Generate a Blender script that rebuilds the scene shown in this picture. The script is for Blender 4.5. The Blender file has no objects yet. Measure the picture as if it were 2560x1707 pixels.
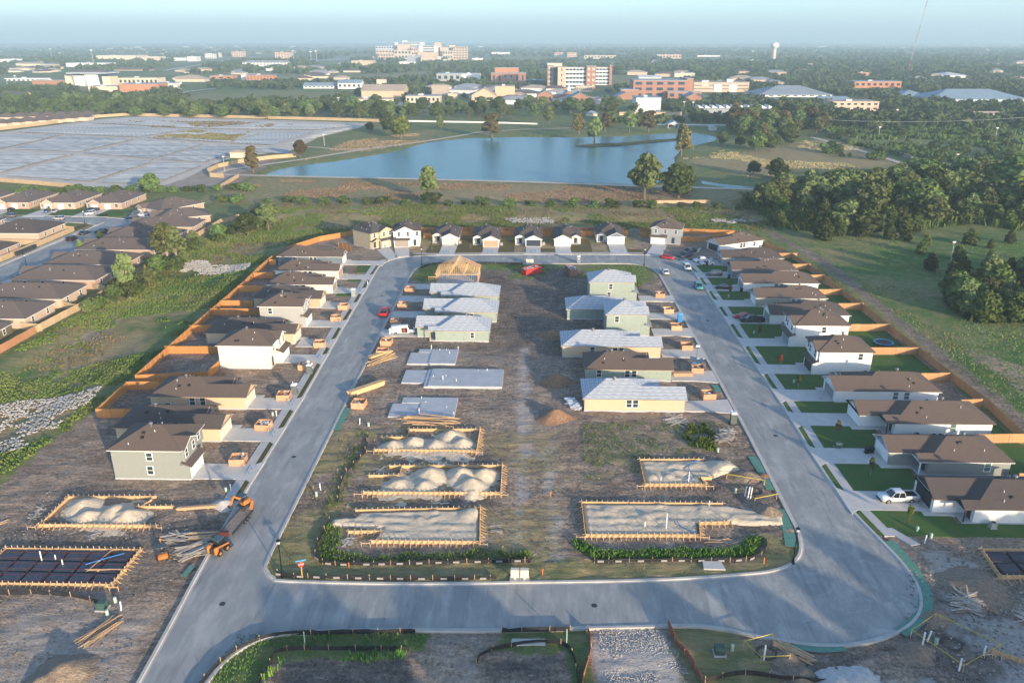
import bpy, bmesh, math, random
import numpy as np
from mathutils import Vector, Matrix
from mathutils.geometry import tessellate_polygon
R = math.radians
sc = bpy.context.scene
C = sc.collection
random.seed(7)
rng = np.random.default_rng(11)

# ------------------------------------------------------------------ camera, sky, sun, exposure
CAM_H = 66.0
cd = bpy.data.cameras.new('camera'); cam = bpy.data.objects.new('camera', cd); C.objects.link(cam)
cd.sensor_width = 36.0; cd.lens = 28.0; cd.clip_start = 0.5; cd.clip_end = 40000.0
PITCH = math.atan(755.5 / 1991.0); YAW = R(1.6)
cam.location = (0, 0, CAM_H); cam.rotation_euler = (math.pi / 2 - PITCH, 0, YAW)
sc.camera = cam
SUN_AZ = (0.57, -0.82); SUN_EL = R(10.0)
wd = bpy.data.worlds.new('World'); sc.world = wd; wd.use_nodes = True
wn = wd.node_tree.nodes; wl = wd.node_tree.links
sky = wn.new('ShaderNodeTexSky'); sky.sky_type = 'NISHITA'; sky.sun_disc = False
sky.sun_elevation = SUN_EL; sky.sun_rotation = math.atan2(SUN_AZ[0], SUN_AZ[1])
sky.altitude = 0.0; sky.air_density = 0.7; sky.dust_density = 1.0; sky.ozone_density = 2.7
HAZE_COL = (.64, .90, 1.0, 1); HAZE_D = 0.00019
bg = wn['Background']; bg.inputs['Strength'].default_value = 0.15
wl.new(sky.outputs[0], bg.inputs[0])
sd = bpy.data.lights.new('sun', 'SUN'); sun = bpy.data.objects.new('sun', sd); C.objects.link(sun)
sd.energy = 2.9; sd.angle = R(0.8); sd.color = (1.0, 0.79, 0.56)
_sv = Vector((SUN_AZ[0] * math.cos(SUN_EL), SUN_AZ[1] * math.cos(SUN_EL), math.sin(SUN_EL)))
sun.location = _sv * 300; sun.rotation_euler = (-_sv).to_track_quat('-Z', 'Y').to_euler()
sc.view_settings.view_transform = 'Standard'; sc.view_settings.look = 'None'
sc.view_settings.gamma = 1.0; sc.view_settings.exposure = 1.4; sc.view_settings.use_curve_mapping = False
sc.cycles.max_bounces = 6; sc.cycles.diffuse_bounces = 3; sc.cycles.volume_bounces = 0
sc.cycles.use_denoising = True

# ------------------------------------------------------------------ helpers
_c, _s = math.cos, math.sin
_fw = Vector((-_s(YAW) * _c(PITCH), _c(YAW) * _c(PITCH), -_s(PITCH))); _rt = Vector((_c(YAW), _s(YAW), 0)); _up = _rt.cross(_fw)
def G(px, py, z=0.0):
    """point of the place at height z, from survey coordinates on the photograph"""
    d = _fw + _rt * ((px - 1280) / 1991.0) - _up * ((py - 853.5) / 1991.0)
    t = (z - CAM_H) / d.z
    return Vector((d.x * t, d.y * t, z))

def empty(name, loc=(0, 0, 0), rz=0.0):
    o = bpy.data.objects.new(name, None); C.objects.link(o); o.location = loc; o.rotation_euler = (0, 0, rz)
    o.empty_display_size = 0.3
    return o
def tag(o, label, cat, group=None):
    o['label'] = label; o['category'] = cat
    if group: o['group'] = group
    return o
def thing(name, label, cat, loc=(0, 0, 0), rz=0.0, group=None):
    return tag(empty(name, loc, rz), label, cat, group)
def O(name, mesh, parent=None, loc=(0, 0, 0), rz=0.0, scale=None, rot=None):
    o = bpy.data.objects.new(name, mesh); C.objects.link(o); o.location = loc
    o.rotation_euler = rot if rot else (0, 0, rz)
    if scale: o.scale = scale
    if parent: o.parent = parent
    return o
def structure(o): o['kind'] = 'structure'; return o
def stuff(o): o['kind'] = 'stuff'; return o

class MB:
    def __init__(s): s.v = []; s.f = []; s.m = []
    def poly(s, pts, m=0):
        n = len(s.v); s.v += [tuple(p) for p in pts]; s.f.append(tuple(range(n, n + len(pts)))); s.m.append(m); return s
    def solid(s, v, f, m=0):
        n = len(s.v); s.v += [tuple(p) for p in v]; s.f += [tuple(i + n for i in q) for q in f]; s.m += [m] * len(f); return s
    def box(s, x0, y0, z0, x1, y1, z1, m=0):
        v = [(x0, y0, z0), (x1, y0, z0), (x1, y1, z0), (x0, y1, z0), (x0, y0, z1), (x1, y0, z1), (x1, y1, z1), (x0, y1, z1)]
        return s.solid(v, [(0, 3, 2, 1), (4, 5, 6, 7), (0, 1, 5, 4), (1, 2, 6, 5), (2, 3, 7, 6), (3, 0, 4, 7)], m)
    def frustum(s, b, t, z0, z1, m=0):
        v = [(b[0], b[2], z0), (b[1], b[2], z0), (b[1], b[3], z0), (b[0], b[3], z0), (t[0], t[2], z1), (t[1], t[2], z1), (t[1], t[3], z1), (t[0], t[3], z1)]
        return s.solid(v, [(0, 3, 2, 1), (4, 5, 6, 7), (0, 1, 5, 4), (1, 2, 6, 5), (2, 3, 7, 6), (3, 0, 4, 7)], m)
    def prism(s, pts, z0, z1, m=0):
        n = len(pts); v = [(p[0], p[1], z0) for p in pts] + [(p[0], p[1], z1) for p in pts]
        f = [tuple(reversed(range(n))), tuple(range(n, 2 * n))] + [(i, (i + 1) % n, n + (i + 1) % n, n + i) for i in range(n)]
        return s.solid(v, f, m)
    def extr(s, pts, y0, y1, m=0):
        """x,z profile pushed from y0 to y1"""
        n = len(pts); v = [(p[0], y0, p[1]) for p in pts] + [(p[0], y1, p[1]) for p in pts]
        f = [tuple(range(n)), tuple(reversed(range(n, 2 * n)))] + [((i + 1) % n, i, n + i, n + (i + 1) % n) for i in range(n)]
        return s.solid(v, f, m)
    def beam(s, p, q, w, h=None, m=0):
        p = Vector(p); q = Vector(q); h = h or w; d = q - p
        if d.length < 1e-6: return s
        d.normalize(); a = d.cross(Vector((0, 0, 1)))
        a = Vector((1, 0, 0)) if a.length < 1e-3 else a.normalized()
        b = a.cross(d).normalized(); a = a * (w / 2); b = b * (h / 2)
        v = [p - a - b, p + a - b, p + a + b, p - a + b, q - a - b, q + a - b, q + a + b, q - a + b]
        return s.solid(v, [(0, 3, 2, 1), (4, 5, 6, 7), (0, 1, 5, 4), (1, 2, 6, 5), (2, 3, 7, 6), (3, 0, 4, 7)], m)
    def tube(s, p, q, r0, r1=None, n=8, m=0):
        p = Vector(p); q = Vector(q); r1 = r0 if r1 is None else r1; d = (q - p)
        if d.length < 1e-6: return s
        d.normalize(); a = d.cross(Vector((0, 0, 1)))
        a = Vector((1, 0, 0)) if a.length < 1e-3 else a.normalized(); b = d.cross(a)
        v = []
        for c0, r in ((p, r0), (q, r1)):
            for i in range(n):
                t = 2 * math.pi * i / n; v.append(c0 + a * (r * math.cos(t)) + b * (r * math.sin(t)))
        f = [tuple(reversed(range(n))), tuple(range(n, 2 * n))] + [(i, (i + 1) % n, n + (i + 1) % n, n + i) for i in range(n)]
        return s.solid(v, f, m)
    def lathe(s, prof, n=12, c=(0, 0, 0), m=0):
        v = []; k = len(prof)
        for r, z in prof:
            for i in range(n):
                t = 2 * math.pi * i / n; v.append((c[0] + r * math.cos(t), c[1] + r * math.sin(t), c[2] + z))
        f = [(j * n + i, j * n + (i + 1) % n, (j + 1) * n + (i + 1) % n, (j + 1) * n + i) for j in range(k - 1) for i in range(n)]
        f += [tuple(reversed(range(n))), tuple(range((k - 1) * n, k * n))]
        return s.solid(v, f, m)
    def mesh(s, name, *mats, smooth=False):
        me = bpy.data.meshes.new(name); me.from_pydata(s.v, [], s.f)
        for mt in mats: me.materials.append(mt)
        if len(mats) > 1: me.polygons.foreach_set('material_index', s.m)
        if smooth: me.polygons.foreach_set('use_smooth', [True] * len(me.polygons))
        me.update(); return me
_mc = {}
def cached(key, fn):
    if key not in _mc: _mc[key] = fn()
    return _mc[key]
def npmesh(name, verts, quads, mat, smooth=False):
    me = bpy.data.meshes.new(name); nv = len(verts); k = quads.shape[1]; nf = len(quads)
    me.vertices.add(nv); me.vertices.foreach_set('co', np.ascontiguousarray(verts, dtype=np.float32).ravel())
    me.loops.add(nf * k); me.loops.foreach_set('vertex_index', np.ascontiguousarray(quads, dtype=np.int32).ravel())
    me.polygons.add(nf); me.polygons.foreach_set('loop_start', np.arange(0, nf * k, k, dtype=np.int32))
    if smooth: me.polygons.foreach_set('use_smooth', np.ones(nf, dtype=bool))
    if mat: me.materials.append(mat)
    me.update(calc_edges=True); return me

# value noise
def _hash(ix, iy, seed):
    h = (ix.astype(np.int64) * 374761393 + iy.astype(np.int64) * 668265263 + seed * 144665) & 0xffffffff
    h = ((h ^ (h >> 13)) * 1274126177) & 0xffffffff
    return ((h ^ (h >> 16)) & 0xffff) / 65535.0
def vn(x, y, seed=0):
    ix = np.floor(x); iy = np.floor(y); fx = x - ix; fy = y - iy
    fx = fx * fx * (3 - 2 * fx); fy = fy * fy * (3 - 2 * fy)
    a = _hash(ix, iy, seed); b = _hash(ix + 1, iy, seed); c = _hash(ix, iy + 1, seed); d = _hash(ix + 1, iy + 1, seed)
    return (a + (b - a) * fx) * (1 - fy) + (c + (d - c) * fx) * fy
def fbm(x, y, seed=0, n=4):
    r = 0; a = .5; t = 0
    for i in range(n):
        r = r + a * vn(x * 2 ** i, y * 2 ** i, seed + i * 17); t += a; a *= .5
    return r / t
def sdist(x, y, P):
    """signed distance to polygon, positive inside"""
    P = np.asarray(P, float); d = np.full(x.shape, 1e9); ins = np.zeros(x.shape, bool); n = len(P)
    for i in range(n):
        ax, ay = P[i]; bx, by = P[(i + 1) % n]; ex, ey = bx - ax, by - ay
        t = np.clip(((x - ax) * ex + (y - ay) * ey) / (ex * ex + ey * ey + 1e-12), 0, 1)
        d = np.minimum(d, np.hypot(x - ax - t * ex, y - ay - t * ey))
        c = ((ay > y) != (by > y)) & (x < (bx - ax) * (y - ay) / (by - ay + 1e-12) + ax); ins ^= c
    return np.where(ins, d, -d)
def catmull(P, closed=False, step=1.0):
    P = [Vector(p) for p in P]; n = len(P); out = []
    rngi = range(n) if closed else range(n - 1)
    for i in rngi:
        p0 = P[(i - 1) % n] if closed or i > 0 else P[0]; p1 = P[i]; p2 = P[(i + 1) % n]
        p3 = P[(i + 2) % n] if closed or i + 2 < n else P[-1]
        k = max(1, int((p2 - p1).length / step))
        for j in range(k):
            t = j / k
            out.append(0.5 * ((2 * p1) + (p2 - p0) * t + (2 * p0 - 5 * p1 + 4 * p2 - p3) * t * t + (3 * p1 - p0 - 3 * p2 + p3) * t ** 3))
    if not closed: out.append(P[-1])
    return out

# ------------------------------------------------------------------ materials
def nmat(name, rough=.85, spec=.3, metal=0.0):
    m = bpy.data.materials.new(name); m.use_nodes = True; nt = m.node_tree; b = nt.nodes['Principled BSDF']
    b.inputs['Roughness'].default_value = rough; b.inputs['Specular IOR Level'].default_value = spec; b.inputs['Metallic'].default_value = metal
    return m, nt.nodes, nt.links, b
def c4(c): return (c[0], c[1], c[2], 1)
def ramp(N, stops, interp='LINEAR'):
    r = N.new('ShaderNodeValToRGB'); r.color_ramp.interpolation = interp; e = r.color_ramp.elements
    while len(e) < len(stops): e.new(.5)
    for i, (p, c) in enumerate(stops): e[i].position = p; e[i].color = c4(c) if len(c) == 3 else c
    return r
def noise(N, L, coord, scale, detail=4, rough=.55, sc3=None, dist=0, rz=0):
    n = N.new('ShaderNodeTexNoise'); n.inputs['Scale'].default_value = scale; n.inputs['Detail'].default_value = detail
    n.inputs['Roughness'].default_value = rough; n.inputs['Distortion'].default_value = dist
    if sc3:
        mp = N.new('ShaderNodeMapping'); mp.inputs['Scale'].default_value = sc3; mp.inputs['Rotation'].default_value = (0, 0, rz); L.new(coord, mp.inputs[0]); L.new(mp.outputs[0], n.inputs[0])
    else: L.new(coord, n.inputs[0])
    return n.outputs[0]
def mixc(N, L, f, a, b, mode='MIX'):
    x = N.new('ShaderNodeMix'); x.data_type = 'RGBA'; x.blend_type = mode
    for i, v in ((0, f), (6, a), (7, b)):
        if isinstance(v, (int, float)): x.inputs[i].default_value = v
        elif isinstance(v, tuple): x.inputs[i].default_value = c4(v)
        else: L.new(v, x.inputs[i])
    return x.outputs[2]
def math_(N, L, op, a, b=None, c=None, clamp=False):
    x = N.new('ShaderNodeMath'); x.operation = op; x.use_clamp = clamp
    for i, v in enumerate((a, b, c)):
        if v is None: continue
        if isinstance(v, (int, float)): x.inputs[i].default_value = v
        else: L.new(v, x.inputs[i])
    return x.outputs[0]
def bump(N, L, b, h, strength=.5, dist=.05):
    x = N.new('ShaderNodeBump'); x.inputs['Strength'].default_value = strength; x.inputs['Distance'].default_value = dist
    L.new(h, x.inputs['Height']); L.new(x.outputs[0], b.inputs['Normal'])
def M(name, c1, c2=None, sc_=1.0, rough=.85, spec=.3, metal=0.0, bmp=0.0, bsc=None, bd=.03, st=None, var=0.0, det=4, lo=.3, hi=.7, obj=False):
    m, N, L, b = nmat(name, rough, spec, metal); b.inputs['Base Color'].default_value = c4(c1)
    if c2 is None and not bmp and not var: return m
    if obj: tc = N.new('ShaderNodeTexCoord'); co = tc.outputs['Object']
    else: g = N.new('ShaderNodeNewGeometry'); co = g.outputs['Position']
    col = None
    if c2 is not None:
        n = noise(N, L, co, sc_, det, sc3=st); r = ramp(N, [(lo, c1), (hi, c2)]); L.new(n, r.inputs[0]); col = r.outputs[0]
    if var:
        oi = N.new('ShaderNodeObjectInfo'); f = math_(N, L, 'MULTIPLY_ADD', oi.outputs['Random'], 2 * var, 1 - var)
        hv = N.new('ShaderNodeHueSaturation'); L.new(f, hv.inputs['Value'])
        if col is not None: L.new(col, hv.inputs['Color'])
        else: hv.inputs['Color'].default_value = c4(c1)
        col = hv.outputs[0]
    if col is not None: L.new(col, b.inputs['Base Color'])
    if bmp: bump(N, L, b, noise(N, L, co, bsc or sc_, det, sc3=st), bmp, bd)
    return m
# ---- surface materials
def make_ground_mat():
    m, N, L, b = nmat('ground_soil_and_grass', .95, .15)
    g = N.new('ShaderNodeNewGeometry'); P = g.outputs['Position']
    a = N.new('ShaderNodeVertexColor'); a.layer_name = 'zone'; sp = N.new('ShaderNodeSeparateColor'); L.new(a.outputs[0], sp.inputs[0])
    gr, dry, pale = sp.outputs[0], sp.outputs[1], sp.outputs[2]; dark = a.outputs['Alpha']
    n1 = noise(N, L, P, .35, 6, .62); n2 = noise(N, L, P, 2.2, 5, .6); n3 = noise(N, L, P, .06, 4, .6); n4 = noise(N, L, P, 1.0, 5, .65, sc3=(.35, 1.1, 1))
    d0 = ramp(N, [(.25, (.26, .185, .13)), (.5, (.42, .315, .228)), (.78, (.56, .44, .335))]); L.new(n4, d0.inputs[0])
    dk = ramp(N, [(.3, (.11, .092, .078)), (.7, (.24, .20, .165))]); L.new(n4, dk.inputs[0])
    f = math_(N, L, 'MULTIPLY_ADD', math_(N, L, 'SUBTRACT', n1, .5), 1.4, dark, True)
    dirt = mixc(N, L, f, d0.outputs[0], dk.outputs[0])
    # wheel ruts in two sweeping directions, clods and scuffs
    for k_, (s3, lo_, amt, cc, ro_) in enumerate((((1.7, .14, 1), .55, .5, (.50, .42, .34), .1), ((.16, 1.5, 1), .56, .5, (.50, .42, .33), .25), ((2.2, .25, 1), .58, .5, (.08, .068, .06), -.5), ((.3, 2.0, 1), .58, .5, (.085, .072, .06), -.15), ((1.5, .2, 1), .57, .45, (.48, .41, .33), .9))):
        tn = noise(N, L, P, .8, 4, .7, sc3=s3, dist=2 + k_ * .6, rz=ro_); tr_ = ramp(N, [(lo_, (0, 0, 0)), (lo_ + .12, (1, 1, 1))]); L.new(tn, tr_.inputs[0]); mk_ = ramp(N, [(.45, (0, 0, 0)), (.6, (amt, amt, amt))]); L.new(noise(N, L, P, .07 + .02 * k_, 3, .6), mk_.inputs[0]); dirt = mixc(N, L, math_(N, L, 'MULTIPLY', tr_.outputs[0], mk_.outputs[0]), dirt, cc)
    n6 = noise(N, L, P, 2.0, 6, .78, dist=.7); n6r = ramp(N, [(.38, (.5, .49, .48)), (.64, (1.42, 1.42, 1.4))]); L.new(n6, n6r.inputs[0]); dirt = mixc(N, L, 1.0, dirt, n6r.outputs[0], 'MULTIPLY'); n7r = ramp(N, [(.3, (.6, .6, .62)), (.7, (1.3, 1.26, 1.2))]); L.new(noise(N, L, P, .14, 5, .65, dist=.8), n7r.inputs[0]); dirt = mixc(N, L, 1.0, dirt, n7r.outputs[0], 'MULTIPLY')
    pr = ramp(N, [(.3, (.34, .30, .255)), (.7, (.56, .52, .46))]); L.new(n2, pr.inputs[0])
    pf = math_(N, L, 'MULTIPLY_ADD', math_(N, L, 'SUBTRACT', n1, .5), 2.6, math_(N, L, 'SUBTRACT', math_(N, L, 'MULTIPLY', pale, 2.0), .5))
    pf = math_(N, L, 'MULTIPLY', math_(N, L, 'MULTIPLY', pf, 1, None, True), pale, None, True)
    dirt = mixc(N, L, pf, dirt, pr.outputs[0])
    gg = ramp(N, [(.25, (.04, .10, .028)), (.5, (.078, .16, .036)), (.75, (.13, .20, .05))]); L.new(n2, gg.inputs[0])
    gt = ramp(N, [(.25, (.23, .165, .08)), (.6, (.42, .315, .16)), (.8, (.54, .42, .23))]); L.new(n4, gt.inputs[0])
    df = math_(N, L, 'MULTIPLY_ADD', math_(N, L, 'SUBTRACT', n1, .5), 1.6, dry, True)
    df = math_(N, L, 'MULTIPLY_ADD', math_(N, L, 'SUBTRACT', n3, .5), .7, df, True)
    grass = mixc(N, L, df, gg.outputs[0], gt.outputs[0])
    gf = math_(N, L, 'MULTIPLY_ADD', math_(N, L, 'SUBTRACT', n2, .5), 1.2, gr)
    gf = math_(N, L, 'MULTIPLY_ADD', math_(N, L, 'SUBTRACT', n1, .5), 1.0, gf, True)
    gf2 = ramp(N, [(.35, (0, 0, 0)), (.65, (1, 1, 1))]); L.new(gf, gf2.inputs[0])
    L.new(mixc(N, L, gf2.outputs[0], dirt, grass), b.inputs['Base Color'])
    hb = math_(N, L, 'ADD', math_(N, L, 'MULTIPLY', n4, .7), math_(N, L, 'MULTIPLY', noise(N, L, P, 5, 4, .7), .35))
    bump(N, L, b, hb, .9, .4)
    return m
MT = {}
MT['ground'] = make_ground_mat()
def road_mat():
    m, N, L, b = nmat('asphalt_road', .85, .25); g = N.new('ShaderNodeNewGeometry'); P = g.outputs['Position']
    n1 = noise(N, L, P, .09, 5, .6); n2 = noise(N, L, P, 9, 3, .7); n3 = noise(N, L, P, .5, 5, .65, sc3=(1.0, .25, 1))
    base = ramp(N, [(.3, (.262, .272, .252)), (.7, (.335, .338, .31))]); L.new(n1, base.inputs[0])
    c = mixc(N, L, math_(N, L, 'MULTIPLY', n2, .35), base.outputs[0], (.40, .385, .36))
    # dust tracked out of the lots and worn streaks
    ds = ramp(N, [(.48, (0, 0, 0)), (.68, (1, 1, 1))]); L.new(n3, ds.inputs[0])
    n5 = noise(N, L, P, .33, 6, .7, dist=1.0); d2 = ramp(N, [(.5, (0, 0, 0)), (.66, (1, 1, 1))]); L.new(n5, d2.inputs[0])
    sx = N.new('ShaderNodeSeparateXYZ'); L.new(P, sx.inputs[0])
    dd = math_(N, L, 'POWER', math_(N, L, 'ADD', math_(N, L, 'POWER', math_(N, L, 'SUBTRACT', sx.outputs[0], 45.0), 2), math_(N, L, 'POWER', math_(N, L, 'SUBTRACT', sx.outputs[1], 86.0), 2)), .5)
    near = math_(N, L, 'SUBTRACT', 1.15, math_(N, L, 'MULTIPLY', dd, .03), None, True)
    w = math_(N, L, 'MULTIPLY_ADD', math_(N, L, 'MULTIPLY', d2.outputs[0], near), .5, math_(N, L, 'MULTIPLY', ds.outputs[0], .5), True)
    c = mixc(N, L, w, c, (.54, .52, .47))
    dn = noise(N, L, P, .8, 4, .6, sc3=(1, .12, 1)); dr = ramp(N, [(.54, (0, 0, 0)), (.7, (1, 1, 1))]); L.new(dn, dr.inputs[0])
    c = mixc(N, L, math_(N, L, 'MULTIPLY', dr.outputs[0], .38), c, (.13, .13, .135))
    pt = noise(N, L, P, .22, 3, .5, dist=.4); pr_ = ramp(N, [(.42, (.9, .91, .92)), (.6, (1.06, 1.05, 1.04))]); L.new(pt, pr_.inputs[0]); c = mixc(N, L, .8, c, pr_.outputs[0], 'MULTIPLY')
    L.new(c, b.inputs['Base Color']); bump(N, L, b, n2, .25, .02); return m
MT['road'] = road_mat()
def concrete_mat(name, c1, c2, joint=0.0):
    m, N, L, b = nmat(name, .85, .25); g = N.new('ShaderNodeNewGeometry'); P = g.outputs['Position']
    n1 = noise(N, L, P, .5, 5, .6); n2 = noise(N, L, P, 6, 4, .6)
    r = ramp(N, [(.3, c1), (.7, c2)]); L.new(n1, r.inputs[0]); c = mixc(N, L, math_(N, L, 'MULTIPLY', n2, .3), r.outputs[0], tuple(x * .75 for x in c1))
    st = noise(N, L, P, .35, 6, .7, dist=.6); sr = ramp(N, [(.6, (0, 0, 0)), (.74, (1, 1, 1))]); L.new(st, sr.inputs[0])
    c = mixc(N, L, math_(N, L, 'MULTIPLY', sr.outputs[0], .35), c, (.22, .17, .13))
    if joint:
        sx = N.new('ShaderNodeSeparateXYZ'); L.new(P, sx.inputs[0]); w = None
        for i in (0, 1):
            fr = math_(N, L, 'FRACT', math_(N, L, 'DIVIDE', sx.outputs[i], joint)); e = math_(N, L, 'LESS_THAN', fr, .025)
            w = e if w is None else math_(N, L, 'MAXIMUM', w, e)
        c = mixc(N, L, math_(N, L, 'MULTIPLY', w, .4), c, (.2, .19, .17))
    L.new(c, b.inputs['Base Color']); bump(N, L, b, n2, .2, .01); return m
MT['drive'] = concrete_mat('pale_concrete', (.55, .525, .465), (.66, .63, .565))
MT['walk'] = concrete_mat('sidewalk_concrete', (.49, .465, .43), (.58, .56, .51), 1.5)
MT['kerb'] = concrete_mat('kerb_concrete', (.45, .42, .37), (.60, .57, .5))
MT['slab'] = concrete_mat('fresh_slab_concrete', (.42, .435, .435), (.54, .55, .545))
def lawn_mat(name, ca, cb, dry):
    m, N, L, b = nmat(name, .95, .1); g = N.new('ShaderNodeNewGeometry'); P = g.outputs['Position']
    n1 = noise(N, L, P, .5, 5, .6); n2 = noise(N, L, P, 14, 3, .7)
    r = ramp(N, [(.25, ca), (.75, cb)]); L.new(n2, r.inputs[0])
    dr = ramp(N, [(.5, (0, 0, 0)), (.72, (1, 1, 1))]); L.new(n1, dr.inputs[0])
    L.new(mixc(N, L, math_(N, L, 'MULTIPLY', dr.outputs[0], dry), r.outputs[0], (.17, .13, .06)), b.inputs['Base Color'])
    bump(N, L, b, n2, .8, .12); return m
MT['lawn'] = lawn_mat('sod_lawn', (.05, .11, .03), (.10, .18, .05), .5)
MT['lawn_brown'] = lawn_mat('dormant_sod', (.10, .085, .035), (.17, .135, .055), .6)
MT['grassverge'] = lawn_mat('rough_verge_grass', (.05, .07, .025), (.12, .12, .045), .9)

# ---- outlines of the streets (metres; x across, y along the side streets)
INNER = [(-31.5, 84.9), (-33.6, 85.4), (-35.3, 87.3), (-35.9, 90.5), (-36.1, 110), (-36.4, 140), (-36.7, 180), (-36.8, 215), (-36.9, 230), (-36.2, 236.5), (-33.5, 240.8), (-28, 242.4), (-17, 242.5), (10, 243.4), (26, 244), (32, 243.2), (35.8, 239.6), (37.6, 233), (38.0, 225), (38.5, 176), (38.8, 138), (38.7, 118), (38.5, 104), (38.3, 97), (36.6, 92), (33, 89.2), (28, 88.0), (16, 86.5), (-1, 85.5), (-17, 84.8)]
OUTER = [(-41, 20), (-42.7, 67), (-44.0, 91), (-44.5, 112), (-45, 142), (-46.3, 180), (-47.2, 215), (-47.8, 232), (-47.4, 241), (-44.2, 247.5), (-39, 250.6), (-32, 252.1), (-17, 253.2), (-4, 254), (14, 254.6), (32, 254.8), (39, 253.6), (44.2, 250), (47.2, 244), (48.4, 234), (48.5, 207), (48.2, 174), (48.1, 140), (47.5, 117), (47.8, 105), (49.0, 97), (49.9, 91), (49.7, 86), (47.8, 81.5), (44.2, 78.2), (39, 75.9), (33, 75.4), (27.5, 76.6), (21, 78.2), (12, 77.9), (-3, 76.9), (-16.5, 76.5), (-26, 75.9), (-31, 75.0), (-34.2, 72.0), (-35.6, 67.5), (-35.8, 60), (-35.2, 20)]
inner = catmull([(x, y, 0) for x, y in INNER], True, 1.0); outer = catmull([(x, y, 0) for x, y in OUTER], False, 1.2)
in2 = [(p.x, p.y) for p in inner]; out2 = [(p.x, p.y) for p in outer]
NST_R, NST_L = -154.0, -165.5    # street of the older neighbourhood
NROAD = [(NST_R, 120), (NST_R, 283), (-152.5, 291), (-154.5, 299), (-160, 304.5), (-168, 307), (-180, 309), (-270, 312), (-270, 301), (-190, 299), (-172, 297), (-166.5, 293), (NST_L, 284), (NST_L, 120)]
nroad = catmull([(x, y, 0) for x, y in NROAD], True, 2.0); nro2 = [(p.x, p.y) for p in nroad]

# ---- lots (front wall line, near wall y, depth of the yard): used for houses, drives and fences
LOT_L = [109.9, 122.8, 135.8, 155.6, 168.6, 182.0, 196.4, 209.6, 223.4, 239.4]
LOT_R = [100.9, 114.7, 128.5, 142.0, 155.6, 171.9, 187.2, 200.9, 214.6, 228.0, 241.6]
W1 = 8.8
flat = []     # rectangles where the soil is graded a little lower under paving, sod or a slab
def fl(x0, y0, x1, y1): flat.append((min(x0, x1), min(y0, y1), max(x0, x1), max(y0, y1)))
for y in LOT_R: fl(48, y - 1.8, 71, y + 11.5)
fl(48, 97.5, 60, 258); fl(57, 97.5, 90, 262)
for y in LOT_L: fl(-75, y - .3, -45, y + 9.2)
fl(-50.5, 108, -45, 246)

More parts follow.
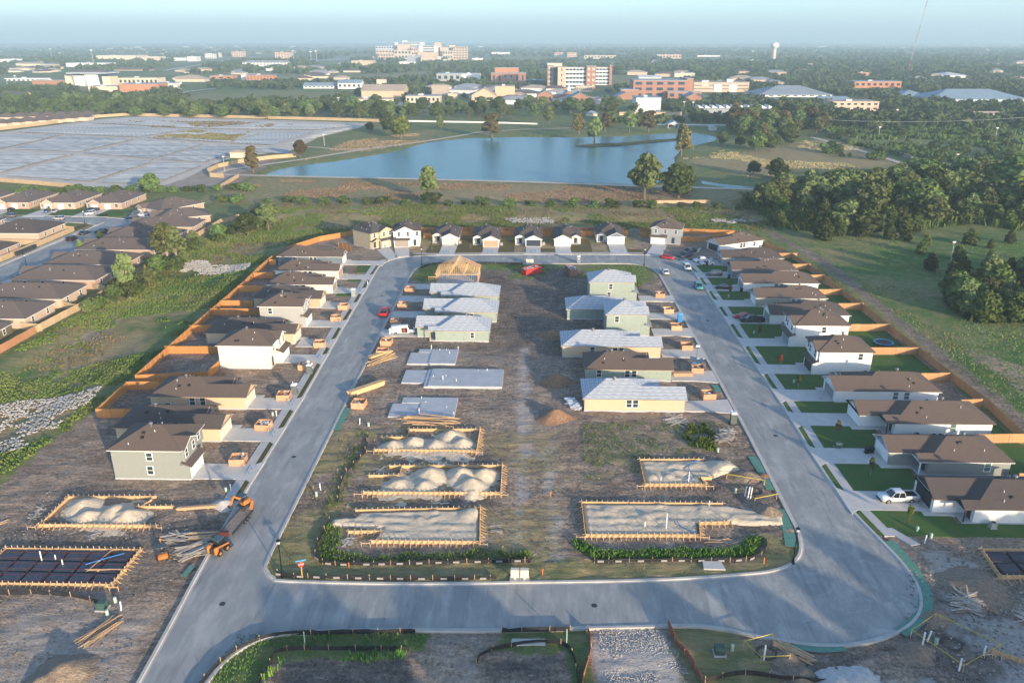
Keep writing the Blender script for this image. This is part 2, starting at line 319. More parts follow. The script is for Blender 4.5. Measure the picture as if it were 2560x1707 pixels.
# ---- the ground: one sheet from behind the camera to the horizon
def build_ground():
    ys = [-300., -150., -60., 0., 25.]; y = 40.
    while y < 420: ys.append(y); y += max(.42, y * .0048)
    while y < 14000: ys.append(y); y += y * .021
    ys.append(14000.); ys = np.array(ys); s = np.linspace(-1, 1, 561); s = np.sign(s) * np.abs(s) ** 1.15
    hw = .9 * np.maximum(ys, 50) + 110
    X = hw[:, None] * s[None, :]; Y = np.repeat(ys[:, None], len(s), 1); shp = X.shape; xa = X.ravel(); ya = Y.ravel()
    nn = int((ys < 760).sum()) * len(s); x = xa[:nn]; y = ya[:nn]      # rows near enough to need detail; the rest is plain farmland
    gr = np.ones_like(x); dry = np.full_like(x, .35); pale = np.zeros_like(x); dark = np.full_like(x, .3); amp = np.zeros_like(x)
    wob = (fbm(x * .25, y * .25, 3) - .5) * 6; wob2 = (fbm(x * .8, y * .8, 9) - .5) * 2.2
    def inside(P, soft=1.0, k=1.0):
        return np.clip(.5 + (sdist(x, y, P) + k * (wob + wob2)) / (2 * soft), 0, 1)
    def put(arr, w, val): arr[:] = arr * (1 - w) + val * w
    # bare building land
    dirt = inside([(-83.5, 50), (-83.5, 270), (-55, 296), (60, 298), (84, 262), (88, 200), (84, 97), (130, 97), (130, 40), (-60, 40), (-78, 70)], 1.2, .35)
    put(gr, dirt, .12); put(amp, dirt, 1)
    lft = inside([(-84, 60), (-46, 60), (-46, 110), (-78, 118), (-84, 130)], 1.5, .5); put(gr, lft, .16); put(dark, lft, .35); put(pale, lft, .3)
    put(pale, inside([(-66, 50), (-44, 50), (-44, 79), (-64, 81)], 3, 1), .62)
    put(dark, inside([(-52.5, 80), (-45, 82), (-45, 98), (-75, 96), (-73, 91), (-53, 91)], 1.5, .6), .75)
    # the block in the middle
    put(dark, inside([(-34, 150), (36, 150), (36, 240), (-34, 240)], 3, 1), .5)
    put(dark, inside([(-9, 165), (9, 165), (24, 215), (24, 240), (-30, 240), (-12, 218)], 3, 1.4), .95)
    put(pale, inside([(-8, 120), (8, 120), (9, 165), (-12, 185), (-12, 160)], 5, 1.5), .38)
    for P_ in ([(-2.6, 90), (-.8, 90), (-.6, 125), (-1, 170), (-2.8, 170)], [(1.6, 86), (3.6, 85), (4.2, 100), (3.6, 125), (1.6, 126), (2.2, 100)], [(-1.2, 84.5), (4, 85), (5, 92), (2, 94)]): put(pale, inside(P_, 1.0, .5), .8)
    put(gr, inside([(-34, 86), (5, 87), (6, 130), (-34, 130)], 3, 1.5), np.clip(.5 + (fbm(x * .12, y * .12, 77) - .5) * 2.2, 0, .55)); put(dry, inside([(-34, 92), (6, 92), (6, 130), (-34, 130)], 2, 1), .85)
    put(pale, inside([(-35, 155), (-16, 156), (-5, 163), (-17, 170), (-34, 169)], 3, 1), .45)
    put(dark, inside([(-34, 104), (-5, 103), (-5, 106), (-34, 106)], 1, .4), .8); put(dark, inside([(-32, 116), (-3, 116), (-3, 119.5), (-32, 119.5)], 1, .4), .75)
    put(pale, inside([(-34, 129), (-14, 130), (-14, 143), (-34, 143)], 2, .8), .4)
    g1 = inside([(-36.5, 84), (38, 87), (38.3, 95.5), (33, 97.5), (31, 91), (8, 90), (0, 91.5), (-27, 90), (-29, 99), (-28, 126), (-36.5, 128)], 1.2, .5); put(gr, g1, .8); put(dry, g1, .7); g7 = inside([(-36, 96), (-28, 96), (-27, 127), (-36, 127)], 2, 1.2); put(gr, g7, np.clip(.42 + (fbm(x * .3, y * .3, 91) - .5) * 1.6, 0, 1)); put(dry, g7, .8); put(dark, g7, .6)
    g2 = inside([(-36.7, 222), (-29, 223), (-28, 234), (14, 238), (20, 230), (36, 222), (38, 243), (-36, 243)], 2, .7); put(gr, g2, .85); put(dry, g2, .38)
    g3 = inside([(8, 110), (34, 118), (37, 134), (7, 133)], 4, 1.6); put(gr, g3, .42); put(dry, g3, .5)
    put(gr, inside([(9, 118), (27, 119), (33, 131), (16, 131)], 3, 1.4), .38)
    put(dark, inside([(30, 99), (38, 99), (38.5, 121), (29, 121)], 1.5, .8), .85); put(pale, inside([(28, 100), (37, 99), (38, 105), (29, 105)], 1.4, .6), .75)
    put(dark, inside([(26, 105), (35, 106), (37, 110), (29, 118)], 1.5, .8), .9)
    put(pale, inside([(29, 133), (37, 133), (37, 137), (10, 136.5), (10, 134)], 1.5, .6), .45)
    # lots below the lower street
    g4 = inside([(-36, 50), (-31, 50), (-29.5, 71), (-12, 73), (-12, 77), (-36, 77)], .6, .2); put(gr, g4, .95); put(dry, g4, .28); put(amp, g4, .15)
    g5 = inside([(-4.5, 73), (4.5, 73.5), (4.6, 50), (7.2, 50), (7.5, 78), (-3, 77.5)], .6, .2); put(gr, g5, .95); put(dry, g5, .3); put(amp, g5, .15)
    put(dark, inside([(-29, 50), (-13.5, 50), (-13.5, 72), (-28.5, 71.5)], .8, .3), 1.0); put(dark, inside([(-5, 50), (4.5, 50), (4.5, 73), (-5, 71.5)], .8, .3), .85)
    put(pale, inside([(-13, 50), (-5, 50), (-4, 77), (-12.5, 77)], 1.4, .5), .42); put(pale, inside([(-6, 50), (4, 50), (4, 64), (-6, 64)], 2, 1), .35)
    rk = inside([(7, 50), (18.5, 50), (16.6, 78), (7, 77.5)], .8, .35); put(pale, rk, 1.0); put(gr, rk, .18)
    g6 = inside([(17, 50), (27, 50), (28, 72), (24, 78.5), (16.5, 78)], 1.2, .6); put(gr, g6, .75); put(dry, g6, .6); put(dark, g6, .7)
    put(pale, inside([(52, 84), (60, 85), (61, 93), (53, 94)], 1.2, .7), .75); put(pale, inside([(33, 60), (42, 60), (44, 70), (36, 70)], 1, .8), .95)
    put(dark, inside([(25, 55), (36, 55), (36, 73), (27, 73)], 1.6, 1), .9); put(dark, inside([(43, 60), (60, 70), (58, 84), (45, 76)], 1.6, 1.1), .85); put(pale, inside([(46, 62), (66, 60), (68, 78), (52, 80)], 2, 2), .8); put(dark, inside([(50, 60), (70, 64), (66, 76), (56, 74)], 2, 2), .7)
    # back yards and brown verges
    put(gr, inside([(-47, 255), (36, 257), (36, 297), (-55, 296)], 1.2, .4), .55); put(dry, inside([(-47, 254), (40, 256), (40, 270), (-47, 270)], 1.2, .4), .85)
    put(dark, inside([(-83, 133), (-72, 133), (-72, 262), (-82, 262)], 1, .3), .55)
    put(gr, inside([(36, 256), (58, 256), (58, 272), (36, 272)], 1, .4), .2)
    # long grass basin on the left, with dry tops
    bas = inside([(-118, 40), (-86, 40), (-86, 200), (-88, 262), (-60, 296), (-58, 330), (-118, 330), (-118, 215)], 1.4, .4)
    dr = np.clip((fbm(x * .05 + 3, y * .03, 21) - .5) * 5 + .02, 0, 1); put(dry, bas, dr)
    put(dry, inside([(-116, 150), (-100, 165), (-101, 205), (-111, 215), (-117, 200)], 3, 1.2), .6); put(gr, inside([(-109, 166), (-104, 170), (-104, 195), (-109, 200)], 2, 1), .3)
    put(dry, inside([(-118, 215), (-100, 250), (-70, 292), (40, 300), (92, 298), (92, 330), (-118, 332)], 4, 1.6), .72)
    # field and banks round the pond
    put(dry, inside([(-146, 338), (100, 326), (110, 384), (-140, 409)], 3, .8), .72); put(dry, inside([(-40, 332), (60, 328), (60, 372), (-30, 384)], 10, 3), .95)
    put(dry, inside([(86, 470), (206, 581), (206, 465), (140, 408), (112, 415)], 4, 1.4), .95); put(dry, inside([(-135, 470), (-75, 560), (-75, 640), (-128, 560)], 5, 1.5), .6)
    put(dry, inside([(-146, 372), (-163, 371), (-170, 409), (-152, 409)], 1, .2), .45)
    mead = inside([(92, 100), (230, 100), (230, 300), (92, 283)], 2, .6); put(dry, mead, np.clip(.22 + (fbm(x * .03, y * .05, 31) - .5) * 1.7, 0, 1))
    trk = inside([(88, 100), (92.5, 100), (93.5, 200), (94, 250), (88, 290), (84, 289), (90, 245), (89.5, 200)], 1, .5); put(gr, trk, .25); put(dark, trk, .75)
    put(gr, inside([(100, 130), (108, 135), (106, 165), (98, 172), (96, 150)], 2, 1.2), .35)
    put(gr, inside([(-188, 372), (-144, 378), (-150, 470), (-142, 520), (-165, 480), (-186, 430)], 2, .6), .2); put(pale, inside([(-192, 370), (-150, 372), (-155, 470), (-145, 520), (-165, 490), (-186, 440)], 3, .8), .6)
    # relief
    z = amp * ((fbm(x * .35, y * .8, 41, 4) - .5) * .42 + (fbm(x * 1.1, y * 1.6, 43, 2) - .5) * .14) + (1 - amp) * (fbm(x * .3, y * .3, 47) - .5) * .22
    z -= .03
    rut = inside([(-2.5, 88), (4, 88), (6, 125), (3, 200), (-3, 200)], 1.5, .3); z -= rut * .05
    hol = np.clip(sdist(x, y, [(-116, 30), (-88, 30), (-87, 200), (-89, 258), (-62, 297), (60, 300), (90, 297), (92, 318), (-100, 318), (-114, 300)]) / 9, 0, 1); z -= 1.1 * hol * hol * (3 - 2 * hol)
    for (x0, y0, x1, y1) in flat:
        w = np.clip(1 + np.minimum(np.minimum(x - x0, x1 - x), np.minimum(y - y0, y1 - y)) / .9, 0, 1); z = z * (1 - w) + (.015 + z * .12) * w
    rd = np.maximum(sdist(x, y, [(-45, 20), (-49, 240), (-44, 252), (-30, 257), (40, 258), (50, 248), (50, 100), (51, 88), (46, 76), (36, 73), (20, 77), (-20, 75), (-33, 73), (-33, 20)]) + .6, sdist(x, y, nro2) + .5)
    blk = sdist(x, y, in2); rd = np.where(blk > .5, -1, rd); w = np.clip(rd / .8, 0, 1); z = z * (1 - w) + np.minimum(z, -.2) * w
    pz = sdist(x, y, POND); w = np.clip(pz / 5, 0, 1); z = z * (1 - w) - w * 2.2
    xf = xa[nn:]; yf = ya[nn:]; o = np.ones_like(xf)
    z = np.concatenate([z, (fbm(xf * .002, yf * .002, 55) - .5) * 6 * np.clip((yf - 700) / 400, 0, 1) - .03]); gr = np.concatenate([gr, o]); dry = np.concatenate([dry, .42 + .9 * (fbm(xf * .006, yf * .004, 5) - .5)])
    pale = np.concatenate([pale, o * 0]); dark = np.concatenate([dark, o * .3]); x, y = xa, ya
    V = np.stack([x, y, z], 1); n0, n1 = shp; i = np.arange(n0 * n1).reshape(shp)
    Q = np.stack([i[:-1, :-1], i[:-1, 1:], i[1:, 1:], i[1:, :-1]], -1).reshape(-1, 4)
    me = npmesh('ground', V, Q, MT['ground'], True)
    ca = me.color_attributes.new('zone', 'FLOAT_COLOR', 'POINT')
    ca.data.foreach_set('color', np.stack([gr, dry, pale, dark], 1).astype(np.float32).ravel())
    return structure(O('ground', me))
_k = 2560 / 2352
POND = [tuple(G(a * _k, b * _k).xy) for a, b in [(598, 402), (640, 388), (700, 377), (760, 371), (800, 365), (850, 357), (900, 349), (950, 335), (985, 325), (1040, 320), (1090, 316), (1200, 314), (1300, 315), (1440, 312), (1520, 306), (1600, 305), (1645, 313), (1650, 321), (1610, 330), (1570, 340), (1552, 360), (1552, 388), (1530, 408), (1510, 420), (1470, 424), (1430, 423), (1300, 418), (1100, 413), (850, 408), (700, 404)]]
build_ground()

def sheet(name, outline, z, mat, holes=()):
    loops = [[Vector((p[0], p[1], z)) for p in outline]] + [[Vector((p[0], p[1], z)) for p in h] for h in holes]
    tri = tessellate_polygon(loops); vs = [v for l in loops for v in l]; mb = MB()
    mb.v = [tuple(v) for v in vs]
    for t in tri:
        a, b, c = (vs[i] for i in t); t = tuple(t)
        mb.f.append(t if (b - a).cross(c - a).z > 0 else t[::-1]); mb.m.append(0)
    return O(name, mb.mesh(name, mat))
structure(sheet('road', out2, -.03, MT['road'], [in2]))
structure(sheet('side_road', nro2, -.03, MT['road']))
def kerb(name, pts, closed, side, w=.42, h=.11):
    n = len(pts); mb = MB(); V = []
    for i, p in enumerate(pts):
        a = pts[(i - 1) % n] if closed or i else p; b = pts[(i + 1) % n] if closed or i < n - 1 else p
        d = (b - a).normalized(); o = Vector((-d.y, d.x, 0)) * side
        for k, zz in ((-.25, -.026), (0, -.016), (.06, h), (w, h + .01), (w, -.3)): V.append((p.x + o.x * k, p.y + o.y * k, zz))
    F = []
    for i in range(n if closed else n - 1):
        j = (i + 1) % n
        for q in range(4):
            f = (i * 5 + q, j * 5 + q, j * 5 + q + 1, i * 5 + q + 1); F.append(f if side > 0 else f[::-1])
    mb.solid(V, F); return structure(O(name, mb.mesh(name, MT['kerb'])))
kerb('kerb', inner, True, -1)          # inner runs clockwise on the map, the block lies on its right
kerb('kerb', outer, False, 1 if True else -1)
kerb('kerb', nroad, True, -1)
wm, N_, L_, b_ = nmat('pond_water', .16, .5); b_.inputs['Base Color'].default_value = (.04, .165, .175, 1); b_.inputs['IOR'].default_value = 1.33
_g = N_.new('ShaderNodeNewGeometry'); bump(N_, L_, b_, noise(N_, L_, _g.outputs['Position'], .7, 4, .6, sc3=(.6, 1, 1)), .7, .5)
structure(sheet('pond', POND, -.35, wm))
structure(sheet('puddle', [tuple(G(a, b).xy) for a, b in [(1752, 452), (1800, 460), (1860, 466), (1935, 472), (1940, 478), (1880, 476), (1820, 470), (1756, 460)]], .06, wm))
# ------------------------------------------------------------------ house materials
def siding(name, c, lap=.19, vertical=False):
    m, N, L, b = nmat(name, .75, .25); tc = N.new('ShaderNodeTexCoord'); sx = N.new('ShaderNodeSeparateXYZ'); L.new(tc.outputs['Object'], sx.inputs[0])
    fr = math_(N, L, 'FRACT', math_(N, L, 'DIVIDE', sx.outputs[2], lap))
    n = noise(N, L, tc.outputs['Object'], 1.3, 4); col = mixc(N, L, n, tuple(x * .93 for x in c), tuple(min(1, x * 1.05) for x in c))
    edge = math_(N, L, 'LESS_THAN', fr, .1); col = mixc(N, L, math_(N, L, 'MULTIPLY', edge, .3), col, tuple(x * .5 for x in c))
    L.new(col, b.inputs['Base Color']); bump(N, L, b, fr, .35, .02); return m
def sheathing(name, c, c2):
    m, N, L, b = nmat(name, .8, .2); tc = N.new('ShaderNodeTexCoord'); co = tc.outputs['Object']; sx = N.new('ShaderNodeSeparateXYZ'); L.new(co, sx.inputs[0])
    n = noise(N, L, co, .9, 4, .6); col = mixc(N, L, n, c, c2)
    # printed marks in rows on the sheathing panels, and the panel joints
    pr = noise(N, L, co, 1.0, 2, .5, sc3=(2.2, 2.2, 1.6)); pm = ramp(N, [(.63, (0, 0, 0)), (.68, (1, 1, 1))]); L.new(pr, pm.inputs[0])
    col = mixc(N, L, math_(N, L, 'MULTIPLY', pm.outputs[0], .55), col, (.05, .17, .13))
    for i in (0, 1):
        fr = math_(N, L, 'FRACT', math_(N, L, 'DIVIDE', math_(N, L, 'ADD', sx.outputs[i], .37), 1.22)); col = mixc(N, L, math_(N, L, 'MULTIPLY', math_(N, L, 'LESS_THAN', fr, .03), .35), col, tuple(x * .5 for x in c))
    L.new(col, b.inputs['Base Color']); return m
def shingle(name, c, spread=.35):
    m, N, L, b = nmat(name, .9, .2); g = N.new('ShaderNodeNewGeometry'); P = g.outputs['Position']
    n = noise(N, L, P, 7, 3, .7); n2 = noise(N, L, P, .7, 4, .6); n3 = noise(N, L, P, 2.2, 2, .5, sc3=(.7, .7, 4))
    r = ramp(N, [(.25, tuple(x * (1 - spread) for x in c)), (.75, tuple(x * (1 + spread) for x in c))]); L.new(n, r.inputs[0])
    col = mixc(N, L, math_(N, L, 'MULTIPLY', n2, .35), r.outputs[0], tuple(x * .7 for x in c)); col = mixc(N, L, math_(N, L, 'MULTIPLY', n3, .25), col, tuple(x * 1.3 for x in c))
    L.new(col, b.inputs['Base Color']); sx = N.new('ShaderNodeSeparateXYZ'); L.new(P, sx.inputs[0])
    fr = math_(N, L, 'FRACT', math_(N, L, 'DIVIDE', sx.outputs[2], .075)); bump(N, L, b, math_(N, L, 'MULTIPLY_ADD', n, .6, math_(N, L, 'MULTIPLY', fr, .5)), .5, .03); return m
SH = {'brown': shingle('brown_shingles', (.138, .104, .083)), 'dark': shingle('charcoal_brown_shingles', (.105, .085, .074)), 'old': shingle('weathered_shingles', (.155, .122, .102)), 'slate': shingle('slate_shingles', (.085, .08, .08))}
WALL = {'white': siding('white_siding', (.78, .77, .73)), 'cream': siding('cream_siding', (.76, .70, .56)), 'tan': siding('tan_siding', (.60, .45, .30)), 'beige': siding('beige_siding', (.55, .48, .35)),
        'graygreen': siding('grey_green_siding', (.27, .285, .255)), 'gray': siding('grey_siding', (.40, .40, .37)), 'bluegray': siding('blue_grey_siding', (.15, .19, .22)), 'sage': siding('sage_grey_siding', (.33, .335, .285)),
        'khaki': siding('khaki_siding', (.47, .40, .27)), 'steel': siding('steel_grey_siding', (.30, .32, .33)), 'charcoal': siding('charcoal_siding', (.06, .062, .07)), 'green': sheathing('green_sheathing', (.27, .33, .28), (.34, .39, .33)),
        'olive': siding('olive_siding', (.15, .125, .07))}
def brick_mat(name, c1, c2, mortar):
    m, N, L, b = nmat(name, .9, .2); tc = N.new('ShaderNodeTexCoord'); sx = N.new('ShaderNodeSeparateXYZ'); L.new(tc.outputs['Object'], sx.inputs[0])
    cx = N.new('ShaderNodeCombineXYZ'); L.new(math_(N, L, 'ADD', sx.outputs[0], sx.outputs[1]), cx.inputs[0]); L.new(sx.outputs[2], cx.inputs[1])
    br = N.new('ShaderNodeTexBrick'); br.inputs['Scale'].default_value = 2.2; br.inputs['Mortar Size'].default_value = .02; br.inputs['Color1'].default_value = c4(c1); br.inputs['Color2'].default_value = c4(c2); br.inputs['Mortar'].default_value = c4(mortar)
    L.new(cx.outputs[0], br.inputs[0]); n = noise(N, L, tc.outputs['Object'], .8, 4)
    L.new(mixc(N, L, math_(N, L, 'MULTIPLY', n, .4), br.outputs[0], c1), b.inputs['Base Color']); return m
WALL['brick'] = brick_mat('pinkish_brick', (.42, .27, .19), (.52, .36, .26), (.5, .43, .36)); WALL['brick2'] = brick_mat('sandy_brick', (.50, .36, .26), (.58, .44, .32), (.52, .46, .38)); WALL['redbrick'] = brick_mat('red_brick', (.33, .15, .10), (.40, .20, .14), (.42, .33, .27))
TRIM = {'white': M('white_trim', (.80, .79, .76), rough=.6), 'tan': M('tan_trim', (.50, .41, .29), rough=.7), 'dark': M('dark_bronze_trim', (.055, .05, .05), rough=.6), 'wood': M('raw_fascia_wood', (.52, .38, .24), (.60, .46, .30), 3, rough=.85), 'gray': M('grey_trim', (.36, .36, .34), rough=.7)}
GLASS = M('window_glass', (.03, .05, .055), rough=.08, spec=.8); GLASS2 = M('green_tint_glass', (.10, .17, .16), rough=.12, spec=.8)
VBLK = M('black_vent', (.012, .012, .013), rough=.6); PIPE = M('white_pvc', (.80, .80, .78), rough=.5); METAL = M('galvanised_metal', (.22, .22, .23), rough=.45, metal=.6)
DOOR = {'white': M('white_garage_door', (.80, .79, .76), rough=.6), 'taupe': M('taupe_garage_door', (.30, .26, .21), rough=.6), 'tan': M('tan_garage_door', (.42, .30, .19), rough=.6), 'navy': M('navy_garage_door', (.03, .04, .06), rough=.55), 'cream': M('cream_garage_door', (.70, .62, .46), rough=.6), 'gray': M('grey_garage_door', (.25, .26, .26), rough=.6), 'sage': M('sage_garage_door', (.42, .42, .34), rough=.6), 'black': M('charcoal_garage_door', (.035, .035, .04), rough=.55)}
FELT = M('grey_roof_felt', (.50, .53, .55), (.60, .62, .63), 1.2, rough=.75, spec=.25, obj=True)
def felt_mat():
    m, N, L, b = nmat('grey_roof_felt', .7, .3); tc = N.new('ShaderNodeTexCoord'); co = tc.outputs['UV']; sx = N.new('ShaderNodeSeparateXYZ'); L.new(co, sx.inputs[0])
    n = noise(N, L, co, .8, 4, .6); col = mixc(N, L, n, (.43, .46, .475), (.53, .555, .565))
    # dashed print down the middle of each strip
    fx = math_(N, L, 'FRACT', math_(N, L, 'DIVIDE', sx.outputs[0], 1.7)); fy = math_(N, L, 'ABSOLUTE', math_(N, L, 'SUBTRACT', sx.outputs[1], .45))
    mk = math_(N, L, 'MULTIPLY', math_(N, L, 'LESS_THAN', fx, .5), math_(N, L, 'LESS_THAN', fy, .09)); col = mixc(N, L, math_(N, L, 'MULTIPLY', mk, .75), col, (.22, .25, .28)); col = mixc(N, L, math_(N, L, 'MULTIPLY', math_(N, L, 'LESS_THAN', sx.outputs[1], .12), .7), col, (.16, .18, .2))
    L.new(col, b.inputs['Base Color']); return m
FELT = felt_mat()
CONC = MT['slab']

def slopes(x0, x1, y0, y1, z, p, hf, hb, axis='y'):
    """hip or gable roof over a rectangle, ridge along `axis`: list of (eave0, eave1, top1, top0)"""
    if axis == 'x':
        return [tuple((q[1], q[0], q[2]) for q in s)[::-1] and tuple((q[1], q[0], q[2]) for q in (s[1], s[0], s[3], s[2])) for s in slopes(y0, y1, x0, x1, z, p, hf, hb)]
    xm = (x0 + x1) / 2; h = (x1 - x0) / 2; zr = z + p * h; ya = y0 + (h if hf else 0); yb = y1 - (h if hb else 0)
    if yb < ya: ya = yb = (ya + yb) / 2
    r0 = (xm, ya, zr); r1 = (xm, yb, zr); S = [((x0, y1, z), (x0, y0, z), r0, r1), ((x1, y0, z), (x1, y1, z), r1, r0)]
    if hf: S.append(((x0, y0, z), (x1, y0, z), r0, r0))
    if hb: S.append(((x1, y1, z), (x0, y1, z), r1, r1))
    return S
def roof_mesh(name, x0, x1, y0, y1, z, p, hf, hb, mat, axis='y', th=.07):
    S = slopes(x0, x1, y0, y1, z, p, hf, hb, axis); mb = MB()
    for s in S:
        q = [s[0], s[1], s[2]] + ([s[3]] if s[2] != s[3] else []); mb.poly(q)
        mb.poly([(a[0], a[1], a[2] - th) for a in reversed(q)])
        mb.poly([s[0], (s[0][0], s[0][1], s[0][2] - th), (s[1][0], s[1][1], s[1][2] - th), s[1]])
        if len(q) == 4:
            for a, b in ((s[1], s[2]), (s[3], s[0])): mb.poly([a, (a[0], a[1], a[2] - th), (b[0], b[1], b[2] - th), b])
    me = mb.mesh(name, mat); bm = bmesh.new(); bm.from_mesh(me); bmesh.ops.remove_doubles(bm, verts=bm.verts, dist=.0005); bm.to_mesh(me); bm.free()
    return me, S
def felt_strips(parent, S, w=.95):
    for s in S:
        a, b, c, d = (Vector(q) for q in s); L1 = ((a + b) / 2 - (c + d) / 2).length; n = max(2, round(L1 / w)); nv = (b - a).cross(d - a).normalized()
        if nv.z < 0: nv = -nv
        for i in range(n):
            t0 = i / n; t1 = min(1, (i + 1.08) / n); p0 = a.lerp(d, t0); p1 = b.lerp(c, t0); p2 = b.lerp(c, t1); p3 = a.lerp(d, t1)
            lo = nv * .05; hi = nv * .012; top = [p0 + lo, p1 + lo, p2 + hi, p3 + hi]; bot = [p0 + nv * .004, p1 + nv * .004, p2 + nv * .003, p3 + nv * .003]
            mb = MB()
            if (p2 - p3).length < .02: mb.solid(top[:3] + bot[:3], [(0, 1, 2), (0, 3, 4, 1), (1, 4, 5, 2), (2, 5, 3, 0)])
            else: mb.solid(top + bot, [(0, 1, 2, 3), (0, 4, 5, 1), (1, 5, 6, 2), (2, 6, 7, 3), (3, 7, 4, 0)])
            me = mb.mesh('felt_strip', FELT); uv = me.uv_layers.new(name='UVMap'); ex = (b - a).normalized(); ey = nv.cross(ex)
            for lp in me.loops:
                co = me.vertices[lp.vertex_index].co - p0; uv.data[lp.index].uv = (co.dot(ex) + .37 * i, abs(co.dot(ey)) / (L1 / n))
            O('felt_strip', me, parent)
FACE = {'f': 0.0, 'r': math.pi / 2, 'l': -math.pi / 2, 'b': math.pi}
def window(parent, face, x, y, z, w=.95, h=1.5, trim='white', glass=None):
    def fr():
        mb = MB(); t = .11; mb.box(-w / 2 - t, -.055, -t, w / 2 + t, -.001, 0); mb.box(-w / 2 - t, -.055, h, w / 2 + t, -.001, h + t)
        mb.box(-w / 2 - t, -.05, 0, -w / 2, -.001, h); mb.box(w / 2, -.05, 0, w / 2 + t, -.001, h); mb.box(-w / 2, -.045, h / 2 - .035, w / 2, -.001, h / 2 + .035); return mb.mesh('window_frame', TRIM[trim])
    g = glass or GLASS
    o = O('window', cached(('wf', w, h, trim), fr), parent, (x, y, z), FACE[face])
    pm = cached(('wp', w, h, g.name), lambda: MB().box(-w / 2, -.02, 0, w / 2, -.002, h / 2 - .037).mesh('pane', g))
    O('pane', pm, o); O('pane', pm, o, (0, .004, h / 2 + .037)); return o
def garage_door(parent, xc, y, w, mat, h=2.15, n=4):
    o = O('garage_door', cached(('gf', w, h), lambda: MB().box(-w / 2 - .12, -.06, 0, -w / 2, -.002, h + .12).box(w / 2, -.06, 0, w / 2 + .12, -.002, h + .12).box(-w / 2, -.06, h, w / 2, -.002, h + .12).mesh('door_frame', TRIM['white'])), parent, (xc, y, .28))
    pm = cached(('gp', w, h, n, mat.name), lambda: MB().solid([(-w / 2, -.005, 0), (w / 2, -.005, 0), (w / 2, -.03, .03), (-w / 2, -.03, .03), (-w / 2, -.03, h / n - .03), (w / 2, -.03, h / n - .03), (w / 2, -.005, h / n), (-w / 2, -.005, h / n)], [(0, 1, 2, 3), (3, 2, 5, 4), (4, 5, 6, 7)]).mesh('panel', mat))
    for i in range(n): O('panel', pm, o, (0, 0, i * h / n))
    return o
def roof_bits(parent, S, seed, n_pipe=3, n_vent=3, turb=1):
    r = random.Random(seed); tall = sorted(S, key=lambda s: -(Vector(s[0]) - Vector(s[1])).length)[:2]
    def on(s, u, v):
        a, b, c, d = (Vector(q) for q in s); return a.lerp(b, u).lerp(d.lerp(c, u), v)
    tb = cached('turb', lambda: MB().tube((0, 0, -.25), (0, 0, .25), .17, n=10).lathe([(.2, .25), (.32, .35), (.36, .5), (.28, .66), (.1, .72)], 12).mesh('roof_turbine', METAL, smooth=False))
    vb = cached('vent', lambda: MB().frustum((-.28, .28, -.28, .28), (-.2, .2, -.2, .2), -.12, .16).mesh('roof_vent', VBLK)); pp = cached('pipe', lambda: MB().tube((0, 0, -.2), (0, 0, .36), .05, n=8).mesh('vent_pipe', PIPE))
    s = tall[r.randint(0, 1)] if False else tall[0]
    for q in tall:
        for i in range(n_vent): O('roof_vent', vb, parent, on(q, r.uniform(.2, .8), r.uniform(.25, .75)), r.uniform(0, .2))
        for i in range(n_pipe): O('vent_pipe', pp, parent, on(q, r.uniform(.15, .85), r.uniform(.2, .85)))
    for i in range(turb): O('roof_turbine', tb, parent, on(tall[0], .35 + .3 * i, .93))

ZE = 2.75
def fascia(parent, x0, x1, y0, y1, z, trim, part='fascia', d=.18):
    O(part, MB().box(x0 + .02, y0 + .02, z - d, x1 - .02, y1 - .02, z - .075).mesh(part, TRIM[trim]), parent)
def gable_wall(parent, x0, x1, y, z, p, mat, oh=.4, th=.12, name='gable_wall'):
    h = (x1 - x0) / 2; mb = MB().extr([(x0, z - .08), (x1, z - .08), (x1, z + p * oh - .09), ((x0 + x1) / 2, z + p * (h + oh) - .09), (x0, z + p * oh - .09)], y, y + th); O(name, mb.mesh(name, mat), parent)
def rake(parent, x0, x1, y, z, p, trim):
    xm = (x0 + x1) / 2; zr = z + p * (x1 - x0) / 2
    mb = MB().extr([(x0, z - .2), (xm, zr - .2), (x1, z - .2), (x1, z - .06), (xm, zr - .06), (x0, z - .06)], y - .03, y + .03); O('rake_board', mb.mesh('rake_board', TRIM[trim]), parent)
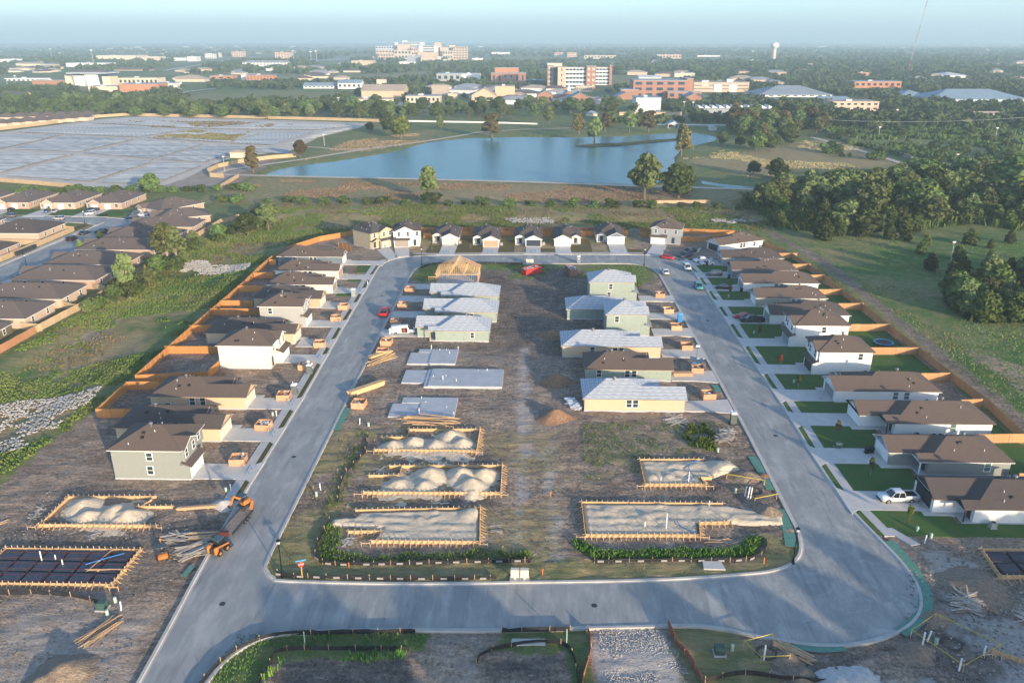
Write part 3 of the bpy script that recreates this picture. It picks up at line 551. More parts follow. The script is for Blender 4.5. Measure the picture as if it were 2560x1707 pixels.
def one_storey(label, x, y, rz, wall='tan', roof='dark', trim='tan', door='white', D=18.4, W=W1, wing=(0, 5.3, 5.6), mirror=False, p=.46, felt=False, doorpanel=True, gable=None, seed=0, wins=(), porch=True, felt_open=False, group=None, cat='house', bits=(2, 2, 1), name='house', glass=None):
    h = thing(name, label, cat, (x, y, 0), rz, group); wx0, wx1, wd_ = wing
    if mirror: wx0, wx1 = W - wx1, W - wx0
    wm_ = WALL[wall]; gm = WALL[gable] if gable else wm_
    O('foundation', MB().prism([(wx0 - .03, -.03), (wx1 + .03, -.03), (wx1 + .03, wd_ - .03), (W + .03, wd_ - .03), (W + .03, D + .03), (-.03, D + .03), (-.03, wd_ - .03), (wx0 - .03, wd_ - .03)] if wx0 > .1 and wx1 < W - .1 else ([(-.03, -.03), (wx1 + .03, -.03), (wx1 + .03, wd_ - 1.4), (W + .03, wd_ - 1.4), (W + .03, D + .03), (-.03, D + .03)] if wx0 < .1 else [(wx0 - .03, -.03), (W + .03, -.03), (W + .03, D + .03), (-.03, D + .03), (-.03, wd_ - 1.4), (wx0 - .03, wd_ - 1.4)]), -.25, .26).mesh('foundation', CONC), h)
    O('wall', MB().box(0, wd_, .26, W, D, ZE).mesh('wall', wm_), h); O('wall', MB().box(wx0 + .004, 0, .26, wx1 - .004, wd_ - .002, ZE).mesh('wall', wm_), h)
    oh = .42; rm = FELT if felt else SH[roof]
    me, S = roof_mesh('roof', -oh, W + oh, wd_ - oh, D + oh, ZE, p, True, True, rm); ro = O('roof', me, h)
    fascia(h, -oh, W + oh, wd_ - oh, D + oh, ZE, trim)
    me2, S2 = roof_mesh('garage_roof', wx0 - oh, wx1 + oh, -oh, wd_ + 3.2, ZE - .02, p, False, False, rm); r2 = O('garage_roof', me2, h)
    O('fascia', MB().box(wx0 - oh + .02, -oh + .05, ZE - .2, wx1 + oh - .02, wd_ - oh, ZE - .095).mesh('fascia', TRIM[trim]), h)
    gable_wall(h, wx0 + .006, wx1 - .006, .002, ZE - .02, p, gm, oh); rake(h, wx0 - oh, wx1 + oh, -oh, ZE - .02, p, trim)
    if porch:
        a, b = (wx1 + .05, W) if wx0 < W - wx1 else (0, wx0 - .05)
        if b - a > 1.2:
            px = b - .12 if wx0 < W - wx1 else a + .12
            O('porch_post', MB().box(px - .09, wd_ - 1.36, .26, px + .09, wd_ - 1.18, ZE - .18).mesh('porch_post', TRIM[trim if trim != 'wood' else 'wood']), h)
            me3, S3 = roof_mesh('porch_roof', a - (0 if wx0 < W - wx1 else oh), b + (oh if wx0 < W - wx1 else 0), wd_ - 1.75, wd_ + 2.0, ZE - .03, p, False, False, rm); r3 = O('porch_roof', me3, h)
            gable_wall(h, a + .1, b - .1, wd_ - 1.35, ZE - .03, p, gm, .3)
            O('fascia', MB().box(a + .02, wd_ - 1.72, ZE - .24, b + oh - .02 if wx0 < W - wx1 else b, wd_ - oh - .02, ZE - .105).mesh('fascia', TRIM[trim]), h)
            if felt: felt_strips(r3, S3)
            dx = (a + b) / 2; O('door', MB().box(dx - .5, wd_ - .05, .27, dx + .5, wd_ - .002, 2.35).mesh('door', DOOR['navy'] if not felt else TRIM['wood']), h)
    if doorpanel: garage_door(h, (wx0 + wx1) / 2, 0, min(4.9, wx1 - wx0 - .5), DOOR[door])
    if felt: felt_strips(ro, S); felt_strips(r2, S2)
    for (f, u, z, w, hh) in wins:
        px, py = {'l': (0, u), 'r': (W, u), 'f': (u, wd_), 'b': (u, D)}[f]; window(h, f, px, py, z, w, hh, 'white', glass)
    roof_bits(ro, S, seed, *bits); return h
def two_storey(label, x, y, rz, wall='gray', roof='brown', trim='white', door='white', D=12.3, W=W1, gar=(0.0, 5.2), mirror=False, p=.46, felt=False, seed=0, wins=(), gx=None, fw=None, porch_gable=False, upw=None, cat='house', bits=(2, 2, 1), gdoor=True, name='house'):
    h = thing(name, label, cat, (x, y, 0), rz); g0, g1 = gar
    if mirror: g0, g1 = W - g1, W - g0
    H2 = 5.45; wm_ = WALL[wall]; um = WALL[upw] if upw else wm_; fy = 1.5; rm = FELT if felt else SH[roof]; oh = .42
    O('foundation', MB().box(-.03, fy - .1, -.25, W + .03, D + .03, .26).mesh('foundation', CONC), h); O('foundation', MB().box(g0 - .03, -.03, -.25, g1 + .03, fy - .11, .255).mesh('foundation', CONC), h)
    O('wall', MB().box(0, fy, .26, W, D, 2.9).mesh('wall', wm_), h); O('upper_wall', MB().box(0, fy - .35, 2.9, W, D, H2).mesh('upper_wall', um), h)
    O('garage_wall', MB().box(g0 + .003, 0, .26, g1 - .003, fy - .003, 2.72).mesh('garage_wall', wm_), h)
    # shed roof over garage and porch
    a0, a1 = g0 - .35, g1 + .35; z0, z1 = 2.62, 3.35
    sh_v = [(a0, -.5, z0), (a1, -.5, z0), (a1, fy - .352, z1), (a0, fy - .352, z1), (a0, -.5, z0 - .14), (a1, -.5, z0 - .14), (a1, fy - .352, z1 - .14), (a0, fy - .352, z1 - .14)]
    sr = O('garage_roof', MB().solid(sh_v, [(0, 1, 2, 3), (7, 6, 5, 4), (0, 4, 5, 1), (1, 5, 6, 2), (2, 6, 7, 3), (3, 7, 4, 0)]).mesh('garage_roof', rm), h)
    O('garage_side', MB().extr([(g0 + .1, 2.7), (g1 - .1, 2.7), (g1 - .1, 2.8), (g0 + .1, 2.8)], .2, fy - .36).mesh('garage_side', wm_), h)
    me, S = roof_mesh('roof', -oh, W + oh, fy - .35 - oh, D + oh, H2, p, True, True, rm, axis='y' if D > W else 'y'); ro = O('roof', me, h); fascia(h, -oh, W + oh, fy - .35 - oh, D + oh, H2, trim)
    gx0, gx1 = gx or ((g0 + .2, g1 - .4)); me2, S2 = roof_mesh('front_gable_roof', gx0 - .35, gx1 + .35, fy - .95 - .3, fy + 3.2, H2 + .03, p, False, False, rm); r2 = O('front_gable_roof', me2, h)
    O('gable_wall', MB().box(gx0, fy - .85, 3.0, gx1, fy - .352, H2 - .06).mesh('gable_wall', um), h); gable_wall(h, gx0 + .003, gx1 - .003, fy - .848, H2 + .03, p, um, .35); rake(h, gx0 - .35, gx1 + .35, fy - 1.25, H2 + .03, p, trim)
    if gdoor: garage_door(h, (g0 + g1) / 2, 0, 4.6, DOOR[door], 2.1)
    e0, e1 = (g1 + .1, W) if g0 < W - g1 else (0, g0 - .1); dx = (e0 + e1) / 2
    O('door', MB().box(dx - .5, fy - .05, .27, dx + .5, fy - .002, 2.35).mesh('door', DOOR['navy'] if not felt else TRIM['wood']), h)
    if porch_gable:
        me3, S3 = roof_mesh('porch_roof', e0 - .1, e1 + .3, -.1, fy + .5, 2.7, p, False, False, rm); O('porch_roof', me3, h); gable_wall(h, e0 + .15, e1 - .05, .15, 2.7, p, um, .25)
        O('porch_post', MB().box(e1 - .25, .15, .02, e1 - .05, .35, 2.62).mesh('porch_post', TRIM[trim]), h); O('porch_post', MB().box(e0 + .15, .15, .02, e0 + .35, .35, 2.62).mesh('porch_post', TRIM[trim]), h)
    for u in (fw if fw is not None else ((gx0 + .9), (gx1 - .9), dx)):
        inn = gx0 < u < gx1; window(h, 'f', u, (fy - .85) if inn else fy - .352, 3.75, .85, 1.35)
    if felt: felt_strips(ro, S); felt_strips(r2, S2)
    for (f, u, z, w, hh) in wins:
        px, py = {'l': (0, u), 'r': (W, u), 'b': (u, D)}[f]; window(h, f, px, py, z, w, hh)
    roof_bits(ro, S, seed, *bits); return h
PI2 = math.pi / 2
w_near = lambda *u: tuple(('l', v, .95, .95, 1.45) for v in u)      # windows in the near side wall of the left row
w_right = lambda *u: tuple(('r', v, .95, .95, 1.45) for v in u)

# ---- left row, fronts facing +x
XL = -54.4
two_storey('grey-green two-storey house beside the sand-filled formwork', XL, 109.9, PI2, 'graygreen', 'brown', 'white', 'white', wins=(('l', 6.2, 3.5, .9, 1.3), ('l', 6.4, 1.0, .9, 1.4)), seed=1)
one_storey('tan house with charcoal roof half hidden behind the grey-green two-storey', XL, 122.8, PI2, 'tan', 'dark', 'tan', 'cream', seed=2, wins=w_near(9))
one_storey('tan house with two near-side windows beside the empty fenced yard', XL, 135.8, PI2, 'tan', 'brown', 'tan', 'cream', seed=3, wins=w_near(8.2, 10.2), D=18.2)
two_storey('cream two-storey house behind the larger empty fenced yard', XL, 155.7, PI2, 'cream', 'brown', 'white', 'white', seed=4, gar=(3.4, 8.6), D=12.4, wins=(), gx=(3.9, 8.2))
one_storey('tan house with charcoal roof directly behind the cream two-storey', XL - .6, 170.6, PI2, 'tan', 'dark', 'tan', 'cream', D=20.5, seed=5, wins=w_near(14))
two_storey('light grey two-storey house with long shadow on its side wall', XL - 1, 182.2, PI2, 'gray', 'brown', 'white', 'white', seed=6, D=11.2, wins=(('l', 8.6, 3.5, .9, 1.3),))
one_storey('khaki house with charcoal roof behind the light grey two-storey', XL - 1.3, 197.0, PI2, 'khaki', 'dark', 'tan', 'cream', D=17.5, seed=7)
one_storey('cream house with tan garage door third from the street bend', XL - 1.2, 209.7, PI2, 'cream', 'brown', 'white', 'taupe', D=18.2, seed=8, wins=w_near(8, 9.8))
one_storey('cream house with tan garage door second from the street bend', XL - 2.8, 223.6, PI2, 'cream', 'brown', 'white', 'tan', D=18.6, seed=9, wins=w_near(8.2, 9.6))
one_storey('blue-grey house with white trim closest to the street bend', XL - 5.2, 239.6, PI2, 'bluegray', 'brown', 'white', 'white', D=20.2, seed=10, wins=w_near(8.5, 9.8, 15))
two_storey('khaki two-storey house turned at the left street bend', -53.6, 258.6, R(48), 'khaki', 'slate', 'tan', 'sage', seed=11, W=9.4, D=11, porch_gable=True, gar=(3.6, 9.0), gx=(3.4, 8.8), fw=(1.6, 5.2, 7.7), bits=(5, 3, 0))
# ---- far row, fronts facing the camera
two_storey('white two-storey house with taupe garage door', -47.4, 262.2, R(6), 'white', 'dark', 'white', 'taupe', seed=12, gar=(.2, 5.3), W=8.9, D=11.5, gx=(.9, 7.0), fw=(1.9, 4.9, 8.0))
one_storey('white-walled house with cream garage door', -35.0, 266.2, 0, 'cream', 'dark', 'white', 'cream', D=15.5, W=9.0, wing=(3.6, 9.0, 4.5), seed=13)
one_storey('cream house with tan garage door in the far row', -20.8, 263.2, 0, 'cream', 'dark', 'white', 'tan', D=17.5, W=9.0, wing=(3.6, 9.0, 4.5), seed=14)
one_storey('white house with navy garage door in the far row', -6.4, 264.3, 0, 'white', 'dark', 'white', 'navy', D=17, W=9.0, wing=(3.6, 9.0, 4.5), seed=15)
one_storey('cream house with white garage door on its left side in the far row', 7.0, 265.0, 0, 'cream', 'dark', 'white', 'white', D=17, W=9.0, wing=(0, 5.6, 4.5), seed=16)
one_storey('blue-gabled house with white garage door in the far row', 21.9, 268.7, 0, 'white', 'dark', 'white', 'white', D=16.5, W=9.2, wing=(3.4, 9.2, 4.5), gable='bluegray', seed=17)
two_storey('grey two-storey house with white garage door at the far right bend', 40.0, 270.0, R(-16), 'steel', 'brown', 'white', 'white', seed=18, W=10.0, D=10.5, gar=(.1, 5.3), gx=(.2, 3.2), fw=(1.7, 4.9, 8.4))
# ---- right row, fronts facing -x (v runs towards the camera; near side wall is x=0 mirrored)
XR = 58.6
def RR(fn, label, yn, **k):
    W = k.get('W', W1); return fn(label, k.pop('xf', XR), yn + W, -PI2, **k)
RR(one_storey, 'white house cut by the right edge with the white pickup on its drive', 100.9, wall='white', roof='dark', trim='dark', door='black', wing=(2.6, 8.8, 4.6), mirror=True, seed=19, wins=(('r', 14, .95, .9, 1.4),), gable='charcoal', xf=59.6)
RR(one_storey, 'grey-green house with white trim and two bins beside its garage', 114.7, wall='graygreen', roof='brown', trim='white', door='white', wing=(2.9, 8.8, 5.0), mirror=True, seed=20, wins=(('r', 14.4, .95, .95, 1.5),), xf=58.9, D=18, glass=GLASS2)
RR(one_storey, 'white house with black corner posts next to the grey-green house', 128.5, wall='white', roof='brown', trim='dark', door='white', wing=(3.2, 8.8, 5.0), mirror=True, seed=21, wins=(('r', 15.2, .95, .95, 1.5),), xf=59.3, D=22, glass=GLASS2)
RR(one_storey, 'white house with paired side windows beside the bare fenced yard', 142.0, wall='white', roof='brown', trim='white', door='gray', wing=(2.2, 8.8, 4.6), seed=22, mirror=False, wins=w_right(11.5, 13.6), D=19.6, glass=GLASS2)
RR(two_storey, 'white two-storey house with black garage door', 155.7, wall='white', roof='brown', trim='dark', door='black', gar=(0, 5.6), mirror=True, seed=23, D=12, wins=(('r', 9.6, 3.6, .9, 1.35),), W=8.4)
RR(two_storey, 'white two-storey house with grey garage door beside the trampoline yard', 171.9, wall='white', roof='brown', trim='white', door='gray', gar=(0, 5.6), mirror=True, seed=24, D=13, wins=(('r', 7.5, 3.6, .9, 1.35),))
RR(one_storey, 'white house with the black pickup on its drive', 187.2, wall='white', roof='dark', trim='white', door='gray', wing=(2.2, 8.8, 4.6), mirror=False, seed=25, D=19)
RR(one_storey, 'sage grey house behind the red-leaved young tree', 200.9, wall='sage', roof='brown', trim='white', door='white', wing=(2.2, 8.8, 5), seed=26, wins=w_right(9.5, 11), D=18, glass=GLASS2)
RR(one_storey, 'white house with the black sedan on its drive', 214.6, wall='white', roof='brown', trim='white', door='gray', wing=(2.2, 8.8, 5), seed=27, wins=w_right(9, 10.4), D=20.5, glass=GLASS2)
RR(one_storey, 'dark blue-grey house with the grey car on its drive', 228.0, wall='bluegray', roof='brown', trim='gray', door='gray', wing=(2.2, 8.8, 5), seed=28, D=18.6)
RR(one_storey, 'steel grey house with the white pickup and white car in front', 241.6, wall='steel', roof='dark', trim='white', door='gray', wing=(2.2, 8.8, 4.6), seed=29, D=18.4)
one_storey('white house with dark garage turned at the right street bend', 57.2, 265.6, R(-64), 'white', 'brown', 'white', 'black', D=18, wing=(2.4, 8.8, 4.4), seed=30, wins=w_right(9, 10.2, 14.5))
# ---- houses under construction, right half of the block, fronts facing +x
XC = 28.7
F_ = dict(roof='brown', trim='wood', doorpanel=False, felt=True, bits=(1, 0, 1), cat='unfinished house', name='unfinished_house')
one_storey('cream-walled unfinished house with felt roof, nearest of its row', XC, 137.0, PI2, 'tan', D=18.8, wins=w_near(9.2, 10.4), seed=31, **F_)
one_storey('unfinished house with brown shingles over green sheathing', XC - .2, 151.4, PI2, 'green', 'brown', 'wood', doorpanel=False, D=17.4, wins=w_near(7.6, 9.0, 14.8), seed=32, bits=(2, 2, 1), cat='unfinished house', name='unfinished_house')
one_storey('tan-walled unfinished house with felt roof behind the brown-shingled one', XC - .5, 164.4, PI2, 'tan', D=21.6, wins=w_near(8.6, 10.0, 15.0), seed=33, **F_)
F2_ = dict(trim='wood', felt=True, bits=(1, 0, 1), cat='unfinished house', gdoor=False, name='unfinished_house')
two_storey('green-sheathed two-storey shell standing in front of a low felt roof', XC - 1.1, 178.2, PI2, 'green', D=10.2, wins=(('l', 7.8, 3.5, .9, 1.4),), seed=34, **F2_)
one_storey('low green-sheathed shell with wide felt roof behind the two-storey shell', XC - .7, 190.0, PI2, 'green', D=19.4, wins=w_near(8.6), seed=35, **F_)
two_storey('green-sheathed two-storey shell farthest back near the brick-coloured bin', XC - 1.0, 204.8, PI2, 'green', D=12.6, wins=(('l', 7, 3.5, .9, 1.4), ('l', 7.4, 1.2, .9, 1.4)), seed=36, **F2_)
# ---- left half of the block, fronts facing -x
FB = dict(F_); FB['mirror'] = True
def BL(label, yn, **k): return one_storey(label, -27.3, yn + W1, -PI2, 'green', wing=(2.6, 8.8, 4.6), **k, **FB)
BL('green-sheathed shell with felt roof beside the white van', 173.4, D=17, wins=(('r', 13.2, .95, .8, 1.3),), seed=37)
BL('green-sheathed shell with felt roof, middle one of three', 187.0, D=18.2, wins=(('r', 12, .95, .8, 1.3),), seed=38)
BL('green-sheathed shell with felt roof nearest the timber frame', 200.4, D=18, wins=(('r', 12, .95, .8, 1.3),), seed=39)

# ---- brick houses of the older neighbourhood on the left
def brick_house(label, x, y, rz, W=14.2, D=20.0, wall='brick', roof='old', gab=(1.5, 5.6), p=.36, seed=0, wins=True, axis='x', group=None, fr=True):
    h = thing('brick_house', label, 'house', (x, y, 0), rz, group); oh = .45; wm_ = WALL[wall]
    O('wall', MB().box(0, 0, 0, W, D, 2.7).mesh('wall', wm_), h)
    me, S = roof_mesh('roof', -oh, W + oh, -oh, D + oh, 2.72, p, True, True, SH[roof], 'x' if W > D else 'y'); ro = O('roof', me, h); O('fascia', MB().box(-oh + .02, -oh + .02, 2.52, W + oh - .02, D + oh - .02, 2.645).mesh('fascia', TRIM['white']), h)
    if fr:
        g0, g1 = gab; O('gable_wall', MB().box(g0, -1.2, 0, g1, -.002, 2.7).mesh('gable_wall', wm_), h); me2, _ = roof_mesh('front_gable_roof', g0 - .4, g1 + .4, -1.6, 4.2, 2.76, .62, False, False, SH[roof]); O('front_gable_roof', me2, h); gable_wall(h, g0 + .003, g1 - .003, -1.198, 2.76, .62, wm_, .4); rake(h, g0 - .4, g1 + .4, -1.6, 2.76, .62, 'white')
        for gx in ((g0 + g1) / 2, g1 + 2.6): O('garage_door', MB().box(gx - 1.25, -1.25 if gx < g1 else -.06, .02, gx + 1.25, -1.204 if gx < g1 else -.004, 2.15).mesh('garage_door', DOOR['white']), h)
        window(h, 'f', W - 2.2, 0, .9, 1.3, 1.3); window(h, 'f', g0 - .9, 0, .9, .8, 1.2)
    if wins:
        for u in (4, 9, 15): window(h, 'r', W, u, .9, .9, 1.3); window(h, 'l', 0, u, .9, .9, 1.3)
        for u in (3, W - 3): window(h, 'b', u, D, .9, .9, 1.3)
    roof_bits(ro, S, seed, 3, 1, 0); return h
NY = [(163.5, 'olive'), (179.3, 'brick2'), (194.9, 'brick2'), (212.3, 'brick'), (228.6, 'brick'), (246.6, 'brick'), (263.0, 'brick'), (280.0, 'brick')]
NL = ['olive-walled house at the left picture edge behind the orange fence', 'pale brick house with lawn yard, nearest with white rear windows', 'pale brick house with weedy fenced yards behind it', 'brown-roofed brick house beside the lone thin tree', 'brown-roofed brick house with a tall leaning tree shading its roof',
      'brown-roofed brick house between the leaning trees and the tall twin trees', 'brown-roofed brick house behind the tall twin trees', 'brown-roofed brick house near the dark bush at the fence corner']
for i, (yy, wl_) in enumerate(NY): brick_house(NL[i], -147.5, yy + 12.3, -PI2, 12.3, 24.2 if i else 23, wl_, 'old', (1.5, 5.2), seed=60 + i)
brick_house('brown-roofed brick house turned at the end of the older street', -147.6, 303.2, R(-62), 13, 19, 'brick', 'old', seed=70)
brick_house('brown-roofed brick house with white double garage beside the corner cars', -160.2, 316.2, R(-32), 15, 20, 'brick', 'old', (1.2, 5.0), seed=71)
for i, (xx, lb) in enumerate([(-185.4, 'brick house with the white car and dark pickup on its drive'), (-205.0, 'brick house with two silver-blue cars on its drive'), (-224.5, 'brick house with the black car on its drive'), (-244.0, 'brick house at the far left picture edge of the older street')]):
    brick_house(lb, xx, 323.4, 0, 14.8, 22, 'brick2' if i % 2 else 'brick', 'old', (1.9, 6.2), seed=72 + i)
brick_house('pink brick corner house with charcoal roof behind a timber fence', -193.0, 268.6, 0, 20, 17, 'brick2', 'dark', fr=False, seed=77)
brick_house('charcoal-roofed brick house at the left edge beside the corner house', -215.0, 276.0, 0, 15, 16, 'brick', 'dark', fr=False, seed=78)
brick_house('charcoal-roofed brick house cut off by the left edge below the corner house', -190.0, 240.0, 0, 18.6, 14, 'brick', 'dark', fr=False, seed=79)
# ------------------------------------------------------------------ drives, walks, lawns
def kx(y, left):
    P = [(p.x, p.y) for p in outer if (p.x < 0) == left and 60 < p.y < 246]; P = [p for p in P if (p[0] < -40 if left else p[0] > 44)]
    return float(np.interp(y, [p[1] for p in sorted(P, key=lambda q: q[1])], [p[0] for p in sorted(P, key=lambda q: q[1])]))
def slabp(name, pts, z1, mat, z0=-.15):
    a = sum(pts[i][0] * pts[(i + 1) % len(pts)][1] - pts[(i + 1) % len(pts)][0] * pts[i][1] for i in range(len(pts)))
    return structure(O(name, MB().prism(pts if a > 0 else pts[::-1], z0, z1).mesh(name, mat)))
def drive(y0, y1, xf, left, walk=None):
    s = -1 if left else 1; k = kx((y0 + y1) / 2, left); xm = (k + s * 2.9 + xf) / 2
    def pan(a, b, ya0, ya1, yb0, yb1): slabp('driveway', [(a, ya0), (b, yb0), (b, yb1), (a, ya1)], .135, MT['drive'])
    pan(k - s * .02, k + s * 1.2, y0 - 1.1, y1 + 1.1, y0, y1); pan(k + s * 1.215, k + s * 2.8, y0, y1, y0, y1); ym = (y0 + y1) / 2
    for a, b in ((k + s * 2.815, xm - s * .008), (xm + s * .008, xf)):
        pan(a, b, y0, ym - .008, y0, ym - .008); pan(a, b, ym + .008, y1, ym + .008, y1)
    if walk:
        wy0, wy1, wx = walk
        slabp('path', [(xf - s * 1.4, wy0), (wx, wy0), (wx, wy1), (xf - s * 1.4, wy1)], .13, MT['drive'])
DL = []
for y in LOT_L:
    g = {155.6: (3.6, 8.5)}.get(y, (.3, 5.2)); xf = {209.6: -55.6, 223.4: -57.2, 239.4: -59.6, 182.0: -55.4, 196.4: -55.7}.get(y, -54.4)
    DL.append((y + g[0], y + g[1])); drive(y + g[0], y + g[1], xf + .0, True, (y + 5.3, y + 6.5, xf - 4.2) if y not in (155.6, 109.9, 182.0) else None)
DR = [(104.0, 109.4), (118.0, 123.4), (131.9, 137.2), (142.5, 147.9), (156.0, 161.1), (172.2, 177.3), (187.6, 193.0), (201.2, 206.6), (215.0, 220.4), (228.4, 233.8), (242.0, 247.6)]
for i, (a, b) in enumerate(DR): drive(a, b, [59.55, 58.85, 59.25, 58.55, 58.55, 58.55, 58.55, 58.55, 58.55, 58.55, 58.55][i], False, (a - 1.3, a - .1, 64) if i < 3 else (b + .05, b + 1.2, 62.4))
def walks(Dr, left, ya, yb):
    s = -1 if left else 1; ys = [ya] + [v for d in Dr for v in d] + [yb]
    for i in range(0, len(ys) - 1, 2):
        a, b = ys[i] + .02, ys[i + 1] - .02
        if b - a < .6: continue
        ka, kb = kx(a, left), kx(b, left)
        slabp('sidewalk', [(ka + s * 1.3, a), (kb + s * 1.3, b), (kb + s * 2.75, b), (ka + s * 2.75, a)], .12, MT['walk'])
        slabp('lawn', [(ka + s * .44, a + .9), (kb + s * .44, b - .9), (kb + s * 1.27, b - .1), (ka + s * 1.27, a + .1)], .10, MT['lawn' if not left else 'grassverge'])
        if not left:
            slabp('lawn', [(ka + s * 2.78, a + .02), (kb + s * 2.78, b - .02), (XR + 3.4, b - .02), (XR + 3.4, a + .02)], .105, MT['lawn'])
walks(DL, True, 103.5, 246); walks(DR, False, 97.4, 250)
slabp('sidewalk', [(50.6, 99.4), (52.1, 99.4), (54.4, 95.6), (53.0, 95.2)], .118, MT['walk'])
for a, b in ((207.5, 214.4), (221.5, 228.5), (231, 239)): slabp('lawn', [(-54.3, a), (-50.4, a), (-50.4, b), (-54.3, b)], .09, MT['lawn'])
RF = [(101, 86.0), (127, 86.3), (140.6, 87.0), (153.5, 86.4), (168, 86.3), (183.4, 85.8), (199.8, 85.5), (212, 84.8), (226.5, 84.7), (238.4, 84.0), (252, 82.8), (268, 77.5)]
for i in range(len(LOT_R)):
    y = LOT_R[i]; yn = LOT_R[i + 1] if i + 1 < len(LOT_R) else 254.0; xr = [78, 77, 81.5, 78.5, 70.8, 72, 78, 77, 79, 77, 77][i]
    if i in (3,): continue
    slabp('lawn', [(xr, y - 1), (85.2, y - 1), (85.0 if i < 8 else 83, yn - 1.3), (xr, yn - 1.3)], .09, MT['lawn'])
    if i > 0: slabp('lawn', [(62.1, y - 4.4 if i != 4 and i != 5 else y - 4.6), (xr - .05, y - 4.4), (xr - .05, y - .05), (62.1, y - .05)], .085, MT['lawn'])
slabp('lawn', [(53.2, 97.6), (82, 97.6), (82, 100.8), (62.1, 100.8), (62.1, 103), (54.8, 103), (52.5, 100.2)], .095, MT['lawn'])
# drives of the block lots, not yet joined to a sidewalk
for xa, xb, Ys in ((28.75, 38.2, (137.3, 151.7, 164.8, 178.6, 190.5, 205.2)), (-36.3, -27.35, (176.2, 190.0, 203.2, 214.6))):
    for y in Ys: xm = (xa + xb) / 2; slabp('driveway', [(xa, y), (xm - .01, y), (xm - .01, y + 4.8), (xa, y + 4.8)], .13, MT['drive']); slabp('driveway', [(xm + .01, y), (xb, y - (.8 if xa > 0 else 0)), (xb, y + 4.8 + (.8 if xa > 0 else 0)), (xm + .01, y + 4.8)], .13, MT['drive'])
# far row: drives straight to the street, brown sod between
TD = [(-31.2, -26.1, 266), (-17.0, -11.9, 263.1), (-2.6, 2.3, 264.2), (7.2, 12.4, 264.9), (25.4, 31.0, 268.6)]
def tk(x): return float(np.interp(x, [-32, -17, -4, 14, 32], [252.1, 253.2, 254, 254.6, 254.8]))
for a, b, yf in TD:
    k = tk((a + b) / 2); slabp('driveway', [(a - .9, k + .02), (b + .9, k + .02), (b, k + 1.3), (a, k + 1.3)], .135, MT['drive']); slabp('driveway', [(a, k + 1.32), (b, k + 1.32), (b, yf), (a, yf)], .137, MT['drive'])
xs = [-40] + [v for d in TD for v in d[:2]] + [36]
for i in range(0, len(xs), 2):
    a, b = xs[i] + .05, xs[i + 1] - .05
    slabp('sidewalk', [(a, tk(a) + 1.3), (b, tk(b) + 1.3), (b, tk(b) + 2.6), (a, tk(a) + 2.6)], .12, MT['walk'])
    slabp('lawn', [(a + 1, tk(a) + .44), (b - 1, tk(b) + .44), (b, tk(b) + 1.28), (a, tk(a) + 1.28)], .10, MT['lawn_brown'])
for a, b, yf in ((-25.9, -17.2, 276), (-35.5, -31.4, 266), (-11.7, -6.5, 274), (2.6, 6.9, 262), (12.6, 19.5, 276), (31.2, 36, 262)): slabp('lawn', [(a, tk(a) + 2.65), (b, tk(b) + 2.65), (b, yf), (a, yf)], .09, MT['lawn_brown'])
for pts in ([(-46.9, 261.2), (-42.2, 261.8), (-40.4, 251.2), (-44.6, 249.2)], [(-52.6, 258.8), (-48.9, 262.6), (-43.6, 248.4), (-46.4, 245.6)], [(40.6, 268.4), (45.4, 267.2), (41.5, 253.5), (36.8, 254.9)], [(56.6, 264.6), (54.4, 258.8), (47.2, 249.6), (45.4, 251.6)]): slabp('driveway', pts, .132, MT['drive'])
def pathline(name, P, w, z, mat):
    pts = catmull([(x, y, 0) for x, y in P], False, 3.0); V = []
    for i, p in enumerate(pts):
        d = (pts[min(i + 1, len(pts) - 1)] - pts[max(i - 1, 0)]).normalized(); o = Vector((-d.y, d.x, 0)) * (w / 2); V += [(p + o) + Vector((0, 0, z)), (p - o) + Vector((0, 0, z))]
    F = [(2 * i + 1, 2 * i + 3, 2 * i + 2, 2 * i) for i in range(len(pts) - 1)]
    return structure(O(name, MB().solid(V, F).mesh(name, mat)))
PATHM = M('pale_gravel_path', (.55, .45, .33), (.68, .57, .44), .8)
pathline('footpath', [tuple(G(a * _k, b * _k).xy) for a, b in [(500, 402), (545, 403), (700, 407), (900, 411), (1100, 416), (1300, 422), (1430, 427), (1600, 432), (1775, 437)]], 4.2, .2, PATHM)
pathline('footpath', [tuple(G(a * _k, b * _k).xy) for a, b in [(500, 402), (520, 392), (580, 383), (700, 366), (800, 350), (850, 342), (950, 329), (1010, 320), (1065, 311), (1095, 305)]], 4.2, .2, PATHM)
pathline('footpath', [tuple(G(a * _k, b * _k).xy) for a, b in [(850, 342), (780, 344), (740, 340), (700, 338)]], 3.0, .13, PATHM)
pathline('footpath', [tuple(G(a * _k, b * _k).xy) for a, b in [(1095, 305), (1200, 298), (1300, 295), (1400, 291)]], 3.0, .13, PATHM)
pathline('dirt_road', [tuple(G(a, b).xy) for a, b in [(2030, 344), (2110, 365), (2200, 392), (2290, 420), (2360, 440), (2420, 462)]], 4.0, .12, PATHM)
pathline('highway', [tuple(G(a, b).xy) for a, b in [(395, 180), (450, 171), (520, 160), (580, 150), (640, 142), (680, 139)]], 14, .6, MT['walk'])
pathline('highway', [tuple(G(a, b).xy) for a, b in [(260, 262), (330, 252), (400, 243), (470, 230), (540, 222)]], 7, .3, MT['walk'])
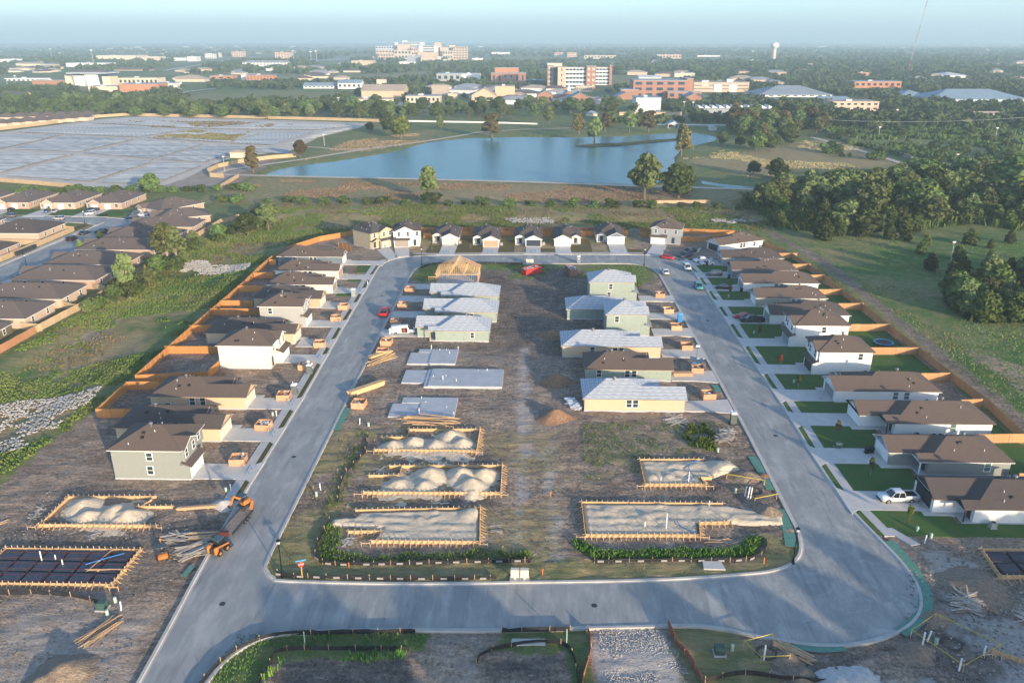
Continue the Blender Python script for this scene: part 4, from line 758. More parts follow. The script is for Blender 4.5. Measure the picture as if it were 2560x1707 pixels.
# ground left of the old street: front drives and lawns of the brick houses
for yy, _w in NY: slabp('driveway', [(NST_R - .02, yy + 2), (-147.4, yy + 2), (-147.4, yy + 8.4), (NST_R - .02, yy + 8.4)], .13, MT['drive']); slabp('lawn', [(NST_R + .5, yy - 4.6), (-146, yy - 4.6), (-146, yy + 1.9), (NST_R + .5, yy + 1.9)], .1, MT['lawn'])
for i, xx in enumerate((-185.4, -205.0, -224.5, -244.0)):
    slabp('driveway', [(xx + 1.5, 308.5 - .1 * i), (xx + 9.8, 308.6), (xx + 9.4, 323.2), (xx + 1.7, 322.1)], .13, MT['drive']); slabp('lawn', [(xx + 10, 309.8), (xx + 20.8, 309.5), (xx + 20.8, 322.9), (xx + 10, 322.9)], .1, MT['lawn'])
slabp('driveway', [(-160.5, 304.8), (-154.6, 300.4), (-152.4, 309.5), (-158.6, 314.6)], .13, MT['drive'])
slabp('sidewalk', [(-166.3, 200), (-167.6, 200), (-167.6, 286), (-166.3, 285)], .12, MT['walk']); slabp('lawn', [(-168.4, 270), (-172.2, 270), (-172, 297), (-168.6, 294)], .1, MT['lawn_brown'])

# ------------------------------------------------------------------ timber fences
def fence_mat(name, c, c2, pitch=.145):
    m, N, L, b = nmat(name, .85, .2); tc = N.new('ShaderNodeTexCoord'); co = tc.outputs['Object']; sx = N.new('ShaderNodeSeparateXYZ'); L.new(co, sx.inputs[0])
    u = math_(N, L, 'DIVIDE', sx.outputs[0], pitch); fr = math_(N, L, 'FRACT', u); wn_ = N.new('ShaderNodeTexWhiteNoise'); wn_.noise_dimensions = '2D'
    oi = N.new('ShaderNodeObjectInfo'); cx = N.new('ShaderNodeCombineXYZ'); L.new(math_(N, L, 'FLOOR', u), cx.inputs[0]); L.new(math_(N, L, 'MULTIPLY', oi.outputs['Random'], 91), cx.inputs[1]); L.new(cx.outputs[0], wn_.inputs[0])
    gr_ = noise(N, L, co, 3, 4, .6, sc3=(6, 6, .6)); f = math_(N, L, 'MULTIPLY_ADD', wn_.outputs[0], .6, math_(N, L, 'MULTIPLY', gr_, .45), True)
    col = mixc(N, L, f, c, c2); col = mixc(N, L, math_(N, L, 'MULTIPLY', oi.outputs['Random'], .3), col, tuple(x * .72 for x in c))
    col = mixc(N, L, math_(N, L, 'MULTIPLY', math_(N, L, 'LESS_THAN', fr, .07), .6), col, tuple(x * .3 for x in c)); L.new(col, b.inputs['Base Color']); return m
FM = {'new': fence_mat('new_cedar_fence', (.46, .20, .06), (.60, .29, .10)), 'brown': fence_mat('stained_cedar_fence', (.46, .24, .105), (.58, .34, .17)), 'old': fence_mat('pale_weathered_fence', (.46, .33, .19), (.58, .44, .27)), 'grey': fence_mat('grey_weathered_fence', (.36, .29, .21), (.46, .38, .29)), 'red': fence_mat('reddish_fence', (.42, .2, .1), (.5, .26, .13))}
POSTM = {k: M('fence_post_' + k, c) for k, c in {'new': (.45, .24, .11), 'brown': (.17, .12, .09), 'old': (.40, .30, .19), 'grey': (.3, .25, .2), 'red': (.33, .17, .1)}.items()}
def fence(label, pts, kind='new', h=1.85, pl=2.45, rails=1, group=None, name='timber_fence', skip_last=False):
    root = thing(name, label, 'fence', (pts[0][0], pts[0][1], 0), 0, group); o = Vector((pts[0][0], pts[0][1]))
    pm = cached(('fp', kind, h), lambda: MB().box(0.012, -.012, .04, .988, .012, h).mesh('panel', FM[kind])); po = cached(('fpost', kind, h), lambda: MB().box(-.05, -.05, -.2, .05, .05, h + .06).mesh('post', POSTM[kind]))
    pmo = {}; rl = cached(('frail', kind), lambda: MB().box(.02, -.05, 0, .98, -.013, .09).mesh('rail', POSTM[kind]))
    for i in range(len(pts) - 1):
        a = Vector(pts[i]) - o; b = Vector(pts[i + 1]) - o; d = b - a; n = max(1, round(d.length / pl)); rz = math.atan2(d.y, d.x); seg = d.length / n
        key = ('fpx', kind, h, round(seg, 2)); pm = cached(key, lambda: MB().box(.03, -.012, .04, seg - .03, .012, h).mesh('panel', FM[kind])); rl = cached(('fr', kind, round(seg, 2)), lambda: MB().box(.03, -.05, 0, seg - .03, -.014, .09).mesh('rail', POSTM[kind]))
        nx, ny = -d.y / d.length, d.x / d.length
        for k in range(n):
            p = a + d * (k / n); pa = O('panel', pm, root, (p.x, p.y, random.uniform(-.03, .03)), rz + random.uniform(-.004, .004))
            for rr in ((.35, h * .5, h - .3) if rails else ()): O('rail', rl, pa, (0, 0, rr))
            O('post', po, root, (p.x - nx * .075 * (1 if rails else 1), p.y - ny * .075, 0), rz)
    e = Vector(pts[-1]) - o; O('post', po, root, (e.x - nx * .075, e.y - ny * .075, 0), rz); return root
fence('orange timber fence along the backs of the left row', [(-81.0, 131.7), (-81.3, 144.0)][::-1], 'new', rails=0)
fence('orange timber fence on the near side of the smaller empty yard', [(-81.0, 131.6), (-73.2, 131.9)], 'new', rails=1)
fence('orange timber fence on the far side of the smaller empty yard', [(-81.25, 144.2), (-72.6, 144.6)], 'new', rails=0)
fence('long orange timber fence behind the left row climbing to the bend', [(-81.3, 147.8), (-81.6, 164), (-81.9, 183), (-82.0, 200), (-82.2, 215), (-83.0, 232), (-83.0, 243), (-80.6, 257), (-74.8, 270), (-66, 278.5), (-56, 283)], 'new', rails=0)
fence('orange timber fence along the near side of the larger empty yard', [(-81.2, 147.6), (-67.4, 149.9)], 'new', rails=0)
fence('short orange timber fence joining the larger yard to the cream house', [(-67.3, 150.0), (-67.0, 155.5)], 'new', rails=0)
for yy, x1, lb in ((164.3, -67.4, 'between the cream two-storey and the tan house'), (178.2, -76.4, 'behind the tan house next to the light grey two-storey'), (191.0, -67.0, 'behind the light grey two-storey'), (197.6, -73.8, 'behind the khaki house'), (211.0, -74.6, 'behind the cream house third from the bend'), (224.3, -76.6, 'behind the cream house second from the bend'), (238.9, -80.4, 'behind the blue-grey house')):
    fence('orange timber side fence ' + lb, [(-82.3, yy - .4), (x1, yy)], 'new', rails=0)
fence('orange timber fence from the khaki two-storey to the blue-grey house', [(-66, 262), (-60.5, 256.2)], 'new', rails=0)
fence('orange timber fence behind the whole far row', [(-55.8, 283.1), (-46, 284.6), (-36, 285.6), (-22, 286), (-8, 286.4), (6, 286.8), (20, 287), (33, 286.6)], 'new', rails=1)
for xa, xb, yy, lb in ((-52.5, -47.6, 270.5, 'beside the white two-storey on its left'), (-39.0, -35.2, 276, 'between the white two-storey and the cream garage house'), (-25.8, -21, 279.6, 'right of the house with cream garage door'), (-11.6, -6.6, 280.4, 'right of the house with tan garage door'), (2.8, 6.8, 280.4, 'right of the house with navy garage door'), (16.2, 21.6, 280.8, 'left of the blue-gabled house'), (31.4, 33.4, 282.5, 'right of the blue-gabled house')): fence('orange timber fence ' + lb, [(xa, yy), (xb, yy)], 'new', rails=0)
for xx, lb in ((-37.6, 'first'), (-23.2, 'second'), (-9.4, 'third'), (4.8, 'fourth'), (18.8, 'fifth'), (33.2, 'sixth')): fence('orange timber divider running back between far row yards, %s from the left' % lb, [(xx, 280.5 if xx > -30 else 276), (xx, 286.2)], 'new', rails=0)
fence('orange timber fence round the yard behind the grey two-storey at the right bend', [(38, 280.4), (38.4, 286.6), (54, 286), (72, 283.4)], 'new')
fence('orange timber fence between the grey two-storey and the turned white house', [(51.5, 273.2), (59.8, 273.0), (72, 283.0)], 'new', rails=0)
fence('orange timber fence left of the grey two-storey at the right bend', [(38.2, 280.2), (42.4, 279.6)], 'new', rails=0)
fence('brown timber fence with dark posts behind the whole right row', [(86.0, 126.9), (87.0, 140.6), (86.4, 153.5), (86.3, 168), (85.8, 183.4), (85.5, 199.8), (84.8, 212), (84.7, 226.5), (84.0, 238.4), (82.8, 252), (77.5, 268), (72.2, 283)], 'brown')
for yy, x1, lb in ((126.4, 77.6, 'between the grey-green house and the white house with black posts'), (140.6, 81.6, 'beside the bare fenced yard, near side'), (153.4, 78.8, 'beside the bare fenced yard, far side'), (167.9, 71.2, 'in front of the trampoline'), (183.3, 72.4, 'behind the trampoline'), (199.7, 78.2, 'next to the house with the black pickup'), (212.0, 77.0, 'next to the sage grey house'), (226.3, 79.4, 'next to the house with the black sedan'), (238.2, 77.6, 'next to the dark blue-grey house'), (251.5, 77.4, 'next to the steel grey house')):
    fence('brown timber side fence ' + lb, [(86.0 if yy < 200 else 84.6, yy), (x1, yy - .5)], 'brown')
for x1, y0, y1, lb in ((76.9, 122.5, 126.0, 'grey-green house'), (81.4, 137, 140.2, 'white house with black posts'), (78.6, 150, 153, 'white house with paired windows'), (71.0, 163.8, 167.4, 'white two-storey with black garage door'), (72.0, 180.6, 183, 'white two-storey by the trampoline')): fence('short brown timber fence joining the corner of the ' + lb, [(x1, y0), (x1 + .1, y1)], 'brown')
fence('brown timber fence at the right edge below the grey-green house', [(86.0, 112.8), (77.2, 112.6)], 'brown')
fence('pale timber fence behind the older brick houses', [(-119.2, 176.5), (-118.0, 195), (-117.7, 214), (-118.6, 240), (-119.8, 270), (-119.6, 297), (-110, 320), (-118, 338)], 'old', rails=0)
fence('reddish timber fence at the left edge behind the olive house', [(-119.6, 158), (-119.2, 176)], 'red', rails=0)
for i, yy in enumerate((177.6, 193.0, 209.0, 226.4)): fence('pale timber side fence behind ' + ['the olive house', 'the nearest pale brick house', 'the weedy brick yard', 'the brick house beside the lone thin tree'][i], [(-118.6, yy), (-124.2, yy + (3 if i else 1))], 'old', rails=0)
fence('pale timber fence along the old street beside the corner house', [(-168.6, 236), (-168.5, 262), (-168.6, 283), (-173, 284)], 'old', rails=0)
fence('pale timber fence closing the yard of the pink brick corner house', [(-168.8, 262), (-184, 263)], 'old', rails=0)
fence('long tan fence along the far edge of the panel field', [tuple(G(a, b).xy) for a, b in [(0, 326), (120, 312), (215, 297), (310, 290), (380, 291), (600, 296), (880, 303), (960, 306)]], 'old', 2.4, 6, 0)
fence('tan fence curving round the pond end of the panel field', [tuple(G(a, b).xy) for a, b in [(560, 445), (525, 443), (518, 432), (545, 420), (600, 408), (680, 398), (740, 393)]], 'old', 2.2, 5, 0)
fence('tan fence between the grass plot and the dry field', [tuple(G(a, b).xy) for a, b in [(548, 473), (597, 444)]], 'old', 1.9, 5, 0)
fence('pale fence along the far foot of the panel field near the brick houses', [tuple(G(a, b).xy) for a, b in [(0, 455), (90, 462), (190, 471)]], 'old', 2.0, 5, 0)
fence('grey weathered fence along the wooded lane on the right', [tuple(G(a, b).xy) for a, b in [(2068, 341), (2130, 355), (2200, 374), (2270, 397), (2330, 416), (2395, 435)]], 'grey', 2.6, 6, 0)
wf = M('white_rail_paint', (.75, .75, .72))
FM['white'] = wf; POSTM['white'] = wf
fence('white fence along the far bank left of the park trees', [tuple(G(a, b).xy) for a, b in [(1020, 305), (1200, 308), (1345, 312)]], 'white', 1.3, 6, 0)
fence('white fence along the far bank beside the white shed', [tuple(G(a, b).xy) for a, b in [(1600, 315), (1670, 314), (1780, 315), (1850, 316)]], 'white', 1.3, 6, 0)
fence('orange-tan fence at the foot of the dry field by the two big trees', [tuple(G(a, b).xy) for a, b in [(1600, 510), (1690, 509), (1775, 508)]], 'old', 1.4, 5, 0)
# ------------------------------------------------------------------ building site
LUM = M('raw_lumber', (.46, .30, .165), (.60, .42, .25), 4, rough=.85, var=.18); LUM2 = M('bright_sheathing_lumber', (.54, .35, .17), (.65, .45, .235), 2, rough=.8, var=.1); LUMG = M('grey_scrap_lumber', (.36, .32, .27), (.50, .44, .36), 3, var=.25); OSB = M('orange_plywood', (.55, .29, .16), (.64, .37, .21), 2.5, rough=.85, var=.12)
SAND = M('pale_fill_sand', (.56, .46, .32), (.70, .59, .44), 1.4, rough=.95, spec=.1, bmp=.9, bsc=5, bd=.16, st=(.7, 1.3, 1)); DIRT1 = M('orange_clay_pile', (.22, .125, .07), (.34, .21, .12), 2.2, bmp=.9, bsc=4, bd=.25); DIRT2 = M('brown_soil_pile', (.20, .145, .10), (.34, .26, .18), 2.2, bmp=.9, bsc=4, bd=.2); CALI = M('white_caliche', (.45, .42, .37), (.66, .63, .57), 1.6, bmp=.8, bsc=3, bd=.2)
BLKP = M('black_plastic_sheet', (.030, .032, .042), (.055, .058, .07), 2, rough=.42, spec=.4, bmp=.6, bsc=4, bd=.06); REB = M('red_rebar', (.16, .035, .035), rough=.7); BLUE = M('blue_water_pipe', (.03, .16, .42), rough=.5); GRN = M('green_utility_plastic', (.07, .23, .15), rough=.6); GRNP = M('pale_green_pedestal', (.38, .52, .40), rough=.6); GRND = M('dark_green_transformer', (.05, .10, .075), rough=.5); YEL = M('yellow_tape', (.62, .50, .06), rough=.6); ORG = M('orange_marker', (.70, .20, .05), rough=.6); SILT = M('black_silt_fabric', (.014, .014, .016), (.03, .03, .032), 2, rough=.7); SILTR = M('rusty_silt_fabric', (.25, .075, .045), (.36, .13, .08), 2, rough=.8)
def heightfield(name, x0, x1, y0, y1, fn, mat, res=.3):
    nx = max(4, int((x1 - x0) / res)); ny = max(4, int((y1 - y0) / res)); X, Y = np.meshgrid(np.linspace(x0, x1, nx), np.linspace(y0, y1, ny)); Z = fn(X, Y)
    i = np.arange(nx * ny).reshape(ny, nx); Q = np.stack([i[:-1, :-1], i[:-1, 1:], i[1:, 1:], i[1:, :-1]], -1).reshape(-1, 4); zz = Z.ravel()
    Q = Q[(zz[Q].max(1) > -.18)]; return npmesh(name, np.stack([X.ravel(), Y.ravel(), zz], 1), Q, mat, True)
def mounds(cones, base=-.25, seed=1, sl=.62):
    def fn(X, Y):
        z = np.full(X.shape, base)
        for (cx, cy, r, h) in cones:
            a = np.arctan2(Y - cy, X - cx); d = np.hypot(X - cx, Y - cy) * (1 + .16 * (vn(a * 1.3 + cx, a * 0 + cy, seed) - .5) * 2)
            c = np.where(d < .35 * r, h * (1 - .45 * (d / (.35 * r)) ** 2 * .55), 0); q = h * np.clip(1.06 - d / r * 1.12, -1, .93); q = np.where(q < .12 * h, .12 * h + (q - .12 * h) * .55, q); z = np.maximum(z, q - .06 + .22 * (fbm(X * 1.5, Y * 1.5, seed) - .5))
        return z
    return fn
def pile(label, cones, mat, cat='sand pile', name='sand_pile', seed=1, res=.25, group=None):
    cx = sum(c[0] for c in cones) / len(cones); cy = sum(c[1] for c in cones) / len(cones); L_ = [(a - cx, b - cy, r, h) for a, b, r, h in cones]
    m = 1.25; me = heightfield(name, min(c[0] - c[2] * m for c in L_), max(c[0] + c[2] * m for c in L_), min(c[1] - c[2] * m for c in L_), max(c[1] + c[2] * m for c in L_), mounds(L_, seed=seed), mat, res)
    return tag(O(name, me, None, (cx, cy, 0)), label, cat, group)
def stake_mesh(): return MB().beam((0, 0, -.15), (0, 0, .8), .09, .06).beam((0, .02, .5), (0, .95, -.05), .09, .06).beam((0, 0, .06), (0, .7, .0), .06, .04).mesh('stake', LUM)
def form(label, segs, bh=.46, sp=.78):
    x0, y0 = segs[0][0], segs[0][1]; root = thing('foundation_formwork', label, 'formwork', (x0, y0, 0))
    for (ax, ay, bx, by, sgn, st) in segs:
        d = Vector((bx - ax, by - ay)); L_ = d.length; rz = math.atan2(d.y, d.x)
        O('form_board', MB().box(-.12, -.03, -.05, L_ + .12, .03, bh).mesh('form_board', LUM2), root, (ax - x0, ay - y0, 0), rz)
        O('top_rail', MB().box(-.4, -.07 * sgn - .04, bh + .003, L_ + .4, -.07 * sgn + .04, bh + .06).mesh('top_rail', LUM), root, (ax - x0, ay - y0, 0), rz)
        if st:
            n = int(L_ / sp)
            for k in range(n + 1):
                p = Vector((ax, ay)) + d * (k / max(n, 1)); O('stake', cached('stake', stake_mesh), root, (p.x - x0 + random.uniform(-.03, .03), p.y - y0, random.uniform(-.06, .06)), rz + (math.pi if sgn < 0 else 0) + random.uniform(-.15, .15), (1, .75 + .35 * random.random(), 1))
    for c in range(2):
        ax, ay = segs[0][c * 2], segs[0][c * 2 + 1]; O('batter_board', MB().beam((-.9, -.6, .5), (.3, -.6, .5), .04, .1).beam((-.9, -.6, -.1), (-.9, -.6, .75), .06).beam((.3, -.6, -.1), (.3, -.6, .75), .06).mesh('batter_board', LUM), root, (ax - x0 - (.4 if c == 0 else -.8), ay - y0 - .1, 0))
    return root
# sgn -1: stakes on the right-hand side of the run, +1: on the left
form('formwork with five sand heaps, topmost of the three sand lots', [(-26.8, 120.1, -9.4, 120.2, -1, 1), (-9.35, 120.2, -9.3, 128.4, -1, 1), (-22.1, 127.9, -9.3, 128.3, 1, 1), (-22.0, 125.0, -22.1, 127.9, 1, 0), (-26.4, 124.7, -22.0, 124.9, 1, 1)])
form('formwork with the largest sand heaps spilling over its near board', [(-26.0, 106.4, -4.7, 106.8, -1, 1), (-4.7, 106.8, -4.8, 115.4, -1, 1), (-23.3, 114.7, -4.8, 115.4, 1, 1), (-21.3, 111.8, -21.4, 114.6, 1, 0), (-26.1, 111.6, -21.4, 111.7, 1, 1)])
form('formwork filled level with raked sand beside the weed border', [(-22.3, 93.7, -7.1, 93.9, -1, 1), (-7.1, 93.9, -7.6, 102.6, -1, 1), (-26.1, 101.5, -7.6, 102.6, 1, 1), (-26.0, 95.9, -21.4, 96.1, -1, 1), (-21.4, 93.8, -21.4, 96.0, 1, 0)])
form('small sand-filled formwork with a blue pipe below the green weeds', [(17.9, 110.0, 27.5, 110.2, -1, 1), (17.9, 110.0, 18.0, 118.0, 1, 1), (18.0, 118.0, 28.7, 118.3, 1, 1), (27.4, 110.3, 27.1, 112.3, -1, 1), (27.1, 112.3, 28.8, 112.4, -1, 0)])
form('long sand-filled formwork with white pipes beside the corner weeds', [(7.7, 96.0, 24.0, 96.4, -1, 1), (7.7, 96.0, 7.6, 104.6, 1, 1), (7.6, 104.6, 28.9, 104.8, 1, 1), (24.0, 96.4, 24.4, 99.5, -1, 1), (24.4, 99.5, 29.0, 99.8, -1, 1)])
form('formwork with sand heaps beside the grey-green two-storey house', [(-71.1, 96.3, -54.1, 96.6, -1, 1), (-71.1, 96.3, -71.0, 103.9, 1, 1), (-71.0, 103.9, -57.7, 104.4, 1, 1), (-58.9, 101.5, -54.0, 101.7, 1, 1), (-58.6, 101.6, -57.9, 103.4, 1, 0)])
form('formwork with black plastic pads at the left edge beside the mini excavator', [(-76.0, 83.1, -53.8, 83.3, -1, 1), (-53.9, 83.3, -53.7, 90.8, -1, 1), (-72.4, 90.7, -53.7, 90.9, 1, 1), (-58.5, 86.2, -53.6, 86.4, -1, 0), (-58.5, 86.2, -57.6, 90.6, 1, 0), (-72.6, 83.2, -72.4, 90.6, 1, 1)], .42)
form('formwork with black plastic pads at the right picture edge', [(61.4, 88.2, 80, 88.5, -1, 1), (61.4, 88.2, 62.0, 94.2, 1, 1), (62.0, 94.2, 80, 94.4, 1, 1)], .5)
form('low formwork board with braces near the lower right corner', [(53.2, 74.4, 60.5, 70.2, -1, 1)], .5)
pile('five pale sand heaps in the topmost sand lot', [(-24.0, 121.9, 2.6, 1.25), (-20.5, 123.3, 2.5, 1.35), (-16.7, 122.3, 2.6, 1.3), (-14.4, 125.6, 2.9, 1.5), (-12.0, 122.9, 2.6, 1.35), (-21, 121.4, 4.6, .45), (-14.5, 122, 5, .45)], SAND, seed=3)
pile('pale sand heaps running over the near board of the middle sand lot', [(-21.0, 109.2, 2.4, 1.05), (-16.2, 112.2, 3.0, 1.5), (-17.0, 108.9, 2.4, 1.15), (-11.4, 112.4, 3.1, 1.65), (-7.7, 112.2, 2.7, 1.6), (-9.4, 109.0, 3.3, 1.7), (-9.2, 107.0, 1.7, .8), (-19, 108.6, 5, .4)], SAND, seed=5)
pile('four pale sand heaps beside the grey-green two-storey house', [(-67.6, 101.7, 3.1, 1.3), (-65.4, 98.8, 2.6, 1.2), (-61.8, 100.4, 2.8, 1.35), (-59.3, 98.9, 3.2, 1.45), (-63, 99, 5, .4)], SAND, seed=7)
def level_sand(label, poly, lvl, mat, seed, extra=()):
    xs = [p[0] for p in poly]; ys = [p[1] for p in poly]; cx, cy = xs[0], ys[0]; P = [(a - cx, b - cy) for a, b in poly]
    def fn(X, Y):
        s = sdist(X, Y, P); w = np.clip(s / .5, 0, 1); z = lvl + .16 * (fbm(X * .55, Y * 1.1, seed) - .5) + .10 * np.sin(3.2 * Y + 4 * fbm(X * .3, Y * .3, seed + 2)) * vn(X * .35, Y * .35, seed + 4) + .25 * np.maximum(0, fbm(X * .5, Y * .6, seed + 9) - .56) * 6 * .5
        for (ex, ey, r, h) in extra: z = np.maximum(z, h * np.clip(1.15 - np.hypot(X - (ex - cx), Y - (ey - cy)) / r, -1, .92) + .05 * (fbm(X * 2, Y * 2, seed) - .5))
        return np.where(s > 0, -.1 + (z + .1) * w, -.3)
    return tag(O('sand_fill', heightfield('sand_fill', min(xs) - cx, max(xs) - cx, min(ys) - cy, max(ys) - cy, fn, mat, .28), None, (cx, cy, 0)), label, 'sand')
level_sand('raked pale sand filling the formwork beside the weed border', [(-22.2, 93.8), (-7.2, 94), (-7.6, 102.4), (-25.6, 101.3), (-26, 99.9), (-29.5, 99.2), (-29, 97.4), (-21.5, 97.2)], .34, SAND, 11, [(-8.8, 101, 2.6, 1.0)])
level_sand('pale sand in the small formwork, heaped at its open street end', [(18, 110.1), (27.4, 110.3), (27.2, 112.4), (29, 112.6), (34.4, 115.8), (33, 118.8), (28.5, 118.2), (18.1, 117.9)], .32, SAND, 13, [(31.2, 115.6, 3.0, 1.2), (19.6, 112.4, 1.7, .75), (22, 112.6, 1.6, .7)])
level_sand('pale sand in the long formwork, spreading towards the street', [(7.8, 96.1), (23.9, 96.5), (24.3, 99.7), (29, 100), (36.8, 99.6), (37.2, 102), (31.5, 104), (28.8, 104.7), (7.7, 104.5)], .32, SAND, 17, [(17, 101, 1.8, .7), (11.5, 102.5, 2.2, .62)])
# slabs
def slab(label, parts, pipes, loc):
    r = thing('concrete_slab', label, 'concrete slab', (loc[0], loc[1], 0))
    for k, (x0, y0, x1, y1, z1) in enumerate(parts): O('slab_section' if k else 'slab', MB().box(x0 - loc[0], y0 - loc[1], -.25, x1 - loc[0], y1 - loc[1], z1).mesh('slab_section' if k else 'slab', MT['slab']), r)
    for (x, y, h) in pipes: O('pipe_stub', MB().tube((0, 0, .1), (0, 0, .35 + h), .07, n=8).mesh('pipe_stub', PIPE), r, (x - loc[0], y - loc[1], 0))
    return r
slab('grey concrete slab beside the unfinished shells, farthest of three', [(-22.3, 159.1, -16.8, 167.6, .36), (-25.6, 165.6, -22.31, 167.6, .34), (-27.3, 159.1, -22.31, 165.59, .27), (-22.6, 159.1, -22.3, 167.6, .39)], [(-23, 167.8, .9), (-19.5, 167.2, .25), (-21, 167, .3), (-18.6, 165.2, .35), (-16.9, 167.9, .6)], (-22, 160))
slab('long grey concrete slab with a lower street section, middle of three', [(-21.2, 146.8, -6.1, 155.9, .5), (-22.0, 146.8, -21.21, 155.9, .36), (-26.9, 148.9, -22.01, 155.6, .24)], [(-11.5, 155, .3), (-9.6, 155.1, .6), (-18.4, 150, 1.1), (-15.6, 149.3, .7), (-20.6, 151.5, .4), (-18.0, 152, .4)], (-20, 147))
slab('wet-looking grey concrete slab next to the truss heap, nearest of three', [(-21.4, 133.2, -14.5, 141.5, .42), (-25.2, 139.0, -21.41, 141.5, .38), (-26.9, 133.2, -21.41, 138.9, .27)], [(-21.2, 134.5, 1.1), (-16.3, 137, .3), (-21.6, 141, .5), (-16.4, 134, .3), (-20.6, 139.4, .2), (-14.7, 134.4, .4)], (-22, 134))
# plastic-wrapped pads
def pads(label, x0, y0, nx, ny, w, h, gap=.2):
    r = thing('foundation_pads', label, 'foundation pads', (x0, y0, 0)); pm = cached(('pad', w, h), lambda: MB().frustum((0, w, 0, h), (.14, w - .14, .14, h - .14), -.1, .34).mesh('plastic_pad', BLKP))
    for i in range(nx):
        for j in range(ny): O('plastic_pad', pm, r, (i * (w + gap), j * (h + gap), random.uniform(-.03, .03)), random.uniform(-.015, .015))
    for j in range(ny * 2): O('rebar', cached(('rbx', nx, w), lambda: MB().beam((0, 0, .4), (nx * (w + gap), 0, .4), .028).mesh('rebar', REB)), r, (0, .35 + j * (h + gap) / 2, random.uniform(-.02, .02)))
    for i in range(nx): O('rebar', cached(('rby', ny, h), lambda: MB().beam((0, 0, .43), (0, ny * (h + gap), .43), .026).mesh('rebar', REB)), r, (i * (w + gap) - .1, 0, 0))
    return r
pads('black plastic foundation pads with red rebar at the left edge', -75.4, 83.5, 7, 3, 2.85, 2.2); pads('black plastic foundation pads with red rebar at the right edge', 62.2, 88.7, 6, 2, 2.7, 2.5)
# timber frame
def timber_frame():
    r = thing('timber_house_frame', 'bare timber house frame with roof trusses beside the green sheathed shells', 'house frame', (-28.0, 220.0, 0)); W, D = 12.0, 10.5
    O('slab', MB().box(-.1, -.1, -.2, W + .1, D + .1, .25).mesh('slab', MT['slab']), r)
    O('bottom_plate', MB().box(0, 0, .25, W, .1, .32).mesh('bottom_plate', LUM2), r); st = cached('stud', lambda: MB().box(-.03, 0, .32, .03, .1, 2.75).mesh('stud', LUM2)); sy = cached('study', lambda: MB().box(0, -.03, .32, .1, .03, 2.75).mesh('stud', LUM2))
    for k in range(21): O('stud', st, r, (k * W / 20, 0, 0)); O('stud', st, r, (k * W / 20, D - .1, 0))
    for k in range(1, 17): O('stud', sy, r, (0, k * D / 17, 0)); O('stud', sy, r, (W - .1, k * D / 17, 0))
    for (a, b, c, d) in ((0, 0, W, .1), (0, D - .1, W, D), (0, .1, .1, D - .1), (W - .1, .1, W, D - .1)): O('top_plate', MB().box(a, b, 2.75, c, d, 2.88).mesh('top_plate', LUM2), r)
    O('brace', MB().beam((.3, -.06, .4), (4, -.06, 2.8), .1, .05).mesh('brace', LUM2), r); O('brace', MB().beam((11.5, -.06, .4), (8, -.06, 2.8), .1, .05).mesh('brace', LUM2), r)
    h = 2.9; tr = MB(); z = 2.9
    for a, b in (((-.4, z), (W + .4, z)), ((-.4, z), (W / 2, z + h)), ((W + .4, z), (W / 2, z + h)), ((W / 4, z + h / 2), (W / 3, z)), ((W * .75, z + h / 2), (W * .667, z)), ((W / 2, z + h), (W / 3, z)), ((W / 2, z + h), (W * .667, z))): tr.beam((a[0], 0, a[1]), (b[0], 0, b[1]), .05, .09)
    tm = tr.mesh('truss', LUM2)
    for k in range(10): O('truss', tm, r, (0, .05 + k * 1.1, 0))
    gv = MB()
    for k in range(1, 20):
        x = k * W / 20; gv.beam((x, -.04, z), (x, -.04, z + h * (1 - abs(x - W / 2) / (W / 2))), .06, .05)
    O('gable_frame', gv.mesh('gable_frame', LUM2), r)
    O('side_sheathing', MB().box(W + .003, .5, .3, W + .03, 6.5, 2.86).mesh('side_sheathing', OSB), r)
    for k, yy in enumerate((7.0,)): O('sheathing_panel', MB().solid([(W + .4, yy, 2.98), (W + .4, yy + 2.4, 2.98), (W / 2 + 2, yy + 2.4, 4.98), (W / 2 + 2, yy, 4.98), (W + .4, yy, 2.94), (W + .4, yy + 2.4, 2.94), (W / 2 + 2, yy + 2.4, 4.94), (W / 2 + 2, yy, 4.94)], [(0, 1, 2, 3), (7, 6, 5, 4), (0, 4, 5, 1), (1, 5, 6, 2), (2, 6, 7, 3), (3, 7, 4, 0)]).mesh('sheathing_panel', OSB), r)
    for i in range(4): O('porch_stud', MB().box(-1.9 + i * .6, -1.6, 0, -1.82 + i * .6, -1.5, 2.5).mesh('porch_stud', LUM2), r)
    O('porch_beam', MB().box(-2.0, -1.62, 2.5, 0.2, -1.5, 2.66).mesh('porch_beam', LUM2), r)
timber_frame()
